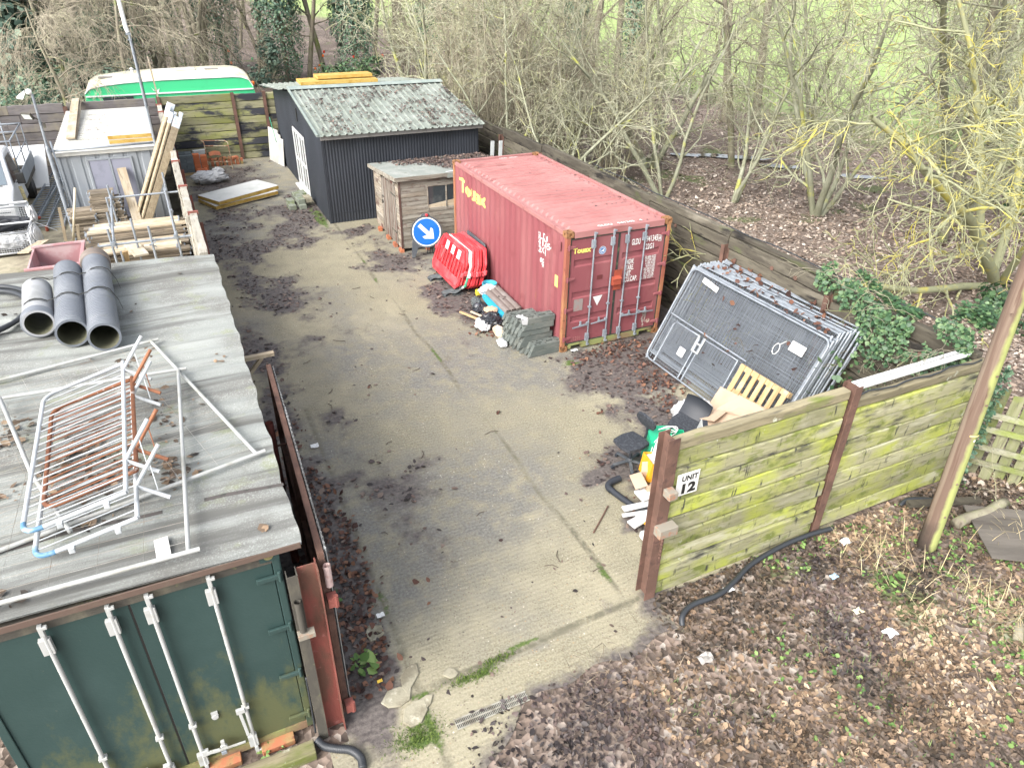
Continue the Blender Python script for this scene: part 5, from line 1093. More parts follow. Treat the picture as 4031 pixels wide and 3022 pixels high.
# ---- twin wall drain pipes on that roof
def twin(name, label, a, c, r, mat, ribp=.055, sock=None):
    a = Vector(a); c = Vector(c); L_ = (c-a).length; M = basis(a, c-a, (0, 0, 1)) @ Matrix.Rotation(PI/2, 4, 'Y')
    t = thing(name, label, 'drain pipe', mat=M, group='drain pipes strapped together on the felt roof')
    pr = []; n = int(L_/ribp)
    for k in range(n):
        z = L_*k/n; d = L_/n; pr += [(r, z), (r, z+d*.5), (r*.92, z+d*.62), (r*.92, z+d*.88)]
    pr.append((r, L_)); b = MB(); b.lathe(pr, 36, cap=False); b.build('ribbed_wall', mat, t, smooth=True, auto=.9)
    b = MB(); b.lathe([(r*.86, .002), (r*.86, L_-.002)], 30, cap=False); b.build('inner_wall', m_pipein, t, smooth=True)
    b = MB(); b.lathe([(r*.86, 0), (r*1.005, 0), (r*1.005, .012), (r*.86, .012)], 36, cap=False); b.lathe([(r*.86, L_-.01), (r*1.0, L_-.01), (r, L_+.003), (r*.86, L_+.003)], 36, cap=False); b.build('rim', mat, t, smooth=True, auto=.6)
    if sock:
        s0, s1, sm = sock; b = MB(); b.lathe([(r*1.01, s0), (r*1.10, s0+.01), (r*1.10, s1-.01), (r*1.01, s1)], 36, cap=False); b.build('socket_collar', sm, t, smooth=True, auto=.6)
    return t
RZ = 2.68
twin('drain_pipe', 'shortest pale grey drain pipe, leftmost of three on the felt roof', (-8.545, -1.13, RZ+.185), (-8.66, .10, RZ+.185), .185, m_pipelt, .03, (.0, .16, m_pipe))
twin('drain_pipe', 'middle dark grey ribbed drain pipe of three on the felt roof', (-8.135, -1.62, RZ+.19), (-8.30, .68, RZ+.19), .19, m_pipe)
twin('drain_pipe', 'longest grey ribbed drain pipe with a brown socket on the felt roof', (-7.76, -1.90, RZ+.19), (-7.94, 1.02, RZ+.19), .19, m_pipe, .055, (2.72, 2.96, m_sock))
for k, (yy, lb) in enumerate(((.05, 'black ratchet strap across the far ends of the three drain pipes'), (-.75, 'black ratchet strap across the middle of the three drain pipes'))):
    pts = []; cs = [(-8.60+.03*k*1, .19), (-8.23+.03*k, .195), (-7.85+.03*k, .195)]
    P = [(-8.83+.05*k, yy+.02, RZ+.02), (-8.80+.05*k, yy, RZ+.22)]
    for cx, r in cs:
        for t in (2.35, 1.9, 1.57, 1.2, .8): P.append((cx+(r+.008)*math.cos(t), yy+(cx+8.6)*.12, RZ+r+(r+.008)*math.sin(t)))
    P += [(-7.64+.03*k, yy+.1, RZ+.16), (-7.62+.03*k, yy+.1, RZ+.02)]
    vs = []
    for p in P: vs += [(p[0], p[1]-.02, p[2]), (p[0], p[1]+.02, p[2])]
    b = MB(); b.add(vs, [(2*i, 2*i+2, 2*i+3, 2*i+1) for i in range(len(P)-1)]); o = b.build('ratchet_strap', m_strap); tag(o, lb, 'strap')
# black water pipe coil at the far left of the roof
for k, rr_ in enumerate((.95, 1.02)):
    b = MB(); b.tube([(-9.75+rr_*math.cos(t), -.15+rr_*math.sin(t), RZ+.05+.04*k+.01*math.sin(3*t)) for t in [2*PI*q/60 for q in range(60)]], .035, 8, closed=True); o = b.build('pipe_coil', m_hose, smooth=True); tag(o, ('inner' if k == 0 else 'outer')+' loop of coiled black water pipe at the left of the felt roof', 'pipe coil')
# ---- site fence frames lying on the roof
m_oldgalv = mk('dull_galvanised_tube', (.40, .41, .40), [((.31, .31, .28), 5, .5, .66), ((.35, .19, .11), 7, .70, .78)], rough=.55, metal=.15)
m_thinw = mk('thin_rusty_wire', (.30, .26, .21), [((.42, .41, .38), 3, .45, .6), ((.30, .16, .08), 4, .6, .7)], rough=.7)
def roofpanel(name, label, A, B, C_, D, z, ext=.09, wires=(24, 9)):
    # tubes A->B (top), D->C (bottom) stick out, A->D and B->C between
    z3 = lambda p: Vector((p[0], p[1], z)); A, B, C_, D = map(z3, (A, B, C_, D)); t = thing(name, label, 'fence panel', A)
    b = MB(); d1 = (B-A).normalized()*ext; d2 = (C_-D).normalized()*ext
    b.tube([A-d1, B+d1], .021, 10); b.tube([D-d2, C_+d2], .021, 10); b.tube([A, D], .020, 10); b.tube([B, C_], .020, 10); b.build('tube_frame', m_oldgalv, t, smooth=True, auto=.7, world=True)
    b = MB()
    for k in range(1, wires[0]): b.tube([A.lerp(D, k/wires[0]), B.lerp(C_, k/wires[0])], .0016, 3, cap=False)
    for k in range(1, wires[1]): b.tube([A.lerp(B, k/wires[1]), D.lerp(C_, k/wires[1])], .0016, 3, cap=False)
    b.build('mesh_infill', m_thinw, t, world=True)
    return t
roofpanel('mesh_fence', 'lower galvanised mesh fence panel with rusty end lying on the felt roof', (-10.5, -2.63), (-7.26, -1.90), (-6.37, -4.97), (-9.6, -5.75), RZ+.03)
roofpanel('mesh_fence', 'upper galvanised mesh fence panel lying nearest the roof edge under the crowd barriers', (-10.1, -2.76), (-6.98, -2.93), (-7.09, -6.22), (-10.2, -6.2), RZ+.08)
b = MB(); b.tube([(-8.80, -2.9, RZ+.12), (-8.36, -4.55, RZ+.12), (-7.98, -5.6, RZ+.12)], .021, 10); o = b.build('scaffold_tube', m_oldgalv, smooth=True); tag(o, 'loose galvanised tube lying under the crowd barriers on the felt roof', 'tube')
m_wbar = mk('white_grey_barrier_paint', (.46, .485, .50), [((.34, .36, .37), 4, .5, .66), ((.40, .22, .14), 9, .73, .79)], rough=.5)
m_rbar = mk('rusty_barrier', (.27, .115, .06), [((.20, .085, .05), 4, .45, .6), ((.6, .57, .53), 5, .62, .68)], rough=.8, bump=(.3, 40))
m_bend = mk('blue_paint_bend', (.09, .20, .32), [((.3, .40, .47), 8, .5, .65)], rough=.5)
def barrier(name, label, tl, tr, br, bl, z, dz, mat, blue=False, legs=True, nb=19, rods=None):
    TL, TR, BR, BL = [Vector((p[0], p[1], z)) for p in (tl, tr, br, bl)]
    for p, q in ((TR, dz), (BR, dz)): p.z += q
    t = thing(name, label, 'crowd barrier', TL, group='crowd barriers stacked on the felt roof')
    def corner(P, a, c, r=.16, n=6):
        d1 = (a-P).normalized()*r; d2 = (c-P).normalized()*r; return [P+d1*(1-k/n)**2+d2*(k/n)**2 for k in range(n+1)]
    b = MB(); c1 = corner(TL, TR, BL); c2 = corner(BL, TL, BR)
    b.tube([TR]+c1+c2+[BR], .021, 10)
    b.tube([TR+(TR-BR).normalized()*.05, BR+(BR-TR).normalized()*.0], .021, 10); b.build('tube_frame', mat, t, smooth=True, auto=.7, world=True)
    if blue:
        b = MB(); b.tube(c2, .0225, 10, cap=False); b.build('blue_corner', m_bend, t, smooth=True, world=True)
    b = MB()
    for k in range(1, nb): b.tube([TL.lerp(BL, k/nb), TR.lerp(BR, k/nb)], .0068, 6, cap=False)
    b.build('bars', rods or mat, t, smooth=True, world=True)
    if legs:
        ax = (BR-TR).normalized(); up = Vector((0, 0, 1))
        for s in (.06, .80):
            P = TR.lerp(BR, s)
            for q in (1, -1):
                d = (Vector((.26, .0, 0))+up*(.30*q if q > 0 else -.10)+ax*(-.15*q)); e = P+d; e.z = max(e.z, RZ+.035)
                b = MB(); b.tube([P, e], .019, 8); b.build('foot', mat, t, smooth=True, auto=.7, world=True)
            b = MB(); b.tube([P+Vector((.15, 0, .17))-ax*.09, P+Vector((.17, 0, -.05))+ax*.06], .006, 5); b.build('foot_brace', mat, t, world=True)
    if blue:
        for s in (.35, .80): 
            P = BL.lerp(BR, s); b = MB(); b.cbox(P-Vector((0, .03, .02)), (.045, .05, .05)); b.build('hook', mat, t, world=True, bevel=.004)
    return t
barrier('crowd_barrier', 'bottom pale crowd barrier with blue bent corner on the felt roof', (-8.22, -3.62), (-7.46, -3.45), (-7.44, -5.76), (-8.22, -5.90), RZ+.15, .06, m_wbar, True)
barrier('crowd_barrier', 'rust brown crowd barrier sandwiched between two pale ones on the felt roof', (-8.22, -3.60), (-7.44, -3.36), (-7.42, -5.16), (-8.17, -5.36), RZ+.23, .06, m_rbar)
barrier('crowd_barrier', 'topmost pale grey crowd barrier with blue corner on the felt roof', (-8.29, -3.38), (-7.51, -3.10), (-7.49, -5.58), (-8.28, -5.72), RZ+.29, .08, m_wbar, True)
b = MB(); b.add([(-7.36, -5.87, RZ+.012), (-7.25, -5.86, RZ+.014), (-7.23, -6.13, RZ+.016), (-7.345, -6.14, RZ+.01)], [(0, 1, 2, 3)]); o = b.build('paper_sheet', m_white); tag(o, 'blank white sheet of paper lying on the felt roof near its front edge', 'paper')
ZR = lambda x, y: np.array([roofz(a, c) for a, c in zip(x, y)])
def rl(x, y):
    m = 0*x
    for cx, cy, rx, ry, s in ((-7.9, -4.4, .5, .8, .9), (-8.65, -3.6, .2, .5, 1.0), (-8.5, -6.1, .25, .15, .9), (-7.1, -3.1, .25, .12, .9), (-7.5, -2.25, .3, .12, .8), (-7.25, -2.0, .12, .12, .8), (-7.2, -3.9, .25, .5, .6), (-7.15, -4.9, .2, .3, .8), (-6.85, -3.6, .15, .3, .6), (-7.97, -.6, .05, 1.1, 1.0), (-8.36, -.3, .05, .9, 1.0), (-8.9, -.2, .2, .3, .5), (-7.95, -5.4, .5, .2, .6), (-8.05, -2.0, .5, .1, .3), (-8.6, -4.7, .15, .15, .9)):
        m = np.maximum(m, s*np.exp(-(((x-cx)/rx)**2+((y-cy)/ry)**2)))
    return np.clip((m+(fbm(x, y, 2)-.5)-.3)*1.2, 0, 1)
x, y = scatter(16000, -9.2, -6.3, -6.3, 1.1, lambda x, y: rl(x, y)*.55, 41)
leaves('felt_roof_leaves', np.stack([x, y, ZR(x, y)+.006], -1), .075, m_litter, 41, .5, rlo=0, rhi=.85)
# ================================================================ NEXT YARD: GREY CABIN, SCAFFOLD STORE, TRUCK
m_cab = mk('grey_blue_cabin_paint', (.235, .26, .29), [((.30, .32, .34), 1.0, .45, .65, (1, 1, .3)), ((.18, .19, .19), 3, .58, .72, (1, 1, .2)), ((.30, .33, .25), 4, .68, .76)], rough=.55)
m_whiter = mk('pale_corrugated_roof', (.46, .46, .435), [((.37, .37, .335), 2, .5, .66), ((.34, .32, .27), 5, .64, .76)], rough=.6)
cb = thing('site_cabin', 'grey corrugated steel site cabin with pale roof and shuttered opening', 'site cabin', (-9.37, 12.1, 0))
CX0, CX1, CY0, CY1, CZ = -9.37, -6.88, 12.1, 18.2, 2.2
def trapwall(o, du, L_, nrm, z0, z1, pit, dep, mat, name, par):
    o = Vector(o); du = Vector(du); nrm = Vector(nrm); pr = [o]; s = 0; k = 0
    while s < L_-pit*.99:
        for f, d in ((.60, 0), (.70, dep), (.90, dep), (1.0, 0)): pr.append(o+du*(s+pit*f)+nrm*d)
        s += pit
    pr.append(o+du*L_); b = MB(); b.strip(pr, (0, 0, z0), (0, 0, z1)); return b.build(name, mat, par, world=True)
trapwall((CX0, CY0, 0), (1, 0, 0), CX1-CX0, (0, 1, 0), .1, CZ, .355, .028, m_cab, 'front_wall', cb)
trapwall((CX0, CY0, 0), (0, 1, 0), CY1-CY0, (1, 0, 0), .1, CZ, .50, .045, m_cab, 'side_wall', cb); trapwall((CX1, CY0, 0), (0, 1, 0), CY1-CY0, (-1, 0, 0), .1, CZ, .50, .045, m_cab, 'side_wall', cb)
b = MB(); b.box((CX0-.01, CY1-.02, .1), (CX1+.01, CY1, CZ)); b.build('back_wall', m_cab, cb, world=True)
b = MB(); b.box((CX0-.02, CY0-.02, .05), (CX0+.07, CY0+.05, CZ)); b.box((CX1-.07, CY0-.02, .05), (CX1+.02, CY0+.05, CZ)); b.build('corner_post', m_cab, cb, world=True, bevel=.006)
b = MB(); pr = []; y = CY0-.08; 
while y < CY1+.1:
    pr += [(0, y, 0), (0, y+.14, 0), (0, y+.155, .045), (0, y+.265, .045)]; y += .28
b.strip(pr, (CX0-.06, 0, CZ+.03), (CX1+.04, 0, CZ+.03), thick=(0, 0, -.005)); b.build('roof_sheet', m_whiter, cb, world=True)
b = MB(); b.box((CX0-.05, CY0-.07, CZ-.06), (CX1+.04, CY0-.021, CZ+.03)); b.build('fascia', m_whiter, cb, world=True, bevel=.004)
b = MB(); z0, z1, x0, x1 = .30, 1.97, -8.62, -7.57
b.box((x0-.05, CY0-.05, z0), (x0, CY0-.005, z1)); b.box((x1, CY0-.05, z0), (x1+.05, CY0-.005, z1)); b.box((x0-.05, CY0-.052, z1), (x1+.05, CY0-.005, z1+.045)); b.box(((x0+x1)/2-.025, CY0-.051, z0), ((x0+x1)/2+.025, CY0-.005, z1)); sf = b.build('shutter_frame', m_cab, cb, world=True, bevel=.003)
for k in range(2):
    a = x0+k*(x1-x0)/2+.026*k; b = MB(); b.box((a+.005, CY0-.035, z0), (a+(x1-x0)/2-.03, CY0-.006, z1-.005)); b.build('shutter', mk('blue_grey_shutter_%s' % 'ab'[k], (.24, .25, .31), [((.19, .2, .25), 3, .5, .7)], rough=.5), cb, world=True)
x, y = scatter(2600, -8.95, -7.95, 13.2, 17.5, lambda x, y: np.clip((fbm(x, y, 2)-.45)*5, 0, 1)*np.where(np.abs(((y-CY0+.08) % .28)-.07) < .06, 1, .1), 51)
leaves('cabin_roof_leaves', np.stack([x, y, 0*x+CZ+.04], -1), .06, m_mush, 51, .4)
slab('insulation_board', 'upper white faced insulation board on the grey cabin roof', place((-7.45, 14.5, CZ+.195), .0), 1.14, 3.9, .11)
slab('insulation_board', 'lower white faced insulation board under another on the grey cabin roof', place((-7.46, 14.48, CZ+.08), .01), 1.14, 3.9, .11)
def boardthing(label, a, c, w_, t, mat, up=(0, 0, 1), group=None, name='timber_board', endmat=None, cat='board'):
    a = Vector(a); c = Vector(c); x = (c-a).normalized(); u = Vector(up); y = u.cross(x).normalized(); M = basis(a, x, y); L_ = (c-a).length
    b = MB(); b.plank((0, -w_/2, -t/2), (L_, -w_/2, -t/2), (0, 1, 0), (0, 0, 1), w_, t, 4, .003, 0)
    if endmat:
        for q in (0, L_-.03): b.box((q-.002, -w_/2-.002, -t/2-.002), (q+.032, w_/2+.002, t/2+.002), 1)
    o = b.build(name, [mat, endmat] if endmat else mat, None, bevel=.003); o.matrix_basis = M
    return tag(o, label, cat, group)
boardthing('upper pale walkway board lying lengthwise on the grey cabin roof', (-9.03, 13.5, CZ+.13), (-9.12, 19.42, 2.50), .235, .05, m_pale)
boardthing('lower pale plank under another lengthwise plank on the grey cabin roof', (-9.0, 13.6, CZ+.085), (-9.05, 19.3, 2.45), .235, .035, m_palb)
# lamp posts
lp = thing('lamp_post', 'short galvanised lamp post with two white floodlights beside the grey cabin', 'lamp post', (-9.47, 11.85, 0))
b = MB(); b.tube([(0, 0, 0), (0, 0, 2.42)], .055, 12); b.tube([(.0, 0, 2.42), (0, 0, 2.50)], [.055, .034], 12); b.tube([(0, 0, 2.5), (.03, 0, 3.8)], .033, 12); b.build('pole', m_galv, lp, smooth=True, auto=.8)
b = MB(); b.tube([(.11, .04, 0), (.10, .04, 2.6)], .026, 10); b.build('clamped_tube', m_galv, lp, smooth=True)
m_wplast = mk('white_plastic', (.80, .80, .80), rough=.4)
hd_ = b = MB(); b.lathe([(0, -.075), (.06, -.06), (.075, 0), (.06, .06), (0, .075)], 14, M=Matrix.Translation((-.03, 0, 3.86)) @ Matrix.Rotation(PI/2, 4, 'Y')); b.build('sensor_dome', m_wplast, lp, smooth=True)
b = MB(); b.add([(-.12, -.06, 3.83), (-.12, .06, 3.83), (-.34, .05, 3.72), (-.34, -.05, 3.72), (-.12, -.06, 3.90), (-.12, .06, 3.90), (-.32, .05, 3.77), (-.32, -.05, 3.77), (-.2, -.1, 3.70), (-.2, .1, 3.70)], [(0, 1, 5, 4), (4, 5, 6, 7), (7, 6, 2, 3), (0, 4, 7, 3), (1, 2, 6, 5), (0, 3, 8), (1, 9, 2), (8, 3, 2, 9), (0, 8, 9, 1)]); b.build('flood_light', m_wplast, lp)
b = MB(); M_ = Matrix.Translation((-.22, -.06, 3.28)) @ Matrix.Rotation(-.6, 4, 'Z') @ Matrix.Rotation(.5, 4, 'X'); b.box((-.14, -.03, -.09), (.14, .03, .09), M=M_); b.beam((-.1, -.03, 3.25), (.01, 0, 3.15), .025, .025); fl = b.build('flood_light', m_steeldk, lp)
b = MB(); b.box((-.115, -.034, -.07), (.115, -.031, .07), M=M_); b.build('lens', mk('frosted_lens', (.55, .60, .58), rough=.3), fl)
b = MB(); b.cbox((.09, .01, 3.02), (.05, .06, .13)); b.build('junction_box', m_steeldk, lp)
l2 = thing('lamp_post', 'tall slim galvanised mast topped by a white tube antenna at the cabin corner', 'mast', (-6.83, 11.80, 0))
b = MB(); b.tube([(0, 0, 0), (0, 0, 5.22)], .035, 12); b.build('pole', m_galv, l2, smooth=True, auto=.8)
b = MB(); b.tube([(-.02, -.01, 5.2), (-.04, -.01, 5.32), (-.055, 0, 5.95)], [.05, .055, .05], 12); b.build('antenna_tube', m_wplast, l2, smooth=True, auto=.8)
b = MB(); b.cbox((-.02, 0, 5.16), (.12, .09, .05)); b.cbox((-.02, 0, 5.02), (.10, .08, .03)); b.cbox((.0, 0, 4.7), (.05, .1, .03)); b.build('bracket', m_galv, l2)
b = MB(); b.tube([(.045, -.01+.01*math.sin(z*5), z) for z in [.5+.35*k for k in range(14)]], .008, 5); b.build('cable', m_hose, l2)
b = MB(); b.tube([(-9.50, 11.93, 2.33), (-6.86, 11.93, 2.36)], .03, 10); o = b.build('scaffold_tube', m_galv, smooth=True); tag(o, 'horizontal scaffold tube clamped along the front of the grey cabin roof', 'tube')
b = MB(); b.beam((-6.45, 19.22, 2.0), (-6.5, 19.22, 3.82), .05, .05); o = b.build('timber_pole', m_pale); tag(o, 'thin upright timber pole in front of the green caravan', 'pole')
b = MB(); b.tube([(-9.48, 11.05, .0), (-8.98, 10.62, 1.62)], .030, 10); o = b.build('timber_pole', mk('pale_round_pole', (.60, .55, .42), [((.45, .40, .3), 3, .5, .65)], rough=.7), smooth=True); tag(o, 'pale round pole leaning beside the left board stacks', 'pole')
b = MB(); b.beam((-9.62, 10.9, 0), (-9.50, 10.8, 1.1), .07, .04, up=(0, 1, 0)); o = b.build('timber_board', m_palez); tag(o, 'thin brown plank standing upright left of the pale round pole', 'board')
b = MB(); b.beam((-9.25, 10.15, 0), (-9.12, 10.1, .8), .07, .05, up=(0, 1, 0)); o = b.build('timber_board', m_palez); tag(o, 'short squared timber standing upright right of the pale round pole', 'board')
# leaning scaffold boards
m_tape = mk('blue_white_wrap', (.55, .62, .68), [((.75, .75, .75), 14, .45, .6), ((.15, .35, .55), 18, .6, .68)], rough=.5)
lb = [((-8.0, 11.20), (-6.23, 11.86, 3.36), 'leftmost'), ((-7.92, 11.32), (-6.17, 11.98, 3.38), 'second'), ((-7.84, 11.15), (-6.15, 11.70, 3.30), 'third'), ((-7.74, 11.28), (-6.06, 11.84, 3.30), 'fourth'), ((-7.66, 11.12), (-5.98, 11.66, 3.25), 'fifth'), ((-7.58, 11.25), (-5.92, 11.80, 3.24), 'rightmost')]
for k, (p, q, nm) in enumerate(lb):
    a = Vector((p[0], p[1], .05)); c = Vector(q); d = (c-a).normalized(); c = c-d*R.uniform(0, .30)
    o = boardthing('%s of six long old scaffold boards leaning up past the cabin corner' % nm if nm in ('leftmost', 'rightmost') else '%s from the left of six long old scaffold boards leaning up past the cabin' % nm, a, c, .20, .045, m_palez, up=(.35, -.9, .3) if k % 3 == 1 else (.95, .25, -.3), name='scaffold_board', group='scaffold boards leaning by the cabin')
    b = MB(); L_ = (c-a).length; b.box((L_-.30, -.104, -.026), (L_+.004, .104, .026)); e = b.build('end_wrap', m_tape, o, bevel=.004)
boardthing('single pale wide plank leaning upright against the grey cabin shutter', (-7.72, 10.95, .2), (-7.85, 12.0, 1.72), .235, .045, m_pale, up=(0, -1, .6))
# stacked boards
NB = 0
m_endband = m_galvdark
def stack(x0, x1, y0, z0, rows, layers, seed, desc, jx=.12, w_=.225, t=.042, mat=None):
    rr = random.Random(seed)
    for l in range(layers):
        for r in range(rows):
            a = x0+rr.uniform(-jx, jx); c = x1+rr.uniform(-jx, jx); yy = y0+r*(w_+.02)+rr.uniform(-.03, .03); sk = rr.uniform(-.03, .03)
            where = 'topmost ' if l == layers-1 else ''
            lab = '%sscaffold board in the %s' % ('top layer ' if where else 'lower layer ', desc)
            mm = (m_pale if (where and mat is None) else (mat or m_palb))
            boardthing(lab, (a, yy, z0+l*(t+.006)+t/2), (c, yy+sk, z0+l*(t+.006)+t/2), w_, t, mm, group='scaffold boards stored beside the dividing fence', name='scaffold_board', endmat=m_endband if rr.random() < .6 else None)
stack(-8.62, -6.66, 7.55, .06, 4, 15, 1, 'front pile inside the scaffold rack', .16)
stack(-8.78, -6.55, 8.62, .06, 3, 20, 2, 'taller rear pile inside the scaffold rack', .14)
stack(-9.38, -8.72, 11.2, .05, 2, 17, 4, 'short left stack against the cabin', .05, mat=m_palb)
stack(-8.78, -8.22, 11.25, .05, 2, 26, 5, 'tall short-board stack in front of the cabin shutter', .06, mat=m_palb)
stack(-8.22, -8.02, 11.3, .05, 2, 22, 6, 'narrow offcut stack right of the tall stack', .05, mat=m_palb)
for k, (x0, x1, y, z, lb_) in enumerate(((-8.75, -7.55, 7.35, .86, 'pale board lying loose on the front scaffold pile, nearest the roof'), (-7.95, -7.55, 7.0, .9, 'short pale offcut on the front end of the scaffold piles'))):
    boardthing(lb_, (x0, y, z), (x1, y+.05, z+.02), .22, .042, m_pale, name='scaffold_board')
boardthing('pale plank sloping down toward the felt roof between the scaffold tubes', (-7.85, 7.55, 1.0), (-7.60, 6.6, .95), .32, .045, m_pale)
boardthing('brown plank standing behind the felt roof edge on the left of the scaffold', (-7.98, 6.75, .4), (-7.9, 6.3, 1.2), .12, .04, m_pallet)
# scaffold rack: tubes and flat ladder-beam uprights are one frame
sr = thing('scaffold_rack', 'galvanised scaffold tube rack built round the board piles', 'scaffold', (-7.4, 8.3, 0))
Zr = 1.38
def tb(a, c, r=.026): 
    b = MB(); b.tube([a, c], r, 12); return b.build('tube', m_galv, sr, smooth=True, auto=.8, world=True)
tb((-8.38, 6.30, Zr), (-6.42, 6.28, Zr+.0)); tb((-8.30, 10.05, Zr+.05), (-6.46, 10.0, Zr+.05))
tb((-8.07, 6.22, Zr+.055), (-8.16, 10.2, Zr+.11)); tb((-6.78, 6.22, Zr+.055), (-6.84, 10.3, Zr+.11))
for (x, y, z1) in ((-8.17, 10.0, 1.78), (-8.18, 8.9, 1.75), (-8.15, 7.6, 1.75), (-8.12, 6.3, 1.75), (-7.66, 7.05, 1.70), (-7.30, 6.2, 1.74), (-6.80, 10.1, 1.95), (-6.76, 6.36, 1.5), (-6.79, 8.2, 1.46), (-7.98, 6.34, 1.2)):
    b = MB(); b.tube([(x, y, 0), (x+.0, y, z1)], .026, 10); b.build('upright', m_galv, sr, smooth=True, auto=.8, world=True)
b = MB()
for (x, y, z) in ((-8.09, 6.28, Zr+.02), (-8.15, 10.03, Zr+.08), (-6.79, 6.28, Zr+.02), (-6.83, 10.02, Zr+.08), (-8.14, 7.6, Zr+.05), (-8.16, 8.9, Zr+.07), (-6.79, 8.2, Zr+.06)):
    b.cbox((x, y, z), (.085, .075, .10), M=None); b.tube([(x-.06, y-.03, z), (x+.06, y-.03, z)], .012, 6)
b.build('coupler', m_galv, sr, world=True, bevel=.004)
cl = MB()
for k in range(9): cl.tube([(-7.30+.07*math.cos(k*.8), 6.2+.05*math.sin(k*.8)-.02, 1.30+.02*k-.06), (-7.30+.09*math.cos(k*.8+1), 6.2+.07*math.sin(k*.8+1)-.02, 1.30+.02*k-.04)], .012, 6)
o = cl.build('coupler_bunch', m_galvdark); tag(o, 'bunch of loose scaffold couplers hanging on the front tube of the rack', 'couplers')
# ladders on the ground
def ladder(label, a, c, w_, z):
    a = Vector((a[0], a[1], z)); c = Vector((c[0], c[1], z)); d = (c-a).normalized(); n = Vector((-d.y, d.x, 0)); L_ = (c-a).length
    t = thing('ladder', label, 'ladder', a, group='aluminium ladders on the ground')
    for s in (-1, 1): b = MB(); b.beam(a+n*s*w_/2, c+n*s*w_/2, .028, .075); b.build('stile', m_galv, t, world=True)
    b = MB(); k = .12
    while k < L_-.05: b.tube([a+d*k-n*w_/2, a+d*k+n*w_/2], .016, 6, cap=False); k += .26
    b.build('rungs', m_galv, t, world=True, smooth=True)
    b = MB()
    for s in (-1, 1): b.lathe([(.03, -.05), (.045, -.03), (.045, .03), (.03, .05)], 8, M=Matrix.Translation(a+n*s*w_/2-d*.04) @ Matrix.Rotation(PI/2, 4, 'X'))
    b.build('foot', m_lockbox, t, world=True, smooth=True)
ladder('long aluminium ladder lying rightmost on the gravel by the lamp post', (-9.98, 12.50), (-9.93, 18.4), .42, .06)
ladder('aluminium ladder crossing on top of the other two at the lamp post', (-10.36, 12.45), (-10.05, 18.6), .38, .15)
ladder('aluminium ladder lying leftmost beside the white truck', (-10.58, 13.2), (-10.20, 18.8), .38, .24)
# white dropside truck
vt = thing('pickup_truck', 'white dropside truck parked facing the stillages at the left edge', 'truck', (-11.7, 15, 0))
m_van = mk('white_truck_paint', (.60, .61, .62), [((.5, .5, .49), 2, .55, .72)], rough=.3, spec=.5)
vx0, vx1 = -12.62, -10.76
prof = [(12.30, .45), (12.28, .80), (12.45, 1.02), (13.15, 1.22), (13.85, 1.92), (14.1, 1.98), (15.0, 1.98), (15.08, 1.9), (15.08, .45)]
b = MB(); vs = []; n = len(prof)
for x, ins in ((vx0, 0), (vx0+.07, .0), (vx1-.07, 0), (vx1, 0)):
    for (y, z) in prof:
        s = .13*max(0, z-1.2)/.78; xx = x+(s if x < -11.7 else -s)
        zz = z-(.05 if x in (vx0, vx1) and z > 1.0 else 0); vs.append((xx, y, zz))
fs = [(k*n+i, k*n+(i+1) % n, (k+1)*n+(i+1) % n, (k+1)*n+i) for k in range(3) for i in range(n)]+[tuple(range(n)), tuple(range(4*n-1, 3*n-1, -1))]
b.add(vs, fs); b.build('cab', m_van, vt, world=True, bevel=.02, smooth=True, auto=.6)
m_wind = mk('windscreen_sky_glass', (.10, .13, .155), rough=.05, spec=.9)
b = MB(); b.add([(vx0+.14, 13.155, 1.26), (vx1-.14, 13.155, 1.26), (vx1-.22, 13.77, 1.87), (vx0+.22, 13.77, 1.87)], [(0, 1, 2, 3)]); b.build('windscreen', m_wind, vt, world=True)
b = MB(); b.add([(vx1+.004, 13.35, 1.22), (vx1+.004, 14.75, 1.22), (vx1-.105, 14.7, 1.84), (vx1-.105, 13.95, 1.84)], [(0, 1, 2, 3)]); b.build('side_window', m_glass, vt, world=True)
b = MB(); b.tube([(vx1-.25, 13.10, 1.24), (vx1-.9, 13.18, 1.30)], .012, 6); b.tube([(vx1-.95, 13.10, 1.24), (vx1-1.5, 13.18, 1.28)], .012, 6); b.build('wiper', m_blackl, vt, world=True)
b = MB(); b.cbox((vx1+.17, 13.55, 1.32), (.20, .10, .30)); b.beam((vx1, 13.6, 1.2), (vx1+.12, 13.56, 1.22), .03, .03); b.beam((vx1, 13.6, 1.42), (vx1+.12, 13.56, 1.42), .03, .03); b.build('mirror', m_blackl, vt, world=True, bevel=.03)
b = MB(); b.box((vx0+.05, 12.2, .32), (vx1-.05, 12.34, .60)); b.build('bumper', m_steeldk, vt, world=True, bevel=.03)
for xx in (vx0+.12, vx1-.40): b = MB(); b.add([(xx, 12.275, .70), (xx+.28, 12.275, .70), (xx+.28, 12.36, .92), (xx, 12.36, .92)], [(0, 1, 2, 3)]); b.build('headlight', m_glass, vt, world=True)
b = MB(); b.box((vx0-.02, 15.15, .62), (vx1+.02, 18.0, .76)); b.build('bed_floor', m_steeldk, vt, world=True)
for xx in (vx0-.02, vx1-.01): b = MB(); b.box((xx, 15.2, .76), (xx+.03, 18.0, 1.18)); b.build('dropside', m_cab, vt, world=True, bevel=.004)
b = MB(); b.box((vx0, 15.14, .76), (vx1, 15.18, 1.2)); b.build('headboard', m_van, vt, world=True)
b = MB(); 
for y in (15.12, 16.6, 18.0):
    b.tube([(vx0+.05, y, .8), (vx0+.05, y, 2.06), (vx1-.05, y, 2.06), (vx1-.05, y, .8)], .025, 8)
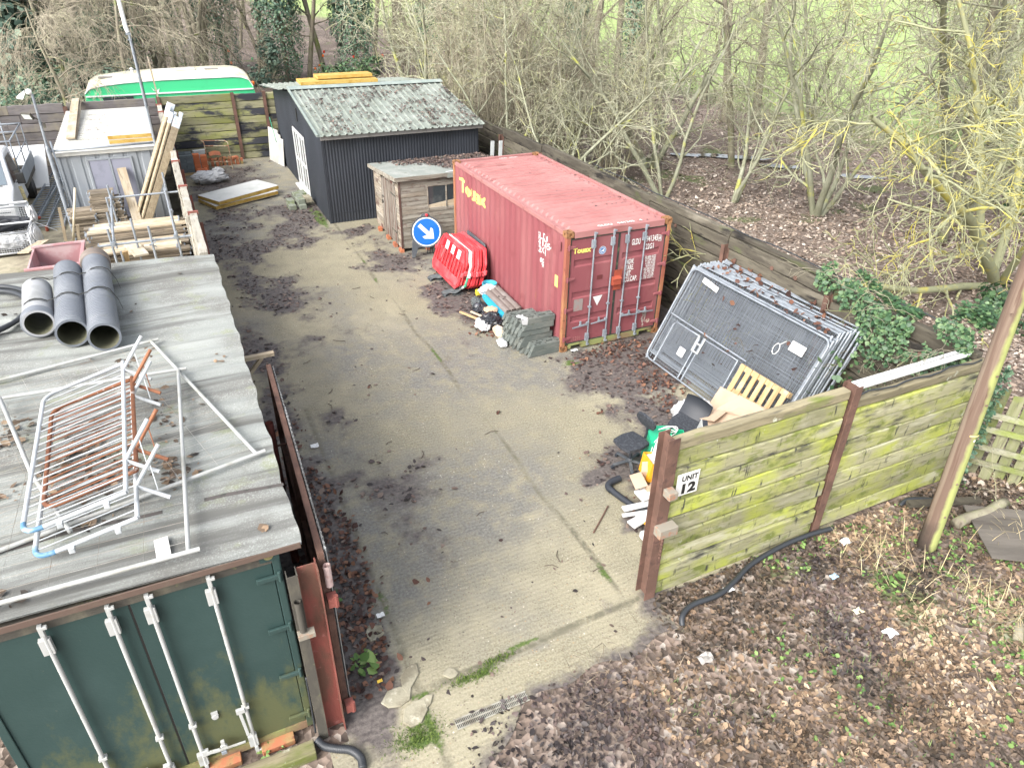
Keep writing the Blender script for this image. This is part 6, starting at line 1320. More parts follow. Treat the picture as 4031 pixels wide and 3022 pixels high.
b.tube([(vx1-.05, 15.12, 2.06), (vx1-.05, 18.0, 2.06)], .022, 8); b.tube([(vx1-.05, 15.12, 1.5), (vx1-.05, 18.0, 1.5)], .018, 8); b.build('rack', m_galv, vt, world=True, smooth=True)
b = MB(); b.box((-12.3, 15.4, .77), (-11.2, 17.6, 1.05)); b.build('load_floor', m_pallet, vt, world=True)
for (xx, yy) in ((vx1-.10, 13.05), (vx1-.10, 16.35), (vx0+.10, 13.05), (vx0+.10, 16.35)):
    b = MB(); Mw = Matrix.Translation((xx, yy, .34)) @ Matrix.Rotation(PI/2, 4, 'Y'); b.lathe([(.20, -.10), (.32, -.11), (.34, -.08), (.34, .08), (.32, .11), (.20, .10)], 24, M=Mw); w_ = b.build('wheel', m_blackl, vt, world=True, smooth=True, auto=.7); b = MB(); b.lathe([(.0, .06), (.12, .08), (.20, .09)], 16, M=Mw); b.build('rim', m_galv, w_, world=True, smooth=True)
bd2 = boardthing('tall thin white timber standing up from the truck bed', (-11.05, 15.5, .9), (-11.45, 15.3, 2.35), .07, .04, m_frame, up=(0, -1, 0))
b = MB(); b.beam((-10.66, 13.5, 1.1), (-10.50, 12.9, .15), .09, .05, up=(0, 0, 1)); o = b.build('yellow_step_strip', mk('faded_yellow_tread', (.42, .36, .17), [((.1, .1, .1), 14, .5, .58, (1, 6, 6))], rough=.8)); tag(o, 'faded yellow and black tread strip hanging at the truck side', 'tread strip')
for k, (x0, xo) in enumerate(((-13.1, -12.8), (-12.1, -11.7))):
    b = MB(); b.tube([(x0+.6, 18.6, 0), (x0+.65, 18.6, 3.1-.4*k)], .025, 8); o = b.build('scaffold_tube', m_galv, smooth=True); tag(o, ('farther left' if k == 0 else 'right hand') + ' upright scaffold tube in front of the grey sleeper wall', 'tube')
b = MB(); b.tube([(-12.7, 18.2, 1.95), (-10.98, 18.2, 2.02)], .026, 8); o = b.build('scaffold_tube', m_galv, smooth=True); tag(o, 'horizontal scaffold tube sticking out above the truck rack', 'tube')
ws = thing('insulated_sheet', 'large white panel leaning on the grey sleeper wall behind the truck', 'panel', mat=basis((-12.3, 16.9, .14), (1, 0, 0), (0, 1.6, 1.02)))
b = MB(); b.box((0, 0, 0), (1.92, 1.95, .06)); b.build('sheet', m_frame, ws, bevel=.01)
b = MB(); b.beam((-12.2, 16.85, .05), (-10.42, 16.8, .05), .10, .09); o = b.build('timber_bearer', m_pale); tag(o, 'pale timber bearer under the white leaning panel', 'timber')
# mesh stillages
m_crate = mk('white_crate_tube', (.46, .48, .50), [((.4, .42, .45), 6, .5, .65)], rough=.5)
m_blkpl = mk('black_plastic_sheet', (.018, .02, .026), [((.07, .08, .10), 6, .58, .66)], rough=.35, spec=.6, bump=(1.0, 9))
m_whpl = mk('white_plastic_sheet', (.50, .505, .51), [((.40, .41, .43), 6, .5, .7)], rough=.4, bump=(.5, 7))
def stillage(label, x0, x1, y0, y1, z1):
    t = thing('mesh_stillage', label, 'stillage', (x0, y0, 0))
    b = MB()
    for z in (.10, z1):
        b.tube([(x0, y0, z), (x1, y0, z), (x1, y1, z), (x0, y1, z)], .028, 8, closed=True)
    for (x, y) in ((x0, y0), (x1, y0), (x1, y1), (x0, y1)): b.tube([(x, y, 0), (x, y, z1)], .026, 8)
    b.build('frame', m_crate, t, world=True, smooth=True)
    b = MB(); n = int((x1-x0)/.055)
    for k in range(n): x = x0+(k+.5)*(x1-x0)/n; b.tube([(x, y0, .1), (x, y0, z1)], .005, 4, cap=False)
    for k in range(int(z1/.05)): z = .12+k*.05; b.tube([(x0, y0, z), (x1, y0, z)], .005, 4, cap=False)
    n = int((y1-y0)/.055)
    for k in range(n): y = y0+(k+.5)*(y1-y0)/n; b.tube([(x1, y, .1), (x1, y, z1)], .005, 4, cap=False)
    b.build('wire_mesh', m_crate, t, world=True)
    b = MB(); b.box((x0+.02, y0+.02, .06), (x1-.02, y1-.02, .10)); b.build('floor', m_steeldk, t, world=True)
    return t
stillage('white wire mesh stillage nearest the felt roof holding crumpled white plastic', -12.0, -10.36, 10.55, 11.5, .62); stillage('white wire mesh stillage directly in front of the white truck', -12.0, -10.40, 11.75, 12.15, 1.0)
def crumple(name, label, c, s, mat, seed, cat, h=.5, n=14):
    rr = np.random.RandomState(seed); b = MB(); vs = []; fs = []; nu, nv = n*2, n
    for j in range(nv+1):
        for i in range(nu):
            u = 2*PI*i/nu; v = PI*j/nv-PI/2; r = 1+.34*(fbm(np.array([math.cos(u)*2+seed*3]), np.array([math.sin(u)*2+v*1.6+seed]), 1.3, 4)[0]-.5)*2+.05*rr.randn()*(abs(math.cos(v)))
            vs.append((c[0]+s[0]*r*math.cos(u)*math.cos(v), c[1]+s[1]*r*math.sin(u)*math.cos(v), max(c[2]-s[2]*.96, c[2]+s[2]*r*math.sin(v))))
    for j in range(nv):
        for i in range(nu): fs.append((j*nu+i, j*nu+(i+1) % nu, (j+1)*nu+(i+1) % nu, (j+1)*nu+i))
    b.add(vs, fs); o = b.build(name, mat); return tag(o, label, cat)
crumple('plastic_bundle', 'bundle of white plastic inside the nearest mesh stillage', (-10.85, 10.95, .30), (.36, .28, .2), m_whpl, 3, 'plastic sheeting')
crumple('plastic_bundle', 'white plastic rolled up at the left end of the nearest mesh stillage', (-11.65, 10.9, .26), (.25, .2, .14), m_whpl, 4, 'plastic sheeting')
crumple('plastic_bundle', 'torn white plastic hanging down the right side of the nearest mesh stillage', (-10.27, 11.0, .33), (.12, .46, .33), m_whpl, 5, 'plastic sheeting')
crumple('plastic_bundle', 'black plastic sheeting draped between the two mesh stillages', (-11.3, 11.63, .60), (.95, .13, .22), m_blkpl, 6, 'plastic sheeting')
crumple('plastic_bundle', 'twist of white plastic at the corner of the rear mesh stillage', (-10.30, 11.70, .74), (.10, .22, .24), m_whpl, 7, 'plastic sheeting')
boardthing('narrow white strip hanging off the corner of the stillages toward the ladders', (-10.28, 11.55, .58), (-9.85, 11.75, .22), .06, .02, m_frame)
crumple('plastic_bundle', 'small white lump of plastic lying on top of the rear stillage mesh', (-11.35, 11.85, .98), (.10, .08, .06), m_whpl, 8, 'plastic sheeting')
# pink skip
m_pink = mk('pink_worn_paint', (.36, .20, .21), [((.42, .31, .31), 2, .48, .62), ((.10, .20, .32), 2.2, .62, .68), ((.30, .18, .14), 6, .66, .76)], rough=.6)
sk = thing('skip', 'open topped worn pink skip behind the felt roof', 'skip', (-9.8, 6.6, 0))
b = MB(); o0, o1, p0, p1, zz = -9.95, -8.86, 6.6, 8.2, .92
b.box((o0, p1-.04, 0), (o1, p1, zz)); b.box((o0, p0, 0), (o1, p0+.04, zz)); b.box((o0, p0+.04, 0), (o0+.04, p1-.04, zz)); b.box((o1-.04, p0+.04, 0), (o1, p1-.04, zz)); b.box((o0+.04, p0+.04, .02), (o1-.04, p1-.04, .06)); b.build('body', m_pink, sk, world=True)
b = MB(); b.box((o0-.03, p1-.06, zz), (o1+.03, p1+.02, zz+.05)); b.box((o0-.03, p0-.02, zz), (o1+.03, p0+.06, zz+.05)); b.box((o1-.05, p0+.06, zz), (o1+.03, p1-.06, zz+.048)); b.build('rim', m_pink, sk, world=True, bevel=.008)
boardthing('pale brown board lying against the left of the pink skip', (-10.25, 8.6, .7), (-10.0, 10.2, .45), .25, .03, m_pale)
crumple('cable_heap', 'blue heap of wrapping inside the pink skip', (-9.3, 7.2, .5), (.25, .3, .3), m_bend, 12, 'wrapping')
scrap('orange plastic scrap on the gravel behind the pink skip', -9.75, 10.6, .14, (.65, .2, .1), z=.03, seed=31); scrap('white scrap on the gravel near the stillages', -10.1, 10.4, .08, W_, z=.03, seed=32)
# ================================================================ FAR END OF THE YARD
def brickpack(name, label, x0, y0, nx, ny, nz, mat, bl=(.215, .1025, .065), rot=0, seed=1, missing=0, group=None):
    t = thing(name, label, 'brick stack', (x0, y0, 0), rot, group); rr = random.Random(seed); b = MB()
    for k in range(nz):
        for j in range(ny):
            for i in range(nx):
                if k == nz-1 and rr.random() < missing: continue
                a = (i*(bl[0]+.004)+rr.uniform(-.004, .004), j*(bl[1]+.003)+rr.uniform(-.003, .003), .09+k*(bl[2]+.002))
                b.box(a, (a[0]+bl[0], a[1]+bl[1], a[2]+bl[2]))
    b.build('bricks', mat, t); b = MB(); b.box((-.02, -.02, 0), (nx*.219+.02, ny*.106+.02, .085)); b.build('pallet_base', m_pallet, t); return t
m_bluebr = mk('blue_grey_brick', (.105, .125, .135), [((.14, .16, .17), 4, .5, .65)], rough=.75, rnd=.15)
m_orbr = mk('new_orange_brick', (.46, .135, .055), [((.38, .11, .05), 4, .5, .65)], rough=.8, rnd=.12)
m_ltblk = mk('pale_concrete_block', (.40, .42, .42), [((.32, .34, .34), 5, .5, .65)], rough=.85)
brickpack('brick_stack', 'blue grey stack of bricks by the dividing fence', -6.22, 17.45, 2, 7, 9, m_bluebr, seed=1, missing=.15)
brickpack('brick_stack', 'new orange brick stack next to the blue grey bricks, left of the pair', -5.76, 17.47, 1, 3, 9, m_orbr, seed=2, missing=.2)
brickpack('brick_stack', 'new orange brick stack, the right one of the pair behind the white sack', -5.52, 17.48, 1, 3, 8, m_orbr, seed=3, missing=.2)
for k in range(3):
    b = MB(); b.box((0, 0, 0), (.44, .215, .10)); o = b.build('concrete_block', m_ltblk, bevel=.004); o.matrix_basis = place((-5.80+.06*k, 18.25, .0+.36*0+.10*k+.36), .1*k); tag(o, 'pale grey concrete block %s behind the orange brick stacks' % ('at the bottom' if k == 0 else 'in the middle' if k == 1 else 'on top'), 'concrete block', 'concrete blocks behind the brick stacks')
b = MB(); b.box((0, 0, 0), (.55, .3, .36)); o = b.build('concrete_block', m_ltblk, bevel=.004); o.matrix_basis = place((-5.84, 18.2, 0)); tag(o, 'larger concrete block under the pale blocks behind the orange brick stacks', 'concrete block')
m_mossbr = mk('old_mossy_brick', (.36, .13, .07), [((.22, .2, .08), 4, .5, .62), ((.25, .09, .05), 9, .5, .66)], rough=.9, rnd=.25)
rr = random.Random(8)
for k in range(17):
    x = -5.25+.155*(k % 9)+rr.uniform(-.02, .02); l = k//9
    z = .10*l; y = 18.55+rr.uniform(-.05, .05)
    b = MB(); b.box((-.052, -.107, 0), (.052, .107, .068) if l else (.052, .034, .215)); o = b.build('brick', m_mossbr, bevel=.004); o.matrix_basis = place((x, y, z if not l else .22), rr.uniform(-.4, .4) if l else rr.uniform(-.1, .1))
    tag(o, 'loose old brick lying on top of the row of bricks by the far fence' if l else 'old orange brick standing on end in the row along the far fence', 'brick', 'old bricks on top of the row' if l else 'old bricks in a row by the far fence')
b = MB(); b.sheet(lambda u, v: (-5.15+.42*u, 18.5+.25*v, .36+.05*math.sin(PI*u)+.10*v), 8, 2); o = b.build('ridge_tile', m_brick); tag(o, 'red curved ridge tile resting on the brick row by the far fence', 'tile')
rfm = thing('rusty_frame', 'rusty bare steel frame standing among the bricks at the far fence', 'frame', (-4.87, 17.95, 0))
b = MB(); a, c = Vector((-5.27, 18.06, 0)), Vector((-4.46, 17.78, 0)); zz = Vector((0, 0, 1))
b.beam(a, a+zz*1.0, .03, .03, up=(0, 1, 0)); b.beam(c, c+zz*1.0, .03, .03, up=(0, 1, 0)); b.beam(a+zz*.86, c+zz*.86, .03, .03); b.beam(a+zz*.28, c+zz*.28, .02, .02); q = Vector((-.08, .38, 0)); b.beam(a+zz*.98+q*.0, a+zz*.98+q, .025, .025); b.beam(c+zz*.98, c+zz*.98+q, .025, .025); b.beam(a+zz*.98+q, c+zz*.98+q, .025, .025)
b.build('steel_bars', mk('flaking_rusty_paint', (.28, .15, .09), [((.45, .42, .30), 6, .52, .6), ((.14, .07, .045), 8, .6, .7)], rough=.8), rfm, world=True)
bg_ = crumple('bulk_sack', 'collapsed white builders sack of bricks on the muddy concrete', (-5.42, 16.15, .2), (.60, .36, .22), m_whpl, 21, 'sack', n=18)
b = MB()
for k in range(6): b.box((-5.72+.11*(k % 3), 16.28+.11*(k//3), .36), (-5.62+.11*(k % 3), 16.38+.11*(k//3), .43+.02*(k % 2)))
o = b.build('sack_bricks', m_orbr); tag(o, 'few orange bricks showing at the mouth of the white builders sack', 'bricks')
crumple('sack_flap', 'raised white corner of the collapsed builders sack', (-5.08, 16.25, .33), (.22, .16, .16), m_whpl, 22, 'sack')
slab('insulation_board', 'lower yellow edged insulation board flat on the yard concrete', place((-4.72, 13.65, .05), .40, .01, -.02), 2.25, 1.15, .12)
slab('insulation_board', 'upper white insulation board lying slightly twisted on another in the yard', place((-4.68, 13.72, .175), .50, .0, -.012), 2.3, 1.15, .12)
scrap('lump of yellow foam by the corner of the insulation boards', -3.42, 14.62, .14, (.6, .42, .1), z=.03, seed=41)
m_mblk = mk('mossy_concrete_block', (.20, .22, .18), [((.14, .17, .08), 4, .48, .62), ((.30, .31, .24), 7, .6, .72)], rough=.95, bump=(.5, 40))
for k, (x, y, z, r, m_) in enumerate(((-3.3, 12.05, 0, .05, m_mblk), (-3.25, 12.55, 0, .02, m_mblk), (-2.98, 12.0, 0, .03, m_mblk), (-2.95, 12.5, 0, .0, m_mblk), (-3.0, 12.15, .145, .1, m_mblk), (-2.95, 12.65, .145, .05, m_mblk), (-2.75, 12.2, .145, .05, m_stone), (-2.72, 13.35, 0, .02, m_mblk), (-2.95, 13.2, .0, .0, m_mblk))):
    b = MB(); b.box((-.11, -.22, 0), (.11, .22, .14)); o = b.build('step_block', m_, bevel=.008); o.matrix_basis = place((x, y, z), r)
    tag(o, 'pale concrete block on top of the block step at the shed doors' if m_ is m_stone else 'mossy concrete block laid as a step below the white shed doors', 'concrete block', None if m_ is m_stone else 'block steps at the shed doors')
for k in range(3):
    M_ = basis((-2.72+.05*k, 17.6-.25*k+.3, .0), (-.25, 1.0, 0), (.10, 0, 1)); o = MB(); o.box((0, 0, 0), (.9-.1*k, 1.25-.12*k, .03)); o = o.build('plastic_sheet', m_whiter, bevel=.01); o.matrix_basis = M_
    tag(o, ['outermost pale sheet', 'middle pale sheet', 'innermost pale sheet'][k]+' leaning on the end wall of the black shed', 'sheet')
b = MB(); b.tube([(-2.75, 17.55, .9), (-2.80, 18.05, 1.72)], .014, 8); o = b.build('broom_handle', mk('green_handle', (.05, .25, .16), rough=.5), smooth=True); tag(o, 'green tool handle leaning behind the sheets at the black shed', 'tool')
for k, (x, y, a) in enumerate(((2.35, 9.0, .12), (2.62, 8.95, .10))):
    b = MB(); b.beam((x, y, .5), (x+a, y+.1, 2.25), .11, .03, up=(0, 1, 0)); o = b.build('timber_board', m_ltblk); tag(o, ('left' if k == 0 else 'right')+' grey plank end standing up behind the red container roof', 'board')
# caravan
m_cgreen = mk('bright_green_caravan', (.05, .48, .21), [((.05, .42, .19), 1.2, .5, .7)], rough=.4, spec=.5)
m_cream = mk('cream_caravan_roof', (.55, .53, .41), [((.50, .43, .27), 1.2, .48, .66), ((.60, .60, .56), 2, .5, .6)], rough=.5)
cv = thing('caravan', 'bright green and cream old caravan parked beyond the far sleeper fence', 'caravan', (-5.9, 22.0, 0))
def cvsec(x):   # height and end rounding along its length
    u = (x+8.95)/(6.1); return u
xs = [-8.95, -8.9, -8.75, -8.5, -8.1, -7.5, -6.5, -5.2, -4.2, -3.6, -3.25, -3.0, -2.87, -2.82]
zt = [1.9, 2.40, 2.68, 2.84, 2.90, 2.96, 3.00, 3.03, 3.04, 3.03, 2.98, 2.82, 2.50, 2.0]
zg = [2.05, 2.42, 2.56, 2.64, 2.69, 2.74, 2.78, 2.79, 2.79, 2.79, 2.76, 2.65, 2.40, 2.1]
b = MB(); vs = []; sec = 8
for x, z, g_ in zip(xs, zt, zg):
    P = [(20.95, .5), (20.95, g_*.7), (20.97, g_-.02), (21.03, min(z, g_+.10)), (21.3, z), (22.5, z), (22.95, g_), (23.0, .5)]
    vs += [(x, p[0], p[1]) for p in P]
fs = []; ms = []
for i in range(len(xs)-1):
    for j in range(sec-1): fs.append((i*sec+j, (i+1)*sec+j, (i+1)*sec+j+1, i*sec+j+1)); ms.append(0 if j < 2 else 1)
nf = len(fs); fs += [tuple(range(sec)), tuple(range(len(xs)*sec-1, (len(xs)-1)*sec-1, -1))]
b2 = MB(); b2.add(vs, [f for f, m_ in zip(fs, ms) if m_ == 0]); b2.build('body', m_cgreen, cv, world=True, smooth=True, auto=.5)
b2 = MB(); b2.add(vs, [f for f, m_ in zip(fs, ms) if m_ == 1]+fs[nf:]); b2.build('roof', m_cream, cv, world=True, smooth=True, auto=.5)
b = MB(); b.box((-8.88, 20.91, 2.30), (-2.88, 20.95, 2.35)); b.tube([(x, 20.95, g_+.0) for x, g_ in zip(xs[1:-1], zg[1:-1])], .018, 6); b.build('white_trim', m_frame, cv, world=True)
b = MB(); b.box((-8.35, 20.92, 1.6), (-7.3, 20.955, 2.27)); b.box((-5.9, 20.92, 1.6), (-4.4, 20.955, 2.1)); b.build('window', m_glass, cv, world=True)
b = MB(); b.cbox((-5.25, 21.6, 3.05), (.75, .5, .10)); b.build('roof_hatch', mk('grey_roof_hatch', (.38, .38, .36), rough=.5), cv, world=True, bevel=.04)
b = MB(); b.cbox((-4.3, 21.5, 3.035), (.5, .4, .04)); b.cbox((-8.1, 21.4, 2.91), (.5, .3, .03)); b.build('roof_vent', m_fascia, cv, world=True)
b = MB(); b.lathe([(.07, 0), (.05, .06), (.05, .14), (.09, .16), (0, .2)], 12, M=Matrix.Translation((-7.15, 21.8, 2.97))); b.build('chimney', m_wplast, cv, world=True, smooth=True)
b = MB(); b.tube([(-7.6+.9*k/12, 21.75, 2.88+.22*math.sin(PI*k/12)) for k in range(13)], .008, 5); b.build('aerial_hoop', m_galv, cv, world=True)
b = MB(); b.add([(-6.62, 20.945, 2.55), (-6.40, 20.945, 2.30), (-6.33, 20.945, 2.50), (-6.42, 20.945, 2.44), (-6.55, 20.945, 2.42)], [(0, 1, 2, 3, 4)]); b.build('peeled_patch', m_frame, cv, world=True)
b = MB()
for (x, y) in ((-5.6, 21.05), (-5.0, 21.05)): b.lathe([(.18, -.09), (.32, -.09), (.32, .09), (.18, .09)], 20, M=Matrix.Translation((x, y, .32)) @ Matrix.Rotation(PI/2, 4, 'X'))
b.build('wheel', m_blackl, cv, world=True)
# ================================================================ THINGS ALONG THE RED CONTAINER
# directional road sign in its plastic stand
m_sblue = mk('sign_blue', (.004, .11, .42), [((.01, .13, .42), 3, .5, .7)], rough=.35, spec=.5)
m_sgrey = mk('dark_grey_plastic', (.06, .068, .078), [((.12, .125, .13), 4, .5, .68)], rough=.6)
rs_ = thing('road_sign', 'round blue road sign with white arrow on a grey plastic stand', 'road sign', mat=basis((-.72, 6.22, .02), (.975, -.22, 0), (.03, .18, 1)))
def dsc(par, r, z, th, mat, name, r0=0, cy=.68, n=40):
    b = MB(); pr = [(r0 if r0 else 0.0, th), (r, th), (r, 0), (r0 if r0 else 0.0, 0)]
    if r0: pr.append((r0, th))
    b.lathe(pr, n, M=Matrix.Translation((0, cy, z)), cap=False); return b.build(name, mat, par)
dsc(rs_, .425, -.02, .03, m_sgrey, 'backing'); dsc(rs_, .385, .012, .006, m_white, 'white_rim', r0=.355); dsc(rs_, .357, .011, .005, m_sblue, 'blue_face')
b = MB(); c45 = math.sqrt(.5)
def ar(u, v): return (c45*(u)+c45*v, .68-c45*u+c45*v, .0185)     # u along arrow (down right), v across
b.add([ar(-.27, -.052), ar(.06, -.052), ar(.0, -.17), ar(.08, -.17), ar(.27, 0), ar(.08, .17), ar(.0, .17), ar(.06, .052), ar(-.27, .052)], [(0, 1, 7, 8), (2, 3, 4, 1), (1, 4, 7), (7, 4, 5, 6)]); b.build('arrow', m_white, rs_)
b = MB(); b.prism([(-.43, 0), (-.34, 0), (-.24, .26), (.24, .26), (.34, 0), (.43, 0), (.40, .42), (.36, .62), (.25, .62), (.12, .30), (-.12, .30), (-.25, .62), (-.36, .62), (-.40, .42)], -.045, -.02); b.prism([(-.16, 1.04), (-.09, 1.16), (.09, 1.16), (.16, 1.04), (.05, 1.06), (.05, 1.11), (-.05, 1.11), (-.05, 1.06)], -.04, .0); b.build('front_legs', m_sgrey, rs_, bevel=.006)
b = MB()
for x in (.02, .09, .16, .23): b.beam((x, .05, -.32), (x, .30, -.06), .02, .03)
b.beam((-.02, .04, -.33), (.27, .04, -.33), .03, .03); b.build('rear_stay', m_sgrey, rs_)
b = MB(); b.lathe([(.04, 0), (.04, .05), (.02, .07)], 10, M=Matrix.Translation((.03, 1.12, -.02))); b.build('lamp_button', mk('red_plastic', (.5, .03, .04), rough=.35), rs_)
# plastic pedestrian barriers
m_bred = mk('red_barrier_plastic', (.62, .045, .055), [((.68, .12, .13), 2.5, .5, .68), ((.48, .035, .04), 5, .6, .75)], rough=.45, spec=.4, objrnd=.12)
m_bwht = mk('white_green_barrier_plastic', (.48, .54, .52), [((.08, .34, .21), 1.1, .56, .62), ((.5, .55, .54), 5, .55, .7)], rough=.45)
m_rw = mk('retroreflective_red', (.40, .012, .02), rough=.35)
BLn, BHt = 1.75, .95
outer = [(.13, 0), (BLn-.13, 0), (BLn, .12), (BLn, .62), (BLn-.20, BHt), (.20, BHt), (0, .62), (0, .12)]
inner = [(.16, .055), (BLn-.16, .055), (BLn-.055, .15), (BLn-.055, .60), (BLn-.225, BHt-.05), (.225, BHt-.05), (.055, .60), (.055, .15)]
def pbarrier(label, M, mat, stripes=False):
    t = thing('plastic_barrier', label, 'barrier', mat=M, group='plastic barriers stacked against the red container'); inm = m_bred if mat is m_bwht else mat
    b = MB(); n = 8; h = .022
    vs = [(p[0], p[1], -h) for p in outer]+[(p[0], p[1], h) for p in outer]+[(p[0], p[1], h) for p in inner]+[(p[0], p[1], -h) for p in inner]; fs = []
    for i in range(n):
        k = (i+1) % n; fs += [(i, k, n+k, n+i), (n+i, n+k, 2*n+k, 2*n+i), (2*n+i, 2*n+k, 3*n+k, 3*n+i), (3*n+i, 3*n+k, k, i)]
    b.add(vs, fs); b.build('outer_frame', mat, t, bevel=.010)
    b = MB(); b.prism([(.07, .16), (.17, .062), (BLn-.17, .062), (BLn-.07, .16), (BLn-.07, .27), (.07, .27)], -.014, .014); b.build('kick_board', inm, t, bevel=.006)
    b = MB(); b.prism([(.10, .66), (BLn-.10, .66), (BLn-.24, BHt-.055), (.24, BHt-.055)], -.014, .014); b.build('top_board', mat, t, bevel=.006)
    for k in range(9):
        x = .15+k*(BLn-.30)/8; b = MB(); b.tube([(x, .255, 0), (x, .67, 0)], .021, 8, cap=False); b.build('bar', inm, t, smooth=True)
    if stripes:
        for k in range(6):
            x = .30+k*.185; b = MB(); b.add([(x, .675, .0165), (x+.185, .675, .0165), (x+.185, .885, .0165), (x, .885, .0165)], [(0, 1, 2, 3)]); b.build('reflective_stripe', m_white if k % 2 else m_rw, t)
    b = MB(); b.lathe([(.035, -.06), (.045, -.05), (.045, .05), (.035, .06)], 10, M=Matrix.Translation((BLn+.035, .42, 0)) @ Matrix.Rotation(PI/2, 4, 'X')); b.cbox((-.04, .52, 0), (.08, .09, .05)); b.build('coupling', mat, t, bevel=.006)
    return t
order = ['front red plastic barrier with red and white reflective stripes, nearest the yard', 'second red plastic barrier, directly behind the striped one', 'third plastic barrier, the white and green one in the red stack', 'fourth red plastic barrier, just behind the white and green one', 'fifth red plastic barrier, in the middle of the stack', 'sixth red plastic barrier from the yard side of the stack', 'seventh red plastic barrier from the yard side of the stack', 'eighth red plastic barrier, last but one from the container', 'last red plastic barrier, closest to the red container wall']
for k, lb_ in enumerate(order):
    jx = R.uniform(-.015, .015)
    M_ = basis((-.94+.068*k+jx, 5.30+R.uniform(-.06, .06)-.02*k, .13), (.02+R.uniform(-.01, .01), -1, R.uniform(-.012, .012)), (.33-.012*k, .0, .93))
    pbarrier(lb_, M_, m_bwht if k == 2 else m_bred, k == 0)
m_rub = mk('grey_black_rubber', (.07, .08, .085), [((.14, .15, .14), 6, .5, .68)], rough=.75, bump=(.4, 30))
for k, (y, lb_) in enumerate(((4.75, 'left crumpled black rubber foot under the plastic barriers'), (3.72, 'right crumpled black rubber foot under the plastic barriers'))):
    b = MB(); b.sheet(lambda u, v: (-1.22+.50*u, y-.13+.26*v+.03*math.sin(u*7), .03+.10*u*(1+.4*math.sin(v*11))+.02*math.sin(u*9+v*6)), 10, 8); b.sheet(lambda u, v: (-1.22+.50*u, y-.13+.26*v+.03*math.sin(u*7), .0+.02*u), 10, 8); o = b.build('rubber_foot', m_rub, smooth=True); tag(o, lb_, 'barrier foot')
b = MB(); b.lathe([(.075, 0), (.075, .12), (.06, .13)], 14, M=Matrix.Translation((-.42, 3.42, 0))); o = b.build('yellow_pot', mk('dull_yellow_plastic', (.55, .45, .05), rough=.5), smooth=True, auto=.6); tag(o, 'dull yellow plastic pot under the right end of the red barriers', 'pot')
gs = thing('framed_sign', 'grey framed white sign board standing between barriers and red container', 'sign', mat=basis((-.09, 4.95, .30), (0, -1, 0), (.06, 0, 1)))
b = MB(); b.prism([(0, 0), (1.15, 0), (1.15, .74), (1.10, .80), (0, .80)], 0, .03); b.build('frame', m_sgrey, gs, bevel=.012); b = MB(); b.box((.06, .05, .031), (1.09, .70, .034)); b.build('white_face', m_white, gs)
# turquoise bucket
m_teal = mk('turquoise_plastic', (.06, .36, .48), [((.04, .28, .38), 3, .5, .7)], rough=.4, spec=.5)
bk = thing('bucket', 'turquoise plastic bucket with murky contents beside the red container', 'bucket', (-.25, 3.12, 0))
b = MB(); b.lathe([(.12, .0), (.165, .36), (.18, .36), (.18, .40), (.165, .40), (.155, .36), (.12, .04)], 28, cap=False); b.build('shell', m_teal, bk, smooth=True, auto=.6)
b = MB(); b.lathe([(0, .26), (.148, .26)], 24, cap=False); b.build('contents', mk('murky_leaf_water', (.10, .07, .05), [((.25, .13, .09), 14, .5, .62)], rough=.25), bk)
# concrete fence feet in a stack
m_foot = mk('grey_green_concrete_foot', (.105, .12, .112), [((.15, .16, .145), 3, .45, .62), ((.075, .085, .07), 6, .58, .7), ((.14, .15, .08), 2, .64, .74)], rough=.9, bump=(.5, 40), objrnd=.12)
def foot_mesh():
    b = MB(); L_, w_, h = .72, .23, .128
    def pr(y0, y1, z0=0.0, z1=h): b.add([(0, y0, z0), (L_, y0, z0), (L_, y1, z0), (0, y1, z0), (.07, y0, z1), (L_, y0, z1), (L_, y1, z1), (.07, y1, z1)], [(3, 2, 1, 0), (4, 5, 6, 7), (0, 1, 5, 4), (1, 2, 6, 5), (2, 3, 7, 6), (3, 0, 4, 7)])
    pr(0, .085); pr(.145, w_)
    for (a, c) in ((.02, .16), (.30, .40), (.56, L_)):
        b.box((max(a, .05), .085, .0), (c, .145, h-.001))
    b.box((.16, .085, .0), (.56, .145, .06)); return b
fm = foot_mesh().build('fence_block', m_foot, bevel=.008)
b = MB()
for x in (.12, .22, .35, .63, .67):
    for y in (.045, .185): b.lathe([(0, .1292), (.019, .1292)], 10, M=Matrix.Translation((x, y, 0)), cap=False)
fh = b.build('dark_socket_disc', m_blackl, fm)  # flat black discs paint the dark inside of the sockets
first = True
cols = [(.04, 2, -.70, 'front pair'), (.27, 6, -.80, 'tall second row'), (.52, 5, -.86, 'third row'), (.77, 5, -.92, 'rear row')]
for (y, nlev, x0, nm) in cols:
    for l in range(nlev):
        jx = R.uniform(-.05, .05)+(.05 if l == nlev-1 else 0); M_ = place((x0+jx+(.0 if l else -.02), y+R.uniform(-.015, .015), .005+l*.130), R.uniform(-.03, .03))
        if first: o = fm; first = False; o.matrix_basis = M_
        else: o = copy_tree(fm, M_)
        tag(o, ('top' if l == nlev-1 else 'bottom' if l == 0 else 'middle')+' concrete fence foot of the %s in the stack by the container corner' % nm, 'fence foot', 'concrete fence feet stacked at the container corner')
b = MB(); b.sheet(lambda u, v: (-.795+.15*u+.02*math.sin(v*6), .27+.235*v, .005+6*.13+.004+.01*math.sin(u*8+v*5)), 6, 6); b.add([(-.80, .262, .79), (-.64, .262, .79), (-.66, .262, .66), (-.78, .262, .69)], [(0, 1, 2, 3)]); o = b.build('plastic_scrap', m_whpl); tag(o, 'clear white plastic film stuck on the end of the top concrete foot', 'plastic film')
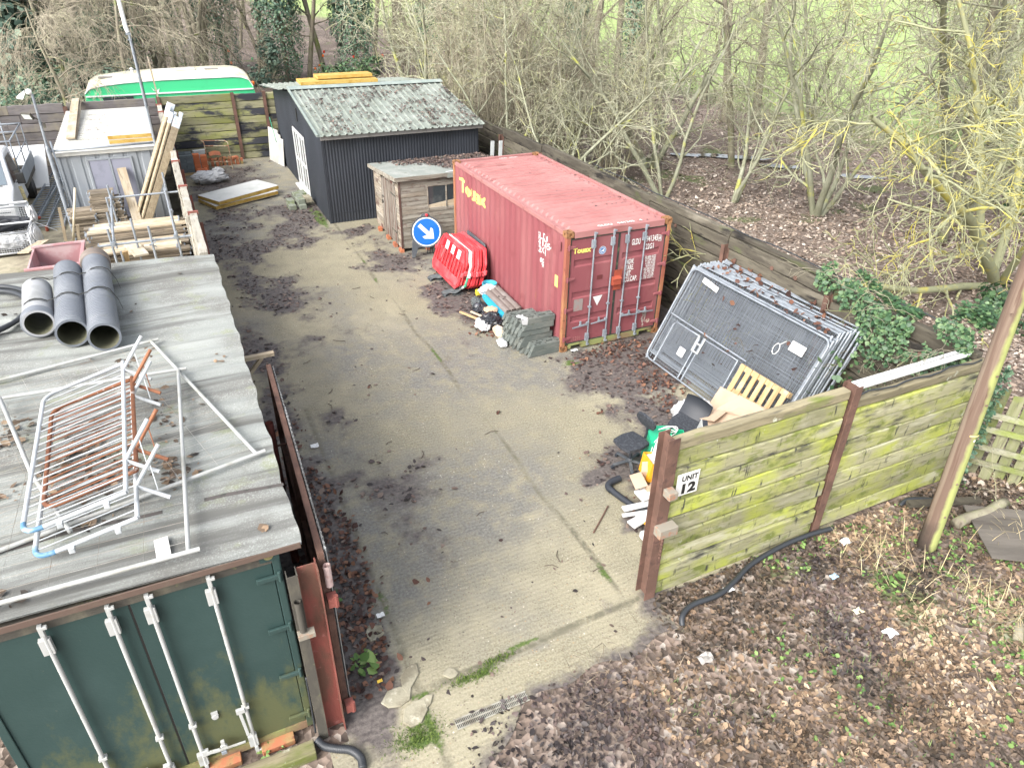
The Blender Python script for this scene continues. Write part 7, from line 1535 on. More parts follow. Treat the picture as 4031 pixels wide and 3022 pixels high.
# corrugated brown sheets on a blue tray, with rubbish
m_brownsh = mk('brown_grey_ridged_sheet', (.175, .15, .135), [((.23, .21, .20), 2, .45, .62), ((.09, .07, .06), 8, .62, .74)], rough=.75)
M_ = basis((-.50, 2.95, .36), (.03, -1, -.06), (1, .02, .0))
sh = thing('ridged_sheet_stack', 'stack of brown ridged plastic sheets sloping beside the red container', 'sheets', mat=M_)
b = MB()
for l in range(3): b.sheet(lambda u, v: (1.22*u, .42*v, -.03*l+.022*abs(math.sin(v*PI*3))**.6), 8, 30)
b.build('sheets', m_brownsh, sh, smooth=True)
b = MB()
for (x, y) in ((.06, .08), (.06, .22), (.06, .35), (.55, .15), (.62, .28), (.7, .2)): b.lathe([(0, .030), (.025, .028)], 8, M=Matrix.Translation((x, y, 0)), cap=False)
b.build('hole', m_blackl, sh)  # flat black discs stand in for the shade inside the holes
bt = thing('blue_tray', 'bright blue plastic tray or lid edge under the brown ridged sheets', 'tray', mat=M_)
b = MB(); b.sheet(lambda u, v: (.10+1.2*u, -.05-.07*math.sin(PI*u)+.50*v, -.10+.03*math.sin(PI*u)*(1-v)), 16, 3); b.sheet(lambda u, v: (.10+1.2*u, -.05-.07*math.sin(PI*u)-.01*v, -.10+.03*math.sin(PI*u)-.07*v), 16, 2); b.build('tray', mk('bright_blue_plastic', (.04, .38, .58), rough=.4), bt, smooth=True)
b = MB(); b.box((-.40, 1.9, 0), (-.05, 2.9, .22)); o = b.build('timber_packing', m_sly, bevel=.01); tag(o, 'dark timber packing under the brown ridged sheets', 'timber')
crumple('white_cloth', 'white cloth draped over the far end of the brown ridged sheets', (-.40, 2.92, .33), (.24, .12, .12), m_whpl, 33, 'cloth')
crumple('bin_bag', 'larger shiny black bin bag lying in front of the brown sheets', (-.84, 1.72, .15), (.24, .26, .17), m_blkpl, 35, 'bin bag', n=18)
crumple('bin_bag', 'smaller black bin bag near the blue tray', (-.78, 2.45, .11), (.17, .2, .12), m_blkpl, 36, 'bin bag', n=16)
crumple('bin_bag', 'small grey plastic bag behind the smaller black bin bag', (-.72, 2.85, .10), (.12, .16, .12), m_rub, 37, 'bin bag', n=12)
crumple('white_sack', 'white rubble sack lying left of the larger black bin bag', (-1.03, 1.72, .09), (.17, .26, .10), m_whpl, 38, 'sack')
crumple('paper_bag', 'dirty beige paper bag in front of the concrete feet stack', (-.82, 1.22, .08), (.14, .30, .09), mk('dirty_beige_paper', (.50, .40, .29), [((.6, .55, .48), 5, .5, .65)], rough=.8, bump=(.8, 12)), 39, 'paper bag')
crumple('paper_bag', 'white plastic packaging at the left foot of the concrete feet stack', (-.98, .80, .06), (.10, .17, .07), m_whpl, 40, 'packaging')
boardthing('longer thin timber lath poking out of the rubbish by the container', (-1.28, 2.45, .12), (-.90, 1.7, .10), .06, .03, m_pallet)
boardthing('shorter thin timber lath poking out of the rubbish by the container', (-1.05, 2.35, .13), (-.82, 1.8, .12), .05, .03, m_pale)
crumple('cardboard_scrap', 'torn cardboard on top of the larger black bin bag', (-.70, 2.02, .26), (.15, .16, .05), mk('cardboard_pale', (.50, .36, .24), rough=.85), 42, 'cardboard')
# ================================================================ SITE FENCE PANELS LEANING ON THE SIDE FENCE
HL, HH = 3.45, 2.0
def heras(M, label, kind=0):
    t = thing('mesh_fence', label, 'fence panel', mat=M, group='galvanised site fence panels leaning on the side fence')
    b = MB()
    if kind == 1:
        r = .14; P = []
        for cx, cy, a0 in ((HL-r, r, -PI/2), (HL-r, HH-r, 0), (r, HH-r, PI/2), (r, r, PI)):
            for q in range(7): P.append((cx+r*math.cos(a0+q*PI/12), cy+r*math.sin(a0+q*PI/12), 0))
        b.tube(P, .021, 8, closed=True)
    else:
        b.tube([(0, -.06, 0), (0, HH, 0)], .021, 8); b.tube([(HL, -.06, 0), (HL, HH, 0)], .021, 8); b.tube([(0, HH-.03, 0), (HL, HH-.03, 0)], .017, 8); b.tube([(0, .10, 0), (HL, .10, 0)], .017, 8)
    b.build('tube_frame', m_galv, t, smooth=True, auto=.8)
    b = MB()
    if kind == 1:
        n = 56
        for k in range(1, n): b.tube([(HL*k/n, .03, 0), (HL*k/n, HH-.03, 0)], .0022, 3, cap=False)
        for k in range(1, 32): b.tube([(.02, HH*k/32, 0), (HL-.02, HH*k/32, 0)], .0022, 3, cap=False)
    else:
        n = 44
        for k in range(1, n): b.tube([(HL*k/n, .10, 0), (HL*k/n, HH-.03, 0)], .003, 3, cap=False)
        for y in (.12, .35, .6, .85, 1.1, 1.35, 1.6, 1.82): b.tube([(0, y, .004), (HL, y, .004)], .0024, 3, cap=False)
    b.build('mesh_infill', m_galvdark, t); return t
offs = [0, .055, .11, .165, .29, .34, .39, .44, .49, .54, .59, .64, .70, .80, .86, .92]
def hm_(k, dx): return basis((1.50+dx, -.86+R.uniform(-.05, .05)+.0*k, .07), (.035, -1, R.uniform(-.008, .008)), (.455, 0, .89))
names = {0: 'front galvanised fence panel with rounded corners and fine square mesh, holding a gate', len(offs)-1: 'rearmost galvanised fence panel, touching the dark sleeper fence'}
h0 = None
for k, dx in enumerate(offs):
    M_ = hm_(k, dx)
    lab = names.get(k, 'galvanised fence panel number %d back from the front one in the leaning stack' % k)
    if k == 0: fpan = heras(M_, lab, 1)
    elif h0 is None: h0 = heras(M_, lab)
    else: copy_tree(h0, M_, lab)
# low gate frame in the front panel
b = MB(); b.tube([(.30, .03, .03), (.30, .86, .03), (.36, .93, .03), (1.05, .93, .03), (1.06, .86, .03), (1.06, .03, .03)], .019, 8); b.tube([(1.16, .03, .03), (1.16, .93, .03), (2.08, .93, .03), (2.10, .05, .03)], .019, 8); b.tube([(.1, 1.02, .03), (2.25, 1.0, .03)], .019, 8); b.build('gate_frame', m_galv, fpan, smooth=True, auto=.8)
b = MB()
for k in range(1, 24): b.tube([(.30+.0325*k, .04, .03), (.30+.0325*k, .92, .03)], .0025, 3, cap=False); b.tube([(1.16+.039*k, .04, .03), (1.16+.039*k, .92, .03)], .0025, 3, cap=False)
for k in range(1, 22): b.tube([(.31, .04+.041*k, .03), (1.05, .04+.041*k, .03)], .0025, 3, cap=False); b.tube([(1.17, .04+.041*k, .03), (2.09, .04+.041*k, .03)], .0025, 3, cap=False)
b.build('gate_mesh', m_galvdark, fpan)
b = MB(); b.box((1.05, .78, .045), (1.20, .81, .06)); b.box((1.05, .62, .045), (1.20, .65, .06)); b.box((1.03, .62, .045), (1.06, .95, .06)); b.box((1.19, .62, .045), (1.22, .95, .06)); b.build('gate_latch', m_silver, fpan)
for (x, y, w_, h, nm) in ((.75, .40, .17, .17, 'label_card'), (2.86, 1.55, .30, .17, 'label_card')):
    b = MB(); b.box((x, y, .05), (x+w_, y+h, .053)); b.build(nm, m_white, fpan)
b = MB(); b.box((.78, .50, .0535), (.89, .515, .0545)); b.box((.78, .47, .0535), (.89, .478, .0545)); b.box((.77, .555, .0535), (.91, .565, .0545)); b.build('card_print', mk('purple_print', (.35, .2, .4), rough=.6), fpan)
b = MB(); b.tube([(2.65+.06*math.cos(t), 1.46+.10*math.sin(t), .05) for t in [2*PI*q/16 for q in range(16)]], .006, 5, closed=True); b.tube([(2.68, 1.56, .05), (2.76, 1.66, .05)], .006, 5); b.build('cable_tie', m_white, fpan)
b = MB(); b.sheet(lambda u, v: (.42+.45*u, 1.84+.10*v-.05*u, .03+.01*math.sin(u*9)), 6, 2); b.build('torn_tape', m_white, fpan)
rs = np.random.RandomState(3); n = 130; P = np.stack([2.55+.85*rs.rand(n), -.95-3.2*rs.rand(n), 0*rs.rand(n)], -1); P[:, 2] = 1.87
leaves('leaves_on_panels', P, .09, m_rusl, 71, .9)
n = 26; u = .3+2.9*rs.rand(n); v = .5+1.3*rs.rand(n); Mx = np.array(hm_(0, 0)); P = np.array([1.5, -.86, .07])+np.outer(u, [.035, -1, 0])+np.outer(v, [.455, 0, .89])+np.array([-.035, 0, .02])
leaves('leaves_caught_in_mesh', P, .11, m_rusl, 72, 1.2)
# pallet
pt = thing('pallet', 'new pine pallet leaning against the front fence panel', 'pallet', mat=basis((1.52, -3.16, .02), (.06, -1, 0), (.46, 0, .86)))
b = MB(); 
for k in range(7): b.box((.02+k*.165, 0, .095), (.02+k*.165+.095, 1.0, .115))
b.build('deck_boards', m_palez if 0 else mk('pine_deck', (.42, .31, .17), [((.35, .23, .11), 10, .45, .62, (1, .1, 1)), ((.50, .41, .26), 3, .55, .7)], rough=.8, rnd=.18), pt)
b = MB()
for y in (.0, .45, .9): b.box((.0, y, .075), (1.12, y+.10, .0945))
for k in (0, .51, 1.02):
    for y in (.0, .45, .9): b.box((k, y+.002, .0), (k+.10, y+.098, .0745))
b.build('stringers', m_pallet, pt)
# office chairs and the rubbish heap behind the front fence
m_fab = mk('black_chair_fabric', (.03, .034, .042), [((.055, .06, .07), 30, .45, .62)], rough=.95, bump=(.3, 120))
m_chpl = mk('black_chair_plastic', (.028, .032, .04), rough=.5)
def pad(mb, w_, d, h, M, n=10, dome=.012, cut=.35, round_=.5):
    def pt(u, v, s):
        x = (u-.5)*2; y = (v-.5)*2; r = max(abs(x), abs(y)); k = 1-round_*.29*min(abs(x), abs(y))/max(r, 1e-6)*r
        return M @ Vector((x*k*w_/2, y*k*d/2, s*h/2+s*dome*(1-r*r)))
    a = len(mb.v); mb.sheet(lambda u, v: pt(u, v, 1), n, n); mb.sheet(lambda u, v: pt(u, v, -1), n, n)
    w = n+1; ring = [(i, 0) for i in range(n)]+[(n, j) for j in range(n)]+[(n-i, n) for i in range(n)]+[(0, n-j) for j in range(n)]
    vs = [pt(i/n, j/n, 1) for i, j in ring]+[pt(i/n, j/n, -1) for i, j in ring]; k = len(ring)
    mb.add(vs, [(i, (i+1) % k, k+(i+1) % k, k+i) for i in range(k)])
ch = thing('office_chair', 'black swivel office chair standing on its five star base in the yard', 'office chair', (-.80, -3.82, 0), .15)
b = MB()
for k in range(5):
    a = 2*PI*k/5+.35; b.beam((0, 0, .11), (.30*math.cos(a), .30*math.sin(a), .075), .05, .03)
b.lathe([(.045, .07), (.045, .14), (.03, .15)], 12); b.build('star_base', m_sgrey, ch, bevel=.006)
for k in range(5):
    a = 2*PI*k/5+.35; b = MB(); b.lathe([(.0, -.022), (.03, -.022), (.03, .022), (0, .022)], 12, M=Matrix.Translation((.30*math.cos(a), .30*math.sin(a), .031)) @ Matrix.Rotation(a, 4, 'Z') @ Matrix.Rotation(PI/2, 4, 'X')); b.build('castor', m_chpl, ch)
b = MB(); b.tube([(0, 0, .12), (0, 0, .42)], .027, 12); b.cbox((.0, 0, .425), (.22, .18, .03)); b.build('gas_column', m_chpl, ch, smooth=True, auto=.5)
b = MB(); pad(b, .48, .46, .055, Matrix.Translation((-.02, 0, .47))); b.build('seat', m_fab, ch, smooth=True, auto=.9)
b = MB(); b.tube([(.12, 0, .43), (.27, 0, .44), (.31, 0, .52), (.30, 0, .72)], .022, 8); b.cbox((.315, 0, .70), (.03, .07, .12)); b.build('back_stem', m_chpl, ch, smooth=True, auto=.7)
b = MB(); pad(b, .42, .30, .04, Matrix.Translation((.26, 0, .78)) @ Matrix.Rotation(PI/2, 4, 'Z') @ Matrix.Rotation(PI/2-.35, 4, 'X'), round_=.95); b.build('backrest', m_fab, ch, smooth=True, auto=.9)
c2 = thing('office_chair', 'black office chair tipped over behind the green box, shell upward', 'office chair', mat=place((.30, -3.72, .42), .4, .15, -.15))
b = MB(); pad(b, .50, .48, .07, Matrix.Identity(4)); b.build('seat', m_fab, c2, smooth=True, auto=.9)
b = MB(); b.sheet(lambda u, v: (.20+.10*math.sin(u*2.2)+.10*u, -.24+.48*v, .04+.30*u-.05*(2*v-1)**2), 8, 10); b.sheet(lambda u, v: (.235+.10*math.sin(u*2.2)+.10*u, -.24+.48*v, .04+.30*u-.05*(2*v-1)**2), 8, 10); b.build('backrest', m_chpl, c2, smooth=True)
b = MB(); b.tube([(-.1, 0, -.04), (-.15, .05, -.36)], .03, 10)
for k in range(5): a = 2*PI*k/5; b.beam((-.15, .05, -.36), (-.15+.26*math.cos(a), .05+.26*math.sin(a), -.40), .045, .03)
b.build('base', m_chpl, c2)
mo = thing('monitor', 'black computer monitor with silver edge dumped behind the fence post', 'monitor', mat=place((.12, -4.40, .66), -.5, .35, .1))
b = MB(); b.box((-.05, -.24, -.16), (.04, .24, .16)); b.build('case', m_chpl, mo, bevel=.012); b = MB(); b.box((-.062, -.245, -.165), (-.051, .245, .165)); b.build('silver_edge', m_silver, mo); b = MB(); b.add([(.041, -.16, -.10), (.041, .16, -.10), (.041, .16, .10), (.041, -.16, .10), (.12, -.09, -.06), (.12, .09, -.06), (.12, .09, .06), (.12, -.09, .06)], [(4, 5, 6, 7), (0, 1, 5, 4), (1, 2, 6, 5), (2, 3, 7, 6), (3, 0, 4, 7)]); b.build('back_bulge', m_chpl, mo)
m_gbox = mk('emerald_green_plastic', (.02, .38, .20), [((.02, .30, .16), 3, .5, .7)], rough=.4)
gb_ = thing('green_box', 'emerald green plastic box with white cables beside the office chair', 'box', mat=place((-.30, -4.0, .0), -.45, .0, .08))
b = MB(); b.box((-.30, -.24, 0), (-.285, .24, .55)); b.box((.285, -.24, 0), (.30, .24, .55)); b.box((-.285, -.24, 0), (.285, -.225, .55)); b.box((-.285, .225, 0), (.285, .24, .55)); b.box((-.285, -.225, 0), (.285, .225, .02)); b.build('crate', m_gbox, gb_, bevel=.006)
b = MB(); b.add([(-.31, -.25, .56), (.05, -.25, .60), (.05, .25, .60), (-.31, .25, .56)], [(0, 1, 2, 3)]); b.tube([(.02, -.24, .57), (.32, -.26, .60), (.36, -.24, .25)], .012, 6); b.build('lid', m_gbox, gb_)
b = MB()
for k in range(3): b.tube(smooth_path([(-.30+.1*k, -.28, .30), (-.24+.05*k, -.20, .60), (-.02, -.1+.1*k, .615), (.15, .1, .60), (.05+.05*k, .22, .61), (-.15, .1, .60)], 6), .007, 5)
b.build('white_cable', m_white, gb_, smooth=True)
boardthing('white foam sheet standing slanted between green box and orange carton', (-.62, -4.32, .12), (-.36, -4.20, .68), .40, .035, m_frame, up=(-.4, -.9, 0))
m_orng = mk('orange_yellow_card', (.68, .32, .02), [((.6, .27, .02), 4, .5, .7)], rough=.6)
ob_ = thing('orange_carton', 'orange yellow carton with white lining on the rubbish heap by the post', 'carton', mat=place((-.62, -4.38, .30), -.25, -.1, .18))
b = MB(); b.box((-.26, -.19, -.16), (.26, -.178, .16)); b.box((-.26, .178, -.16), (.26, .19, .16)); b.box((-.26, -.178, -.16), (-.248, .178, .16)); b.box((.248, -.178, -.16), (.26, .178, .16)); b.box((-.248, -.178, -.16), (.248, .178, -.15)); b.build('shell', m_orng, ob_)
b = MB(); b.add([(-.245, -.175, .10), (.245, -.175, .14), (.245, .175, .18), (-.245, .175, .12)], [(0, 1, 2, 3)]); b.build('white_lining', m_frame, ob_)
b = MB(); b.add([(-.2, -.1905, -.05), (-.12, -.1905, -.05), (-.16, -.1905, .02)], [(0, 1, 2)]); b.add([(.1, -.1905, -.02), (.17, -.1905, -.02), (.135, -.1905, .05)], [(0, 1, 2)]); b.build('warning_mark', mk('dark_orange_print', (.4, .1, .02), rough=.6), ob_)
m_card = mk('cardboard', (.46, .345, .25), [((.40, .29, .20), 3, .5, .7)], rough=.85)
cbx = thing('cardboard_box', 'open brown cardboard box with lettering beside the fence post', 'cardboard box', mat=place((-.80, -4.62, .0), -.28))
b = MB(); b.box((-.26, -.17, .06), (.26, -.164, .34)); b.box((-.26, .164, .06), (.26, .17, .34)); b.box((-.26, -.164, .06), (-.254, .164, .34)); b.box((.254, -.164, .06), (.26, .164, .34)); b.box((-.254, -.164, .06), (.254, .164, .066))
b.build('carton', m_card, cbx)
b = MB(); b.add([(-.26, -.17, .34), (-.26, .17, .34), (-.44, .16, .30), (-.44, -.16, .28)], [(0, 1, 2, 3)]); b.add([(-.25, -.17, .34), (.26, -.17, .34), (.25, -.22, .50), (-.22, -.22, .48)], [(0, 1, 2, 3)]); b.add([(-.25, .17, .34), (.26, .17, .34), (.25, .26, .45), (-.22, .26, .46)], [(0, 1, 2, 3)]); b.build('flap', m_card, cbx)
text('DeWA', .10, (-.12, -.172, .22), (1, 0, 0), (0, 0, 1), m_blackl, cbx, 1.0, 1.0, .004)
b = MB(); b.box((-.27, -.175, 0), (.27, .175, .058)); b.build('dark_tray', m_blackl, cbx)
# flattened cartons
def foldcard(label, P, seed): 
    b = MB(); b.add(P, [(0, 1, 2, 3)]+([(1, 4, 5, 2)] if len(P) > 4 else [])+([(4, 6, 7, 5)] if len(P) > 6 else [])); o = b.build('flattened_carton', m_card); s_ = o.modifiers.new('solid', 'SOLIDIFY'); s_.thickness = .008; return tag(o, label, 'cardboard')
foldcard('large pale flattened carton nearest the front fence', [(.45, -4.85, .50), (.55, -3.85, .42), (1.25, -3.70, .62), (1.35, -4.75, .72), (1.25, -3.70, .62), (1.35, -4.75, .72)][:4], 1)
foldcard('tented open carton in front of the pallet', [(1.05, -3.30, .18), (1.55, -4.35, .22), (1.62, -4.2, .66), (1.30, -3.35, .72), (1.85, -4.35, .40), (1.75, -3.45, .45)][:4], 2)
foldcard('folded carton flap leaning against the pallet', [(1.30, -3.34, .72), (1.62, -4.20, .67), (1.98, -4.22, .42), (1.72, -3.42, .40)], 3)
foldcard('bent carton sheet on top of the cardboard heap', [(.90, -3.75, .60), (1.35, -4.55, .66), (1.75, -4.45, .60), (1.40, -3.72, .74)], 4)
foldcard('small torn carton piece between the tipped chair and the cardboard heap', [(.55, -3.60, .45), (.62, -4.05, .62), (.95, -3.95, .66), (.85, -3.55, .52)], 5)
b = MB(); b.box((.6, -4.6, 0), (1.5, -3.7, .42)); o = b.build('cardboard_box', m_card, bevel=.01); o.matrix_basis = Matrix.Translation((0, 0, 0)); tag(o, 'closed brown carton buried under the flattened cartons behind the fence', 'cardboard box')
crumple('white_bag', 'bulging white plastic bag behind the tipped office chair', (.80, -3.18, .22), (.26, .24, .24), m_whpl, 51, 'bag', n=16)
crumple('white_bag', 'second smaller white plastic bag beside the bulging one', (1.08, -3.28, .24), (.17, .17, .2), m_whpl, 52, 'bag', n=16)
crumple('bin_bag', 'small black bag between the white bags and the cardboard', (1.10, -3.62, .22), (.17, .14, .16), m_blkpl, 53, 'bin bag', n=12)
# white trim offcuts
trims = [((-1.55, -4.78, .10), (-.35, -4.95, .14), .10, 'white plastic trim, farthest back in the offcut heap'), ((-1.60, -4.85, .05), (-.3, -5.15, .08), .06, 'thin white trim with a dark inner face in the offcut heap'), ((-1.45, -4.98, .07), (-.4, -5.25, .10), .05, 'narrow white trim crossing the middle of the offcut heap'), ((-1.62, -5.10, .08), (-.9, -5.0, .15), .16, 'broad white trim in the middle of the offcut heap'), ((-1.58, -5.35, .05), (-.5, -5.3, .12), .06, 'white trim over the yellow strip in the offcut heap'), ((-1.28, -5.36, .10), (-.3, -5.5, .08), .05, 'short white trim near the front of the offcut heap'), ((-1.50, -5.55, .03), (-.4, -5.62, .05), .08, 'front white trim lying flat on the ground by the post'), ((-1.30, -5.45, .04), (-.3, -5.05, .05), .06, 'white trim angled across the others in the offcut heap')]
for a, c, w_, lb_ in trims: boardthing(lb_, a, c, w_, .03, m_frame, name='plastic_trim', cat='plastic trim')
boardthing('yellow strip among the white trims behind the post', (-1.45, -5.22, .12), (-.4, -5.15, .12), .09, .025, m_orng)
boardthing('grey black flat board under the white trims', (-1.35, -4.9, .03), (-.3, -5.0, .03), .3, .02, m_sgrey)
b = MB(); b.cbox((-1.52, -5.42, .10), (.22, .20, .11), M=None); o = b.build('white_junction_box', m_frame, bevel=.02); tag(o, 'white plastic box at the left end of the trim offcuts', 'box')
b = MB(); b.cbox((-.95, -4.72, .20), (.62, .24, .05)); o = b.build('white_tray', m_frame, bevel=.02); tag(o, 'white tray with a pinkish panel on top of the offcut heap', 'tray')
b = MB(); b.tube(smooth_path([(-1.33, -4.75, .05), (-1.38, -4.55, .05), (-1.42, -4.38, .05), (-1.44, -4.28, .06)], 4), .048, 14, cap=False); b.tube(smooth_path([(-1.44, -4.30, .05), (-1.44, -4.20, .055), (-1.36, -4.14, .07), (-1.18, -4.12, .08)], 6), .054, 14, cap=False); o = b.build('black_pipe', m_chpl, smooth=True); tag(o, 'short black drain pipe with an elbow lying on the leaves', 'pipe')
b = MB(); b.tube([(-1.66, -4.55, .02), (-1.9, -4.75, .015), (-2.15, -4.95, .012)], .012, 6); o = b.build('twig', m_rust); tag(o, 'thin brown stick left of the black pipe elbow', 'twig')
plant('weed_clump', 'small grey green weed beside the white trims at the post foot', -1.32, -5.72, .12, 22, m_weed, 9, .1, .06)
# ================================================================ TREES AND HEDGE PLANTS
def tubes(lines, ns):
    Vs = []; Fs = []; off = 0
    for P, r in lines:
        k = len(P); T = np.empty_like(P); T[1:-1] = P[2:]-P[:-2]; T[0] = P[1]-P[0]; T[-1] = P[-1]-P[-2]
        T /= np.linalg.norm(T, axis=1)[:, None]+1e-9
        ref = np.array([1., 0, 0]) if abs(T[0, 0]) < .7 else np.array([0, 1., 0])
        A = np.cross(T, ref); A /= np.linalg.norm(A, axis=1)[:, None]+1e-9; B = np.cross(T, A)
        a = 2*np.pi*np.arange(ns)/ns
        V = P[:, None, :]+(A[:, None, :]*np.cos(a)[None, :, None]+B[:, None, :]*np.sin(a)[None, :, None])*r[:, None, None]
        Vs.append(V.reshape(-1, 3)); i, j = np.meshgrid(np.arange(k-1), np.arange(ns), indexing='ij'); j2 = (j+1) % ns
        Fs.append(np.stack([off+i*ns+j, off+i*ns+j2, off+(i+1)*ns+j2, off+(i+1)*ns+j], -1).reshape(-1, 4)); off += k*ns
    return np.concatenate(Vs), np.concatenate(Fs)
def grow(seed, stems, nb, ln, ang, wander, trop, t0, rr=.62, rmin=.007, segs=(9, 7, 5, 4, 3), taper=.30):
    rs = np.random.RandomState(seed); out = [[] for _ in range(6)]
    def br(p, d, L, r, lv):
        n = segs[min(lv, len(segs)-1)]; P = [p.copy()]; D = []
        for i in range(n):
            d = d+rs.randn(3)*wander[min(lv, len(wander)-1)]; d[2] += trop[min(lv, len(trop)-1)]; d /= np.linalg.norm(d); p = p+d*(L/n); P.append(p.copy()); D.append(d.copy())
        P = np.array(P); t = np.linspace(0, 1, n+1); R_ = np.maximum(r*(1-(1-taper)*t), rmin); out[lv].append((P, R_))
        if lv >= len(nb): return
        c = nb[lv]; c = int(c)+(rs.rand() < c-int(c))
        for k in range(c):
            u = t0[lv]+(1-t0[lv])*(k+rs.rand())/c; i = min(int(u*n), n-1); f = u*n-i; q = P[i]*(1-f)+P[i+1]*f
            ax = rs.randn(3); ax -= D[i]*ax.dot(D[i]); ax /= np.linalg.norm(ax); a = math.radians(ang[lv]*(.7+.6*rs.rand())); nd = D[i]*math.cos(a)+ax*math.sin(a)
            br(q, nd, ln[lv]*(.55+.7*rs.rand())*(1-.35*u), max(R_[i]*rr*(.7+.5*rs.rand()), rmin), lv+1)
    for (p, d, L, r) in stems: d = np.array(d, float); br(np.array(p, float), d/np.linalg.norm(d), L, r, 0)
    return out
def tree(name, label, g, mt, mc, M=None, group=None, split=2):
    t = thing(name, label, 'tree', mat=M or Matrix.Identity(4), group=group)
    V, F = tubes([l for lv in g[:split] for l in lv], 7); o = arrmesh('trunk', V, F, mt, parent=t, smooth=True)
    crown = [l for lv in g[split:] for l in lv]
    if crown:
        V, F = tubes(crown, 3); arrmesh('crown', V, F, mc, parent=t, smooth=True)
    return t
def multistem(seed, n=4, spread=.45, L=8, r=.10):
    rs = np.random.RandomState(seed); st = []
    for k in range(n):
        a = 2*PI*(k+rs.rand()*.8)/n; st.append(((.10*math.cos(a), .10*math.sin(a), -.1), (spread*math.cos(a)*(.5+rs.rand()), spread*math.sin(a)*(.5+rs.rand()), 1), L*(.75+.5*rs.rand()), r*(.7+.6*rs.rand())))
    return grow(seed, st, (9, 5.5, 3.6, 1.1), (3.6, 2.0, 1.15, .6), (55, 50, 45, 42), (.09, .15, .19, .22), (.03, .045, .03, .01), (.14, .12, .15, .2), rr=.52, rmin=.0085)
def tall(seed, L=13, r=.18, lean=.06, nb=(12, 5, 3.2, .8)):
    rs = np.random.RandomState(seed)
    return grow(seed, [((0, 0, -.1), (lean*rs.randn(), lean*rs.randn(), 1), L, r)], nb, (3.4, 1.9, 1.0, .5), (62, 50, 45, 45), (.05, .14, .2, .22), (.02, .03, .0, -.01), (.2, .12, .15, .2), rr=.40, rmin=.0085)
def thicket(seed, n=26, h=5.5, rad=.55):
    rs = np.random.RandomState(seed); st = []
    for k in range(n):
        a = rs.rand()*2*PI; q = rad*math.sqrt(rs.rand()); st.append(((q*math.cos(a), q*math.sin(a), -.05), (.22*math.cos(a)*rs.rand()+.1*rs.randn(), .22*math.sin(a)*rs.rand()+.1*rs.randn(), 1), h*(.5+.6*rs.rand()), .022+.02*rs.rand()))
    return grow(seed, st, (6, 4, 2), (1.4, .7, .35), (38, 42, 45), (.07, .2, .25, .25), (.02, .01, 0, 0), (.22, .15, .2), rr=.55, rmin=.007)
def hanging(seed, L=9, r=.16):
    rs = np.random.RandomState(seed)
    return grow(seed, [((0, 0, -.1), (.15*rs.randn(), .15*rs.randn(), 1), L, r)], (15, 7, 5, 1.6), (4.2, 2.2, 1.3, .7), (72, 45, 40, 35), (.06, .14, .18, .2), (.02, -.10, -.16, -.2), (.25, .15, .15, .2), rr=.42, rmin=.008)
class Proto:
    def __init__(s, make): s.make = make; s.t = None
    def put(s, label, x, y, rot, sc=1.0, group=None, name='tree', tilt=0, trunk=None, crown=None):
        z = float(gz(np.array([x]), np.array([y]))[0]) if x > 3.6 or y > 20 else 0
        M = Matrix.Translation((x, y, z)) @ Matrix.Rotation(rot, 4, 'Z') @ Matrix.Rotation(tilt, 4, 'X') @ Matrix.Scale(sc, 4)
        if s.t is None: s.t = s.make(); t = s.t; t.matrix_basis = M
        else: t = copy_tree(s.t, M)
        t.name = name; tag(t, label, 'tree')
        if group: t['group'] = group
        elif 'group' in t: del t['group']
        return t
ms = [Proto(lambda k=k: tree('bare_tree', '', multistem(100+k, 3+k, .42+.06*k, 8.2, .10), m_barkp, m_twigp)) for k in range(3)]
tl = [Proto(lambda k=k: tree('bare_tree', '', tall(200+k, 12+k, .15+.03*k), m_bark, m_twig)) for k in range(3)]
th = [Proto(lambda k=k: tree('hazel_thicket', '', thicket(300+k), m_twig, m_twig, split=1)) for k in range(2)]
hg = [Proto(lambda k=k: tree('bare_tree', '', hanging(400+k), m_bark, m_twigb)) for k in range(2)]
# the lichen covered tree whose limbs reach over the side fence
st = [((0, 0, -.1), (-.85, -.22, .55), 9.0, .15), ((.1, .2, -.1), (-.45, .35, .9), 8.0, .12), ((.1, -.1, -.1), (-.9, -.1, .30), 8.5, .11), ((-.1, .1, -.1), (.1, .2, 1), 8.5, .12), ((0, -.1, -.1), (-.55, -.5, .75), 7.5, .10)]
g = grow(511, st, (10, 6, 4, 2), (3.3, 1.6, .8, .4), (45, 46, 45, 45), (.09, .18, .24, .26), (-.012, -.03, -.05, -.05), (.2, .15, .15, .2), rr=.5, rmin=.009)
t = tree('lichen_tree', 'leaning tree with bright yellow lichen whose low limbs hang over the side fence', g, m_barky, m_barky); t.matrix_basis = Matrix.Translation((12.2, -1.2, 0))
ms[0].put('pale multi-stemmed tree standing just behind the fence beside the red container', 8.9, 8.8, .4, .95, name='bare_tree')
ms[1].put('low forked tree with stems leaning left, behind the pale one at the fence', 10.7, 12.2, 2.1, 1.0, name='bare_tree', tilt=.12)
ms[2].put('broad many-stemmed pale tree in the middle of the wood floor right of the container', 12.1, 4.85, .9, 1.0, name='bare_tree')
ms[0].put('pale slim-stemmed tree nearest the right edge of the photo, in front of the pasture', 17.7, 3.1, 3.9, 1.0, name='bare_tree')
ms[1].put('big spreading tree in front of the yellow lichen tree limbs', 15.4, 2.4, 5.2, 1.1, name='bare_tree')
tl[1].put('brown straight trunk behind the multi-stemmed trees at the middle of the wood', 12.6, 16.8, 0, 1.0, name='bare_tree')
tl[0].put('slender trunk between the fence trees and the small stream', 13.8, 11.0, 1, .95, name='bare_tree')
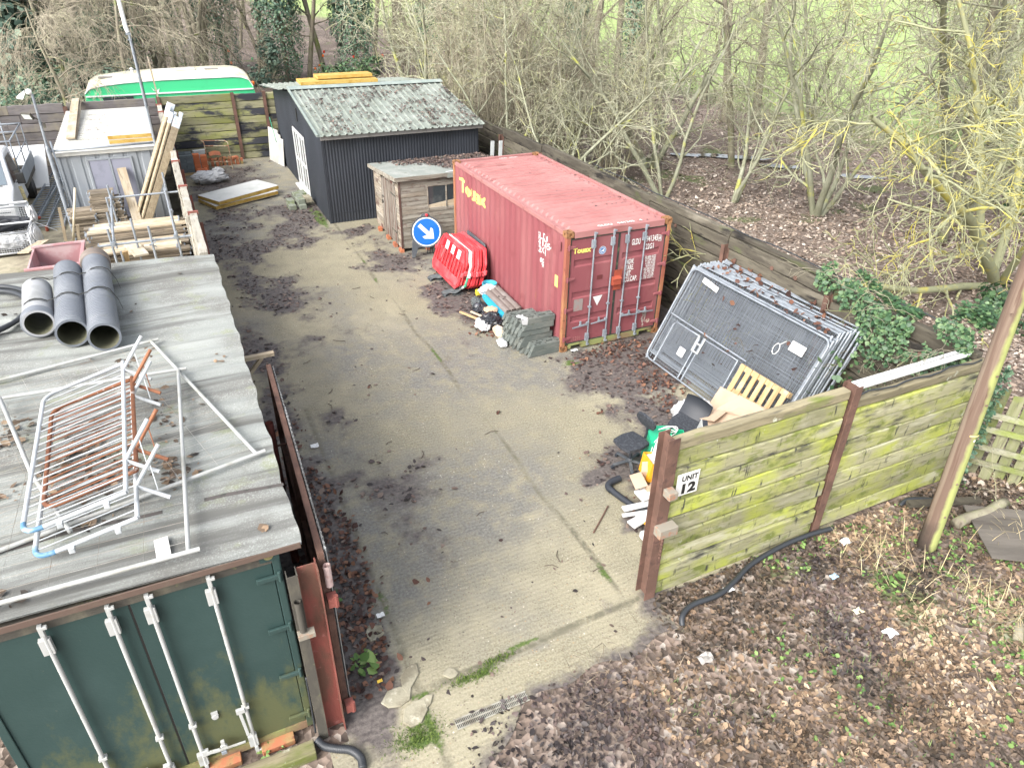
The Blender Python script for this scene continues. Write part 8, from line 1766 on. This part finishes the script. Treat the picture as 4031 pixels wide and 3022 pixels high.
tl[2].put('thick dark trunk at the right edge beside the pasture', 20.7, 4.3, 2, 1.0, name='bare_tree')
tl[1].put('short reddish trunk close behind the leaning lichen tree', 12.9, 1.0, 4, .8, name='bare_tree')
for k, (x, y, r, s) in enumerate(((6.3, 12.6, 0, 1), (5.5, 15.2, 1.5, 1.1), (7.4, 17.2, 2.7, 1.15), (5.2, 18.8, 4, 1.1), (8.2, 14.6, 5.1, 1.0), (7.0, 20.5, .7, 1.1))):
    th[k % 2].put('dense clump of thin upright hazel stems behind the side fence near the black shed', x, y, r, s, group='hazel clumps behind the side fence', name='hazel_thicket')
tl[0].put('pale birch-like trunk, left of the two behind the black shed ridge end', 9.6, 37, .3, 1.1, name='bare_tree'); tl[2].put('pale birch-like trunk, right of the two behind the black shed ridge end', 11.4, 34, 1.4, 1.0, name='bare_tree')
tl[2].put('thick trunk leaning left behind the caravan roof', -3.0, 45.8, .8, 1.15, name='bare_tree', tilt=.16); tl[1].put('dark mossy trunk straight behind the middle of the caravan', -4.9, 46, 2.2, 1.1, name='bare_tree')
tl[0].put('left of two brown trunks between the ivy trees behind the shed', 2.8, 39.4, 3, 1.1, name='bare_tree', tilt=-.08); tl[1].put('right of two brown trunks between the ivy trees behind the shed', 3.9, 39.45, 4.1, 1.0, name='bare_tree', tilt=.1)
tl[0].put('slim grey trunk just left of the black shed back roof corner', -.4, 38.9, 5, .9, name='bare_tree'); tl[0].put('slim dark trunk behind the slim grey one left of the black shed', .4, 41.2, .5, .85, name='bare_tree')
tl[2].put('brown trunk in the clearing right of the birch-like trunks', 12.6, 38.2, 2.6, .95, name='bare_tree')
rr = random.Random(77); used = [(8.9, 8.8), (10.7, 12.2), (12.1, 4.85), (17.7, 3.1), (15.4, 2.4), (12.6, 16.8), (13.8, 11), (20.7, 4.3), (12.9, 1)]
cnt = 0; tries = 0
while cnt < 27 and tries < 5000:
    tries += 1; x = rr.uniform(7, 34); y = rr.uniform(-3, 36)
    if .935*x+.353*y > 32 or (x < 9 and y < 8) or min((x-a)**2+(y-c)**2 for a, c in used) < 2.3**2: continue
    if x < 11 and y < 5: continue
    used.append((x, y)); k = cnt % 5
    P = (ms[cnt % 3], tl[(cnt+1) % 3], tl[cnt % 3], ms[(cnt+2) % 3], th[cnt % 2])[k]
    nm = 'hazel_thicket' if k == 4 else 'bare_tree'
    lab = {0: 'pale lichen-green bare tree among the many in the wood right of the yard', 1: 'straight brown-grey bare trunk among the many in the wood right of the yard', 2: 'straight brown-grey bare trunk among the many in the wood right of the yard', 3: 'pale lichen-green bare tree among the many in the wood right of the yard', 4: 'clump of thin bare stems among the trees in the wood right of the yard'}[k]
    P.put(lab, x, y, rr.uniform(0, 6.28), rr.uniform(.8, 1.15), group={1: 'straight bare trunks in the right hand wood', 2: 'straight bare trunks in the right hand wood', 4: 'thin stem clumps in the right hand wood'}.get(k, 'lichen-green bare trees in the right hand wood'), name=nm, tilt=rr.uniform(-.1, .1)); cnt += 1
cnt = 0; tries = 0; used = [(-3, 45.8), (-4.9, 46), (2.8, 39.4), (3.9, 39.4), (-.4, 38.9), (.4, 41.2), (-1.5, 46), (1.4, 39), (5.9, 39.2)]
while cnt < 46 and tries < 6000:
    tries += 1; x = rr.uniform(-22, 16); y = rr.uniform(38, 78)
    if min((x-a)**2+(y-c)**2 for a, c in used) < 2.6**2 or .935*x+.353*y > 33: continue
    used.append((x, y)); k = cnt % 3; tl[k].put('bare woodland trunk in the far background beyond the caravan', x, y, rr.uniform(0, 6.28), rr.uniform(.9, 1.2), group='far woodland trunks beyond the caravan', name='bare_tree', tilt=rr.uniform(-.09, .09)); cnt += 1
for k, (x, y, r, s, lb_) in enumerate(((-7.4, 24.6, 5.5, .75, 'drooping bare tree close behind the left end of the caravan'), (-9.7, 22.8, 2.5, .6, 'drooping bare tree just behind the grey fence at the far left'), (-6.8, 29.5, 0, 1.0, 'drooping grey-brown bare tree hanging over the left end of the caravan'), (-9.8, 31, 2, 1.05, 'drooping bare tree behind the floodlight post'), (-4.6, 33.5, 4, 1.05, 'drooping bare tree behind the antenna mast'), (-9.2, 26.5, 1, .8, 'low drooping bare tree left of the floodlight post'), (-7.8, 36, 3, 1.1, 'drooping bare tree farther behind the others above the caravan'), (-8.8, 38, 5, 1.1, 'drooping bare tree deep in the wood right of the dark evergreen'))):
    hg[k % 2].put(lb_, x, y, r, s, name='bare_tree')
for k, (x, y, r, s, lb_) in enumerate(((4.9, 13.4, 3.3, .8, 'thin bare tree reaching its twigs over the black shed roof'), (5.0, 9.3, .4, .62, 'small bare bush of twigs between black shed corner and red container'))): ms[k].put(lb_, x, y, r, s, name='bare_tree', tilt=.25 if k == 0 else .15)
ms[2].put('bare tree just behind the black shed with branches spread above its ridge', 5.0, 22.5, 1.9, 1.0, name='bare_tree', tilt=.15)
def leafcloud(fn, n, seed): rs = np.random.RandomState(seed); return fn(rs, n)
def ivytree(name, label, x, y, h, r0, n, lean, seed, size=.17, trunk=.18):
    z0 = float(gz(np.array([x]), np.array([y]))[0]); t = thing(name, label, 'tree', (x, y, z0)); rs = np.random.RandomState(seed)
    V, F = tubes([(np.array([[lean*z+.05*math.sin(z), .04*math.sin(z*1.3), z] for z in np.linspace(-.1, h+2, 14)]), np.linspace(trunk, trunk*.5, 14))], 9); arrmesh('trunk', V, F, m_bark, parent=t, smooth=True)
    z = h*rs.rand(n)**.9; a = rs.rand(n)*2*PI; rad = r0*(.62+.75*fbm(a*1.5+seed, z*1.1, 1.0, 3))*(.75+.5*np.sin(np.clip(z/h, 0, 1)*PI)**.6)*(.7+.45*rs.rand(n))
    n_ = n; P = np.stack([lean*z+rad*np.cos(a), rad*np.sin(a), z], -1); nn = np.stack([np.cos(a), np.sin(a), .45+0*a], -1); nn /= np.linalg.norm(nn, axis=1)[:, None]
    leaves('crown', P, size, m_ivyd, seed, 1.3, kind=None, wide=.5, parent=t, normal=nn, rlo=0, lift=.1); return t
ivytree('ivy_tree', 'thick ivy covered trunk directly behind the right end of the caravan', -1.5, 46, 11, 1.0, 9000, -.06, 1, .22)
ivytree('ivy_tree', 'thick dark ivy covered trunk behind the left back corner of the black shed', 1.4, 39, 10, 1.0, 9000, -.04, 2, .21)
ivytree('ivy_tree', 'ivy covered trunk rising behind the yellow boards on the black shed roof', 5.9, 39.2, 7.5, 1.0, 7000, .0, 3, .2)
ivytree('ivy_tree', 'narrow ivy covered leaning stem behind the middle of the caravan', -4.2, 45, 8, .32, 1800, -.10, 4, .17, .08)
ivytree('ivy_tree', 'ivy covered trunk behind the birch-like trunks at the shed ridge', 10.5, 37.5, 7.5, .75, 3600, .02, 5, .2)
ivytree('ivy_tree', 'tall ivy mottled trunk in the wood above the red container', 11.6, 20.5, 8, .38, 2200, .03, 6, .15)
ivytree('ivy_tree', 'ivy wrapped slim trunk right of the mottled one above the red container', 14.3, 20.0, 8, .33, 1800, .05, 7, .15)
ivytree('ivy_tree', 'ivy choked trunk far left beyond the grey fence', -8.7, 41, 9, .8, 4200, .03, 8, .2)
ivytree('ivy_tree', 'ivy choked trunk behind the antenna mast', -6.1, 43, 9, .7, 3600, -.02, 9, .2)
def bush(name, label, x, y, sx, sy, h, n, mat, seed, size=.2, cat='shrub', lobes=16, z0=None, twigs=True):
    z0 = (float(gz(np.array([x]), np.array([y]))[0])) if z0 is None else z0; t = thing(name, label, cat, (x, y, z0)); rs = np.random.RandomState(seed)
    c = np.stack([sx*(rs.rand(lobes)*2-1)*.8, sy*(rs.rand(lobes)*2-1)*.8, h*(.12+.78*rs.rand(lobes))], -1); s = (.25+.3*rs.rand(lobes))
    k = rs.randint(0, lobes, n); d = rs.randn(n, 3); d /= np.linalg.norm(d, axis=1)[:, None]; rad = (.55+.5*rs.rand(n))
    P = c[k]+d*rad[:, None]*s[k][:, None]*np.array([sx*1.1, sy*1.1, h*.55]); P[:, 2] = np.maximum(P[:, 2], .03); nn = d+np.array([0, 0, .6]); nn /= np.linalg.norm(nn, axis=1)[:, None]
    leaves('crown', P, size, mat, seed, 1.2, kind=None, wide=.45, parent=t, normal=nn, lift=.05)
    if twigs:
        g = grow(seed, [((c_[0]*.2, c_[1]*.2, 0), (c_[0], c_[1], c_[2]+.3), np.linalg.norm(c_)*1.1, .03) for c_ in c], (4, 3), (h*.35, h*.2), (40, 40), (.1, .15, .2), (.0, 0, 0), (.3, .2), rmin=.008)
        V, F = tubes([l for lv in g for l in lv], 4); arrmesh('stems', V, F, m_twigb, parent=t)
    return t
bush('evergreen_tree', 'large dark blue-green evergreen at the far left edge of the photo', -12.6, 29.5, 2.1, 2.1, 8.0, 24000, m_ever, 11, .24, 'tree', 46)
bush('evergreen_tree', 'second dark evergreen right behind the large one at the far left', -13.8, 38, 3.0, 3.0, 8.0, 14000, m_ever, 12, .25, 'tree', 34)
for k, (x, y, sx, h, n, lb_) in enumerate(((-13.0, 24.2, 2.2, 2.3, 5200, 'low green shrub mass behind the grey fence at the far left'), (-10.2, 23.6, 1.8, 1.9, 4200, 'green shrubs behind the grey fence below the floodlight post head'), (-10.4, 27.5, 1.5, 3.0, 4800, 'taller green shrubs behind the low ones at the far left'), (-8.6, 27.5, 1.8, 2.6, 3800, 'green shrubs left behind the caravan'), (-9.5, 34, 2.5, 4.0, 4600, 'dim green shrubs deep in the wood left of the mast'), (-14.5, 43, 4, 5, 4500, 'dim green shrub mass in the far left background'))):
    bush('green_shrub', lb_, x, y, sx, 1.3+.2*k, h, int(n*1.5), m_ever if k % 2 else m_ivyd, 20+k, .11, 'shrub', 26)
bush('green_shrub', 'low green holly bush under the trees behind the black shed', 4.9, 36.5, 1.8, 1.2, 1.6, 2200, m_leafy, 31, .13, lobes=12); bush('green_shrub', 'feathery pale green conifer bush between the ivy trunks behind the shed', -.2, 37.6, .9, .8, 2.6, 1800, m_ever, 32, .16, lobes=10)
bush('bramble', 'bramble patch on the ground at the right edge beside the thick dark trunk', 18.3, 1.6, 1.0, .8, .9, 1300, m_leafy, 33, .14, lobes=10); bush('bramble', 'small bramble patch at the right edge between pole and lichen tree', 10.3, -3.0, .8, .9, .7, 900, m_leafy, 34, .10, lobes=9)
# ivy on the corner of the side fence
iv = thing('ivy', 'ivy and bramble growing over the end of the dark side fence near the pole', 'ivy', (3.5, -5, 1.5)); rs = np.random.RandomState(5)
n = 7000; s = rs.rand(n)**.8; y = -6.1+3.0*s**1.5; topz = 2.40+.16*np.sin(y*3)+.12*rs.rand(n); dens = np.clip(1.0-(y+6.1)/3.0+.6*(fbm(y*1.0, topz, 2.0)-.5), 0, 1)
depth = rs.rand(n)**1.6*(1.35*dens+.25); side = rs.rand(n) < .55
P = np.where(side[:, None], np.stack([3.34-.16*rs.rand(n)*dens-.05, y, topz-depth], -1), np.stack([3.38+.40*rs.rand(n)*dens, y, topz+.05+.18*rs.rand(n)*dens-.3*np.maximum(0, rs.rand(n)-.6)], -1))
keep = (rs.rand(n) < .25+dens) & (fbm(P[:, 1]*1.0+3, P[:, 2]*1.0, 2.2, 3) > .45)
P = P[keep]; nn = np.where(side[keep][:, None], np.array([-.8, -.1, .6]), np.array([-.15, -.1, 1.0])); nn /= np.linalg.norm(nn, axis=1)[:, None]
leaves('leaves', P-np.array([3.5, -5, 1.5]), .055, m_leafy, 61, 1.2, kind=None, wide=.5, parent=iv, normal=nn, lift=.05)
g = grow(62, [((-.17, -.9+.45*k, -.9), (-.05*rs.rand(), .5*rs.randn(), 1), 1.5, .008) for k in range(9)]+[((-.15, .9-.5*k, .9), (-.9, .2*rs.randn(), .25), 1.5, .006) for k in range(5)], (5, 2), (.6, .3), (45, 40), (.18, .2, .2), (-.03, -.1, -.1), (.2, .2), rmin=.004)
V, F = tubes([l for lv in g for l in lv], 4); arrmesh('stems', V, F, m_bark, parent=iv)
n = 420; P = np.stack([2.0+1.3*rs.rand(n), -5.9+1.8*rs.rand(n), .25+1.5*rs.rand(n)**1.5], -1)-np.array([3.5, -5, 1.5])
leaves('low_leaves', P, .065, m_leafy, 63, 1.4, kind=None, wide=.5, parent=iv)
iv2 = thing('ivy', 'strip of ivy climbing the fence corner beside the telegraph pole', 'ivy', (3.5, -6.35, 0)); n = 700; z = 2.2*rs.rand(n); P = np.stack([.0+.10*rs.randn(n), -.05-.10*rs.rand(n), z], -1); leaves('leaves', P, .06, m_ivyd, 64, 1.2, kind=None, wide=.5, parent=iv2)
g = grow(65, [((2.9, -8.9, .0), (-.5, .2, .8), 1.6, .010), ((4.6, -6.9, .1), (-.3, -.3, .8), 1.9, .010), ((3.4, -7.2, 0), (.5, .2, .6), 1.2, .008), ((4.8, -8.2, .1), (-.6, .3, .6), 1.6, .010)], (5, 2), (.7, .35), (45, 40), (.16, .2, .2), (-.08, -.1, -.1), (.2, .2), rmin=.004)
V, F = tubes([l for lv in g for l in lv], 5); o = arrmesh('bramble_canes', V, F, m_twig); tag(o, 'bare pale bramble stems arching in front of the old slatted fence', 'bramble')
st_ = thing('bare_branch', 'reddish bare branch with buds crossing the lower right corner in the foreground', 'branch', (2.2, -9.9, 0))
g = grow(66, [((.9, .0, -.05), (-.35, -.05, 1), 1.6, .014), ((.55, -.05, 1.35), (-.95, .02, .10), 1.6, .010)], (4, 2), (.35, .14), (40, 40), (.06, .12, .1), (0, .03, 0), (.3, .2), rmin=.005)
V, F = tubes([l for lv in g for l in lv], 6); arrmesh('stem', V, F, mk('red_brown_twig', (.30, .17, .13), rough=.7), parent=st_, smooth=True)
# string of coloured lights through the trees
sl = thing('string_lights', 'string of coloured festoon bulbs hung between the trees behind the shed', 'string lights', (0, 38, 0)); b = MB(); bb = [MB(), MB(), MB()]
pts = [(-2.85, 21.1, 2.6), (-2.6, 30, 2.0), (-1.4, 44.9, 1.6), (2.9, 39.1, .9), (3.9, 39.2, 1.7), (9.6, 36.7, 2.2), (11.4, 33.7, 2.4), (12.6, 37.9, 1.6)]
for i in range(len(pts)-1):
    a, c = Vector(pts[i]), Vector(pts[i+1]); q = [a.lerp(c, k/10)-Vector((0, 0, .5*math.sin(PI*k/10))) for k in range(11)]; b.tube(q, .012, 4, cap=False)
    for k in (0, 3, 6, 9): bb[(i+k) % 3 if i > 1 else 0].lathe([(0, -.11), (.07, -.06), (.07, .02), (.03, .07)], 8, M=Matrix.Translation(q[k]-Vector((0, 0, .08))), cap=False)
b.build('cable', m_hose, sl, world=True)
for q, m_ in zip(bb, (mk('orange_bulb', (.75, .16, .03), rough=.3), mk('red_bulb', (.6, .04, .02), rough=.3), mk('green_bulb', (.05, .4, .15), rough=.3))): q.build('bulb', m_, sl, world=True)
# stream glints and pale sheet in the wood
for k, (x, y, sx, sy) in enumerate(((14.6, 11.9, 1.6, .35), (16.0, 10.2, 1.2, .3), (13.2, 12.9, .9, .3), (17.8, 8.2, 1.0, .3))):
    b = MB(); n = 14; z = float(gz(np.array([x]), np.array([y]))[0]); b.add([(x+sx*(.75+.4*R.random())*math.cos(2*PI*q/n)*.8+sy*math.sin(2*PI*q/n)*.3, y+sy*(.75+.4*R.random())*math.sin(2*PI*q/n)-sx*.55*math.cos(2*PI*q/n), z+.06) for q in range(n)], [tuple(range(n))]); o = b.build('puddle', bpy.data.materials.get('puddle_water') or mk('puddle_water', (.10, .095, .08), rough=.06, spec=.8)); tag(o, kind='structure')
boardthing('pale flat sheet lying in the undergrowth beyond the red container', (12.0, 22.0, .5), (13.6, 21.6, .6), .9, .05, m_frame)
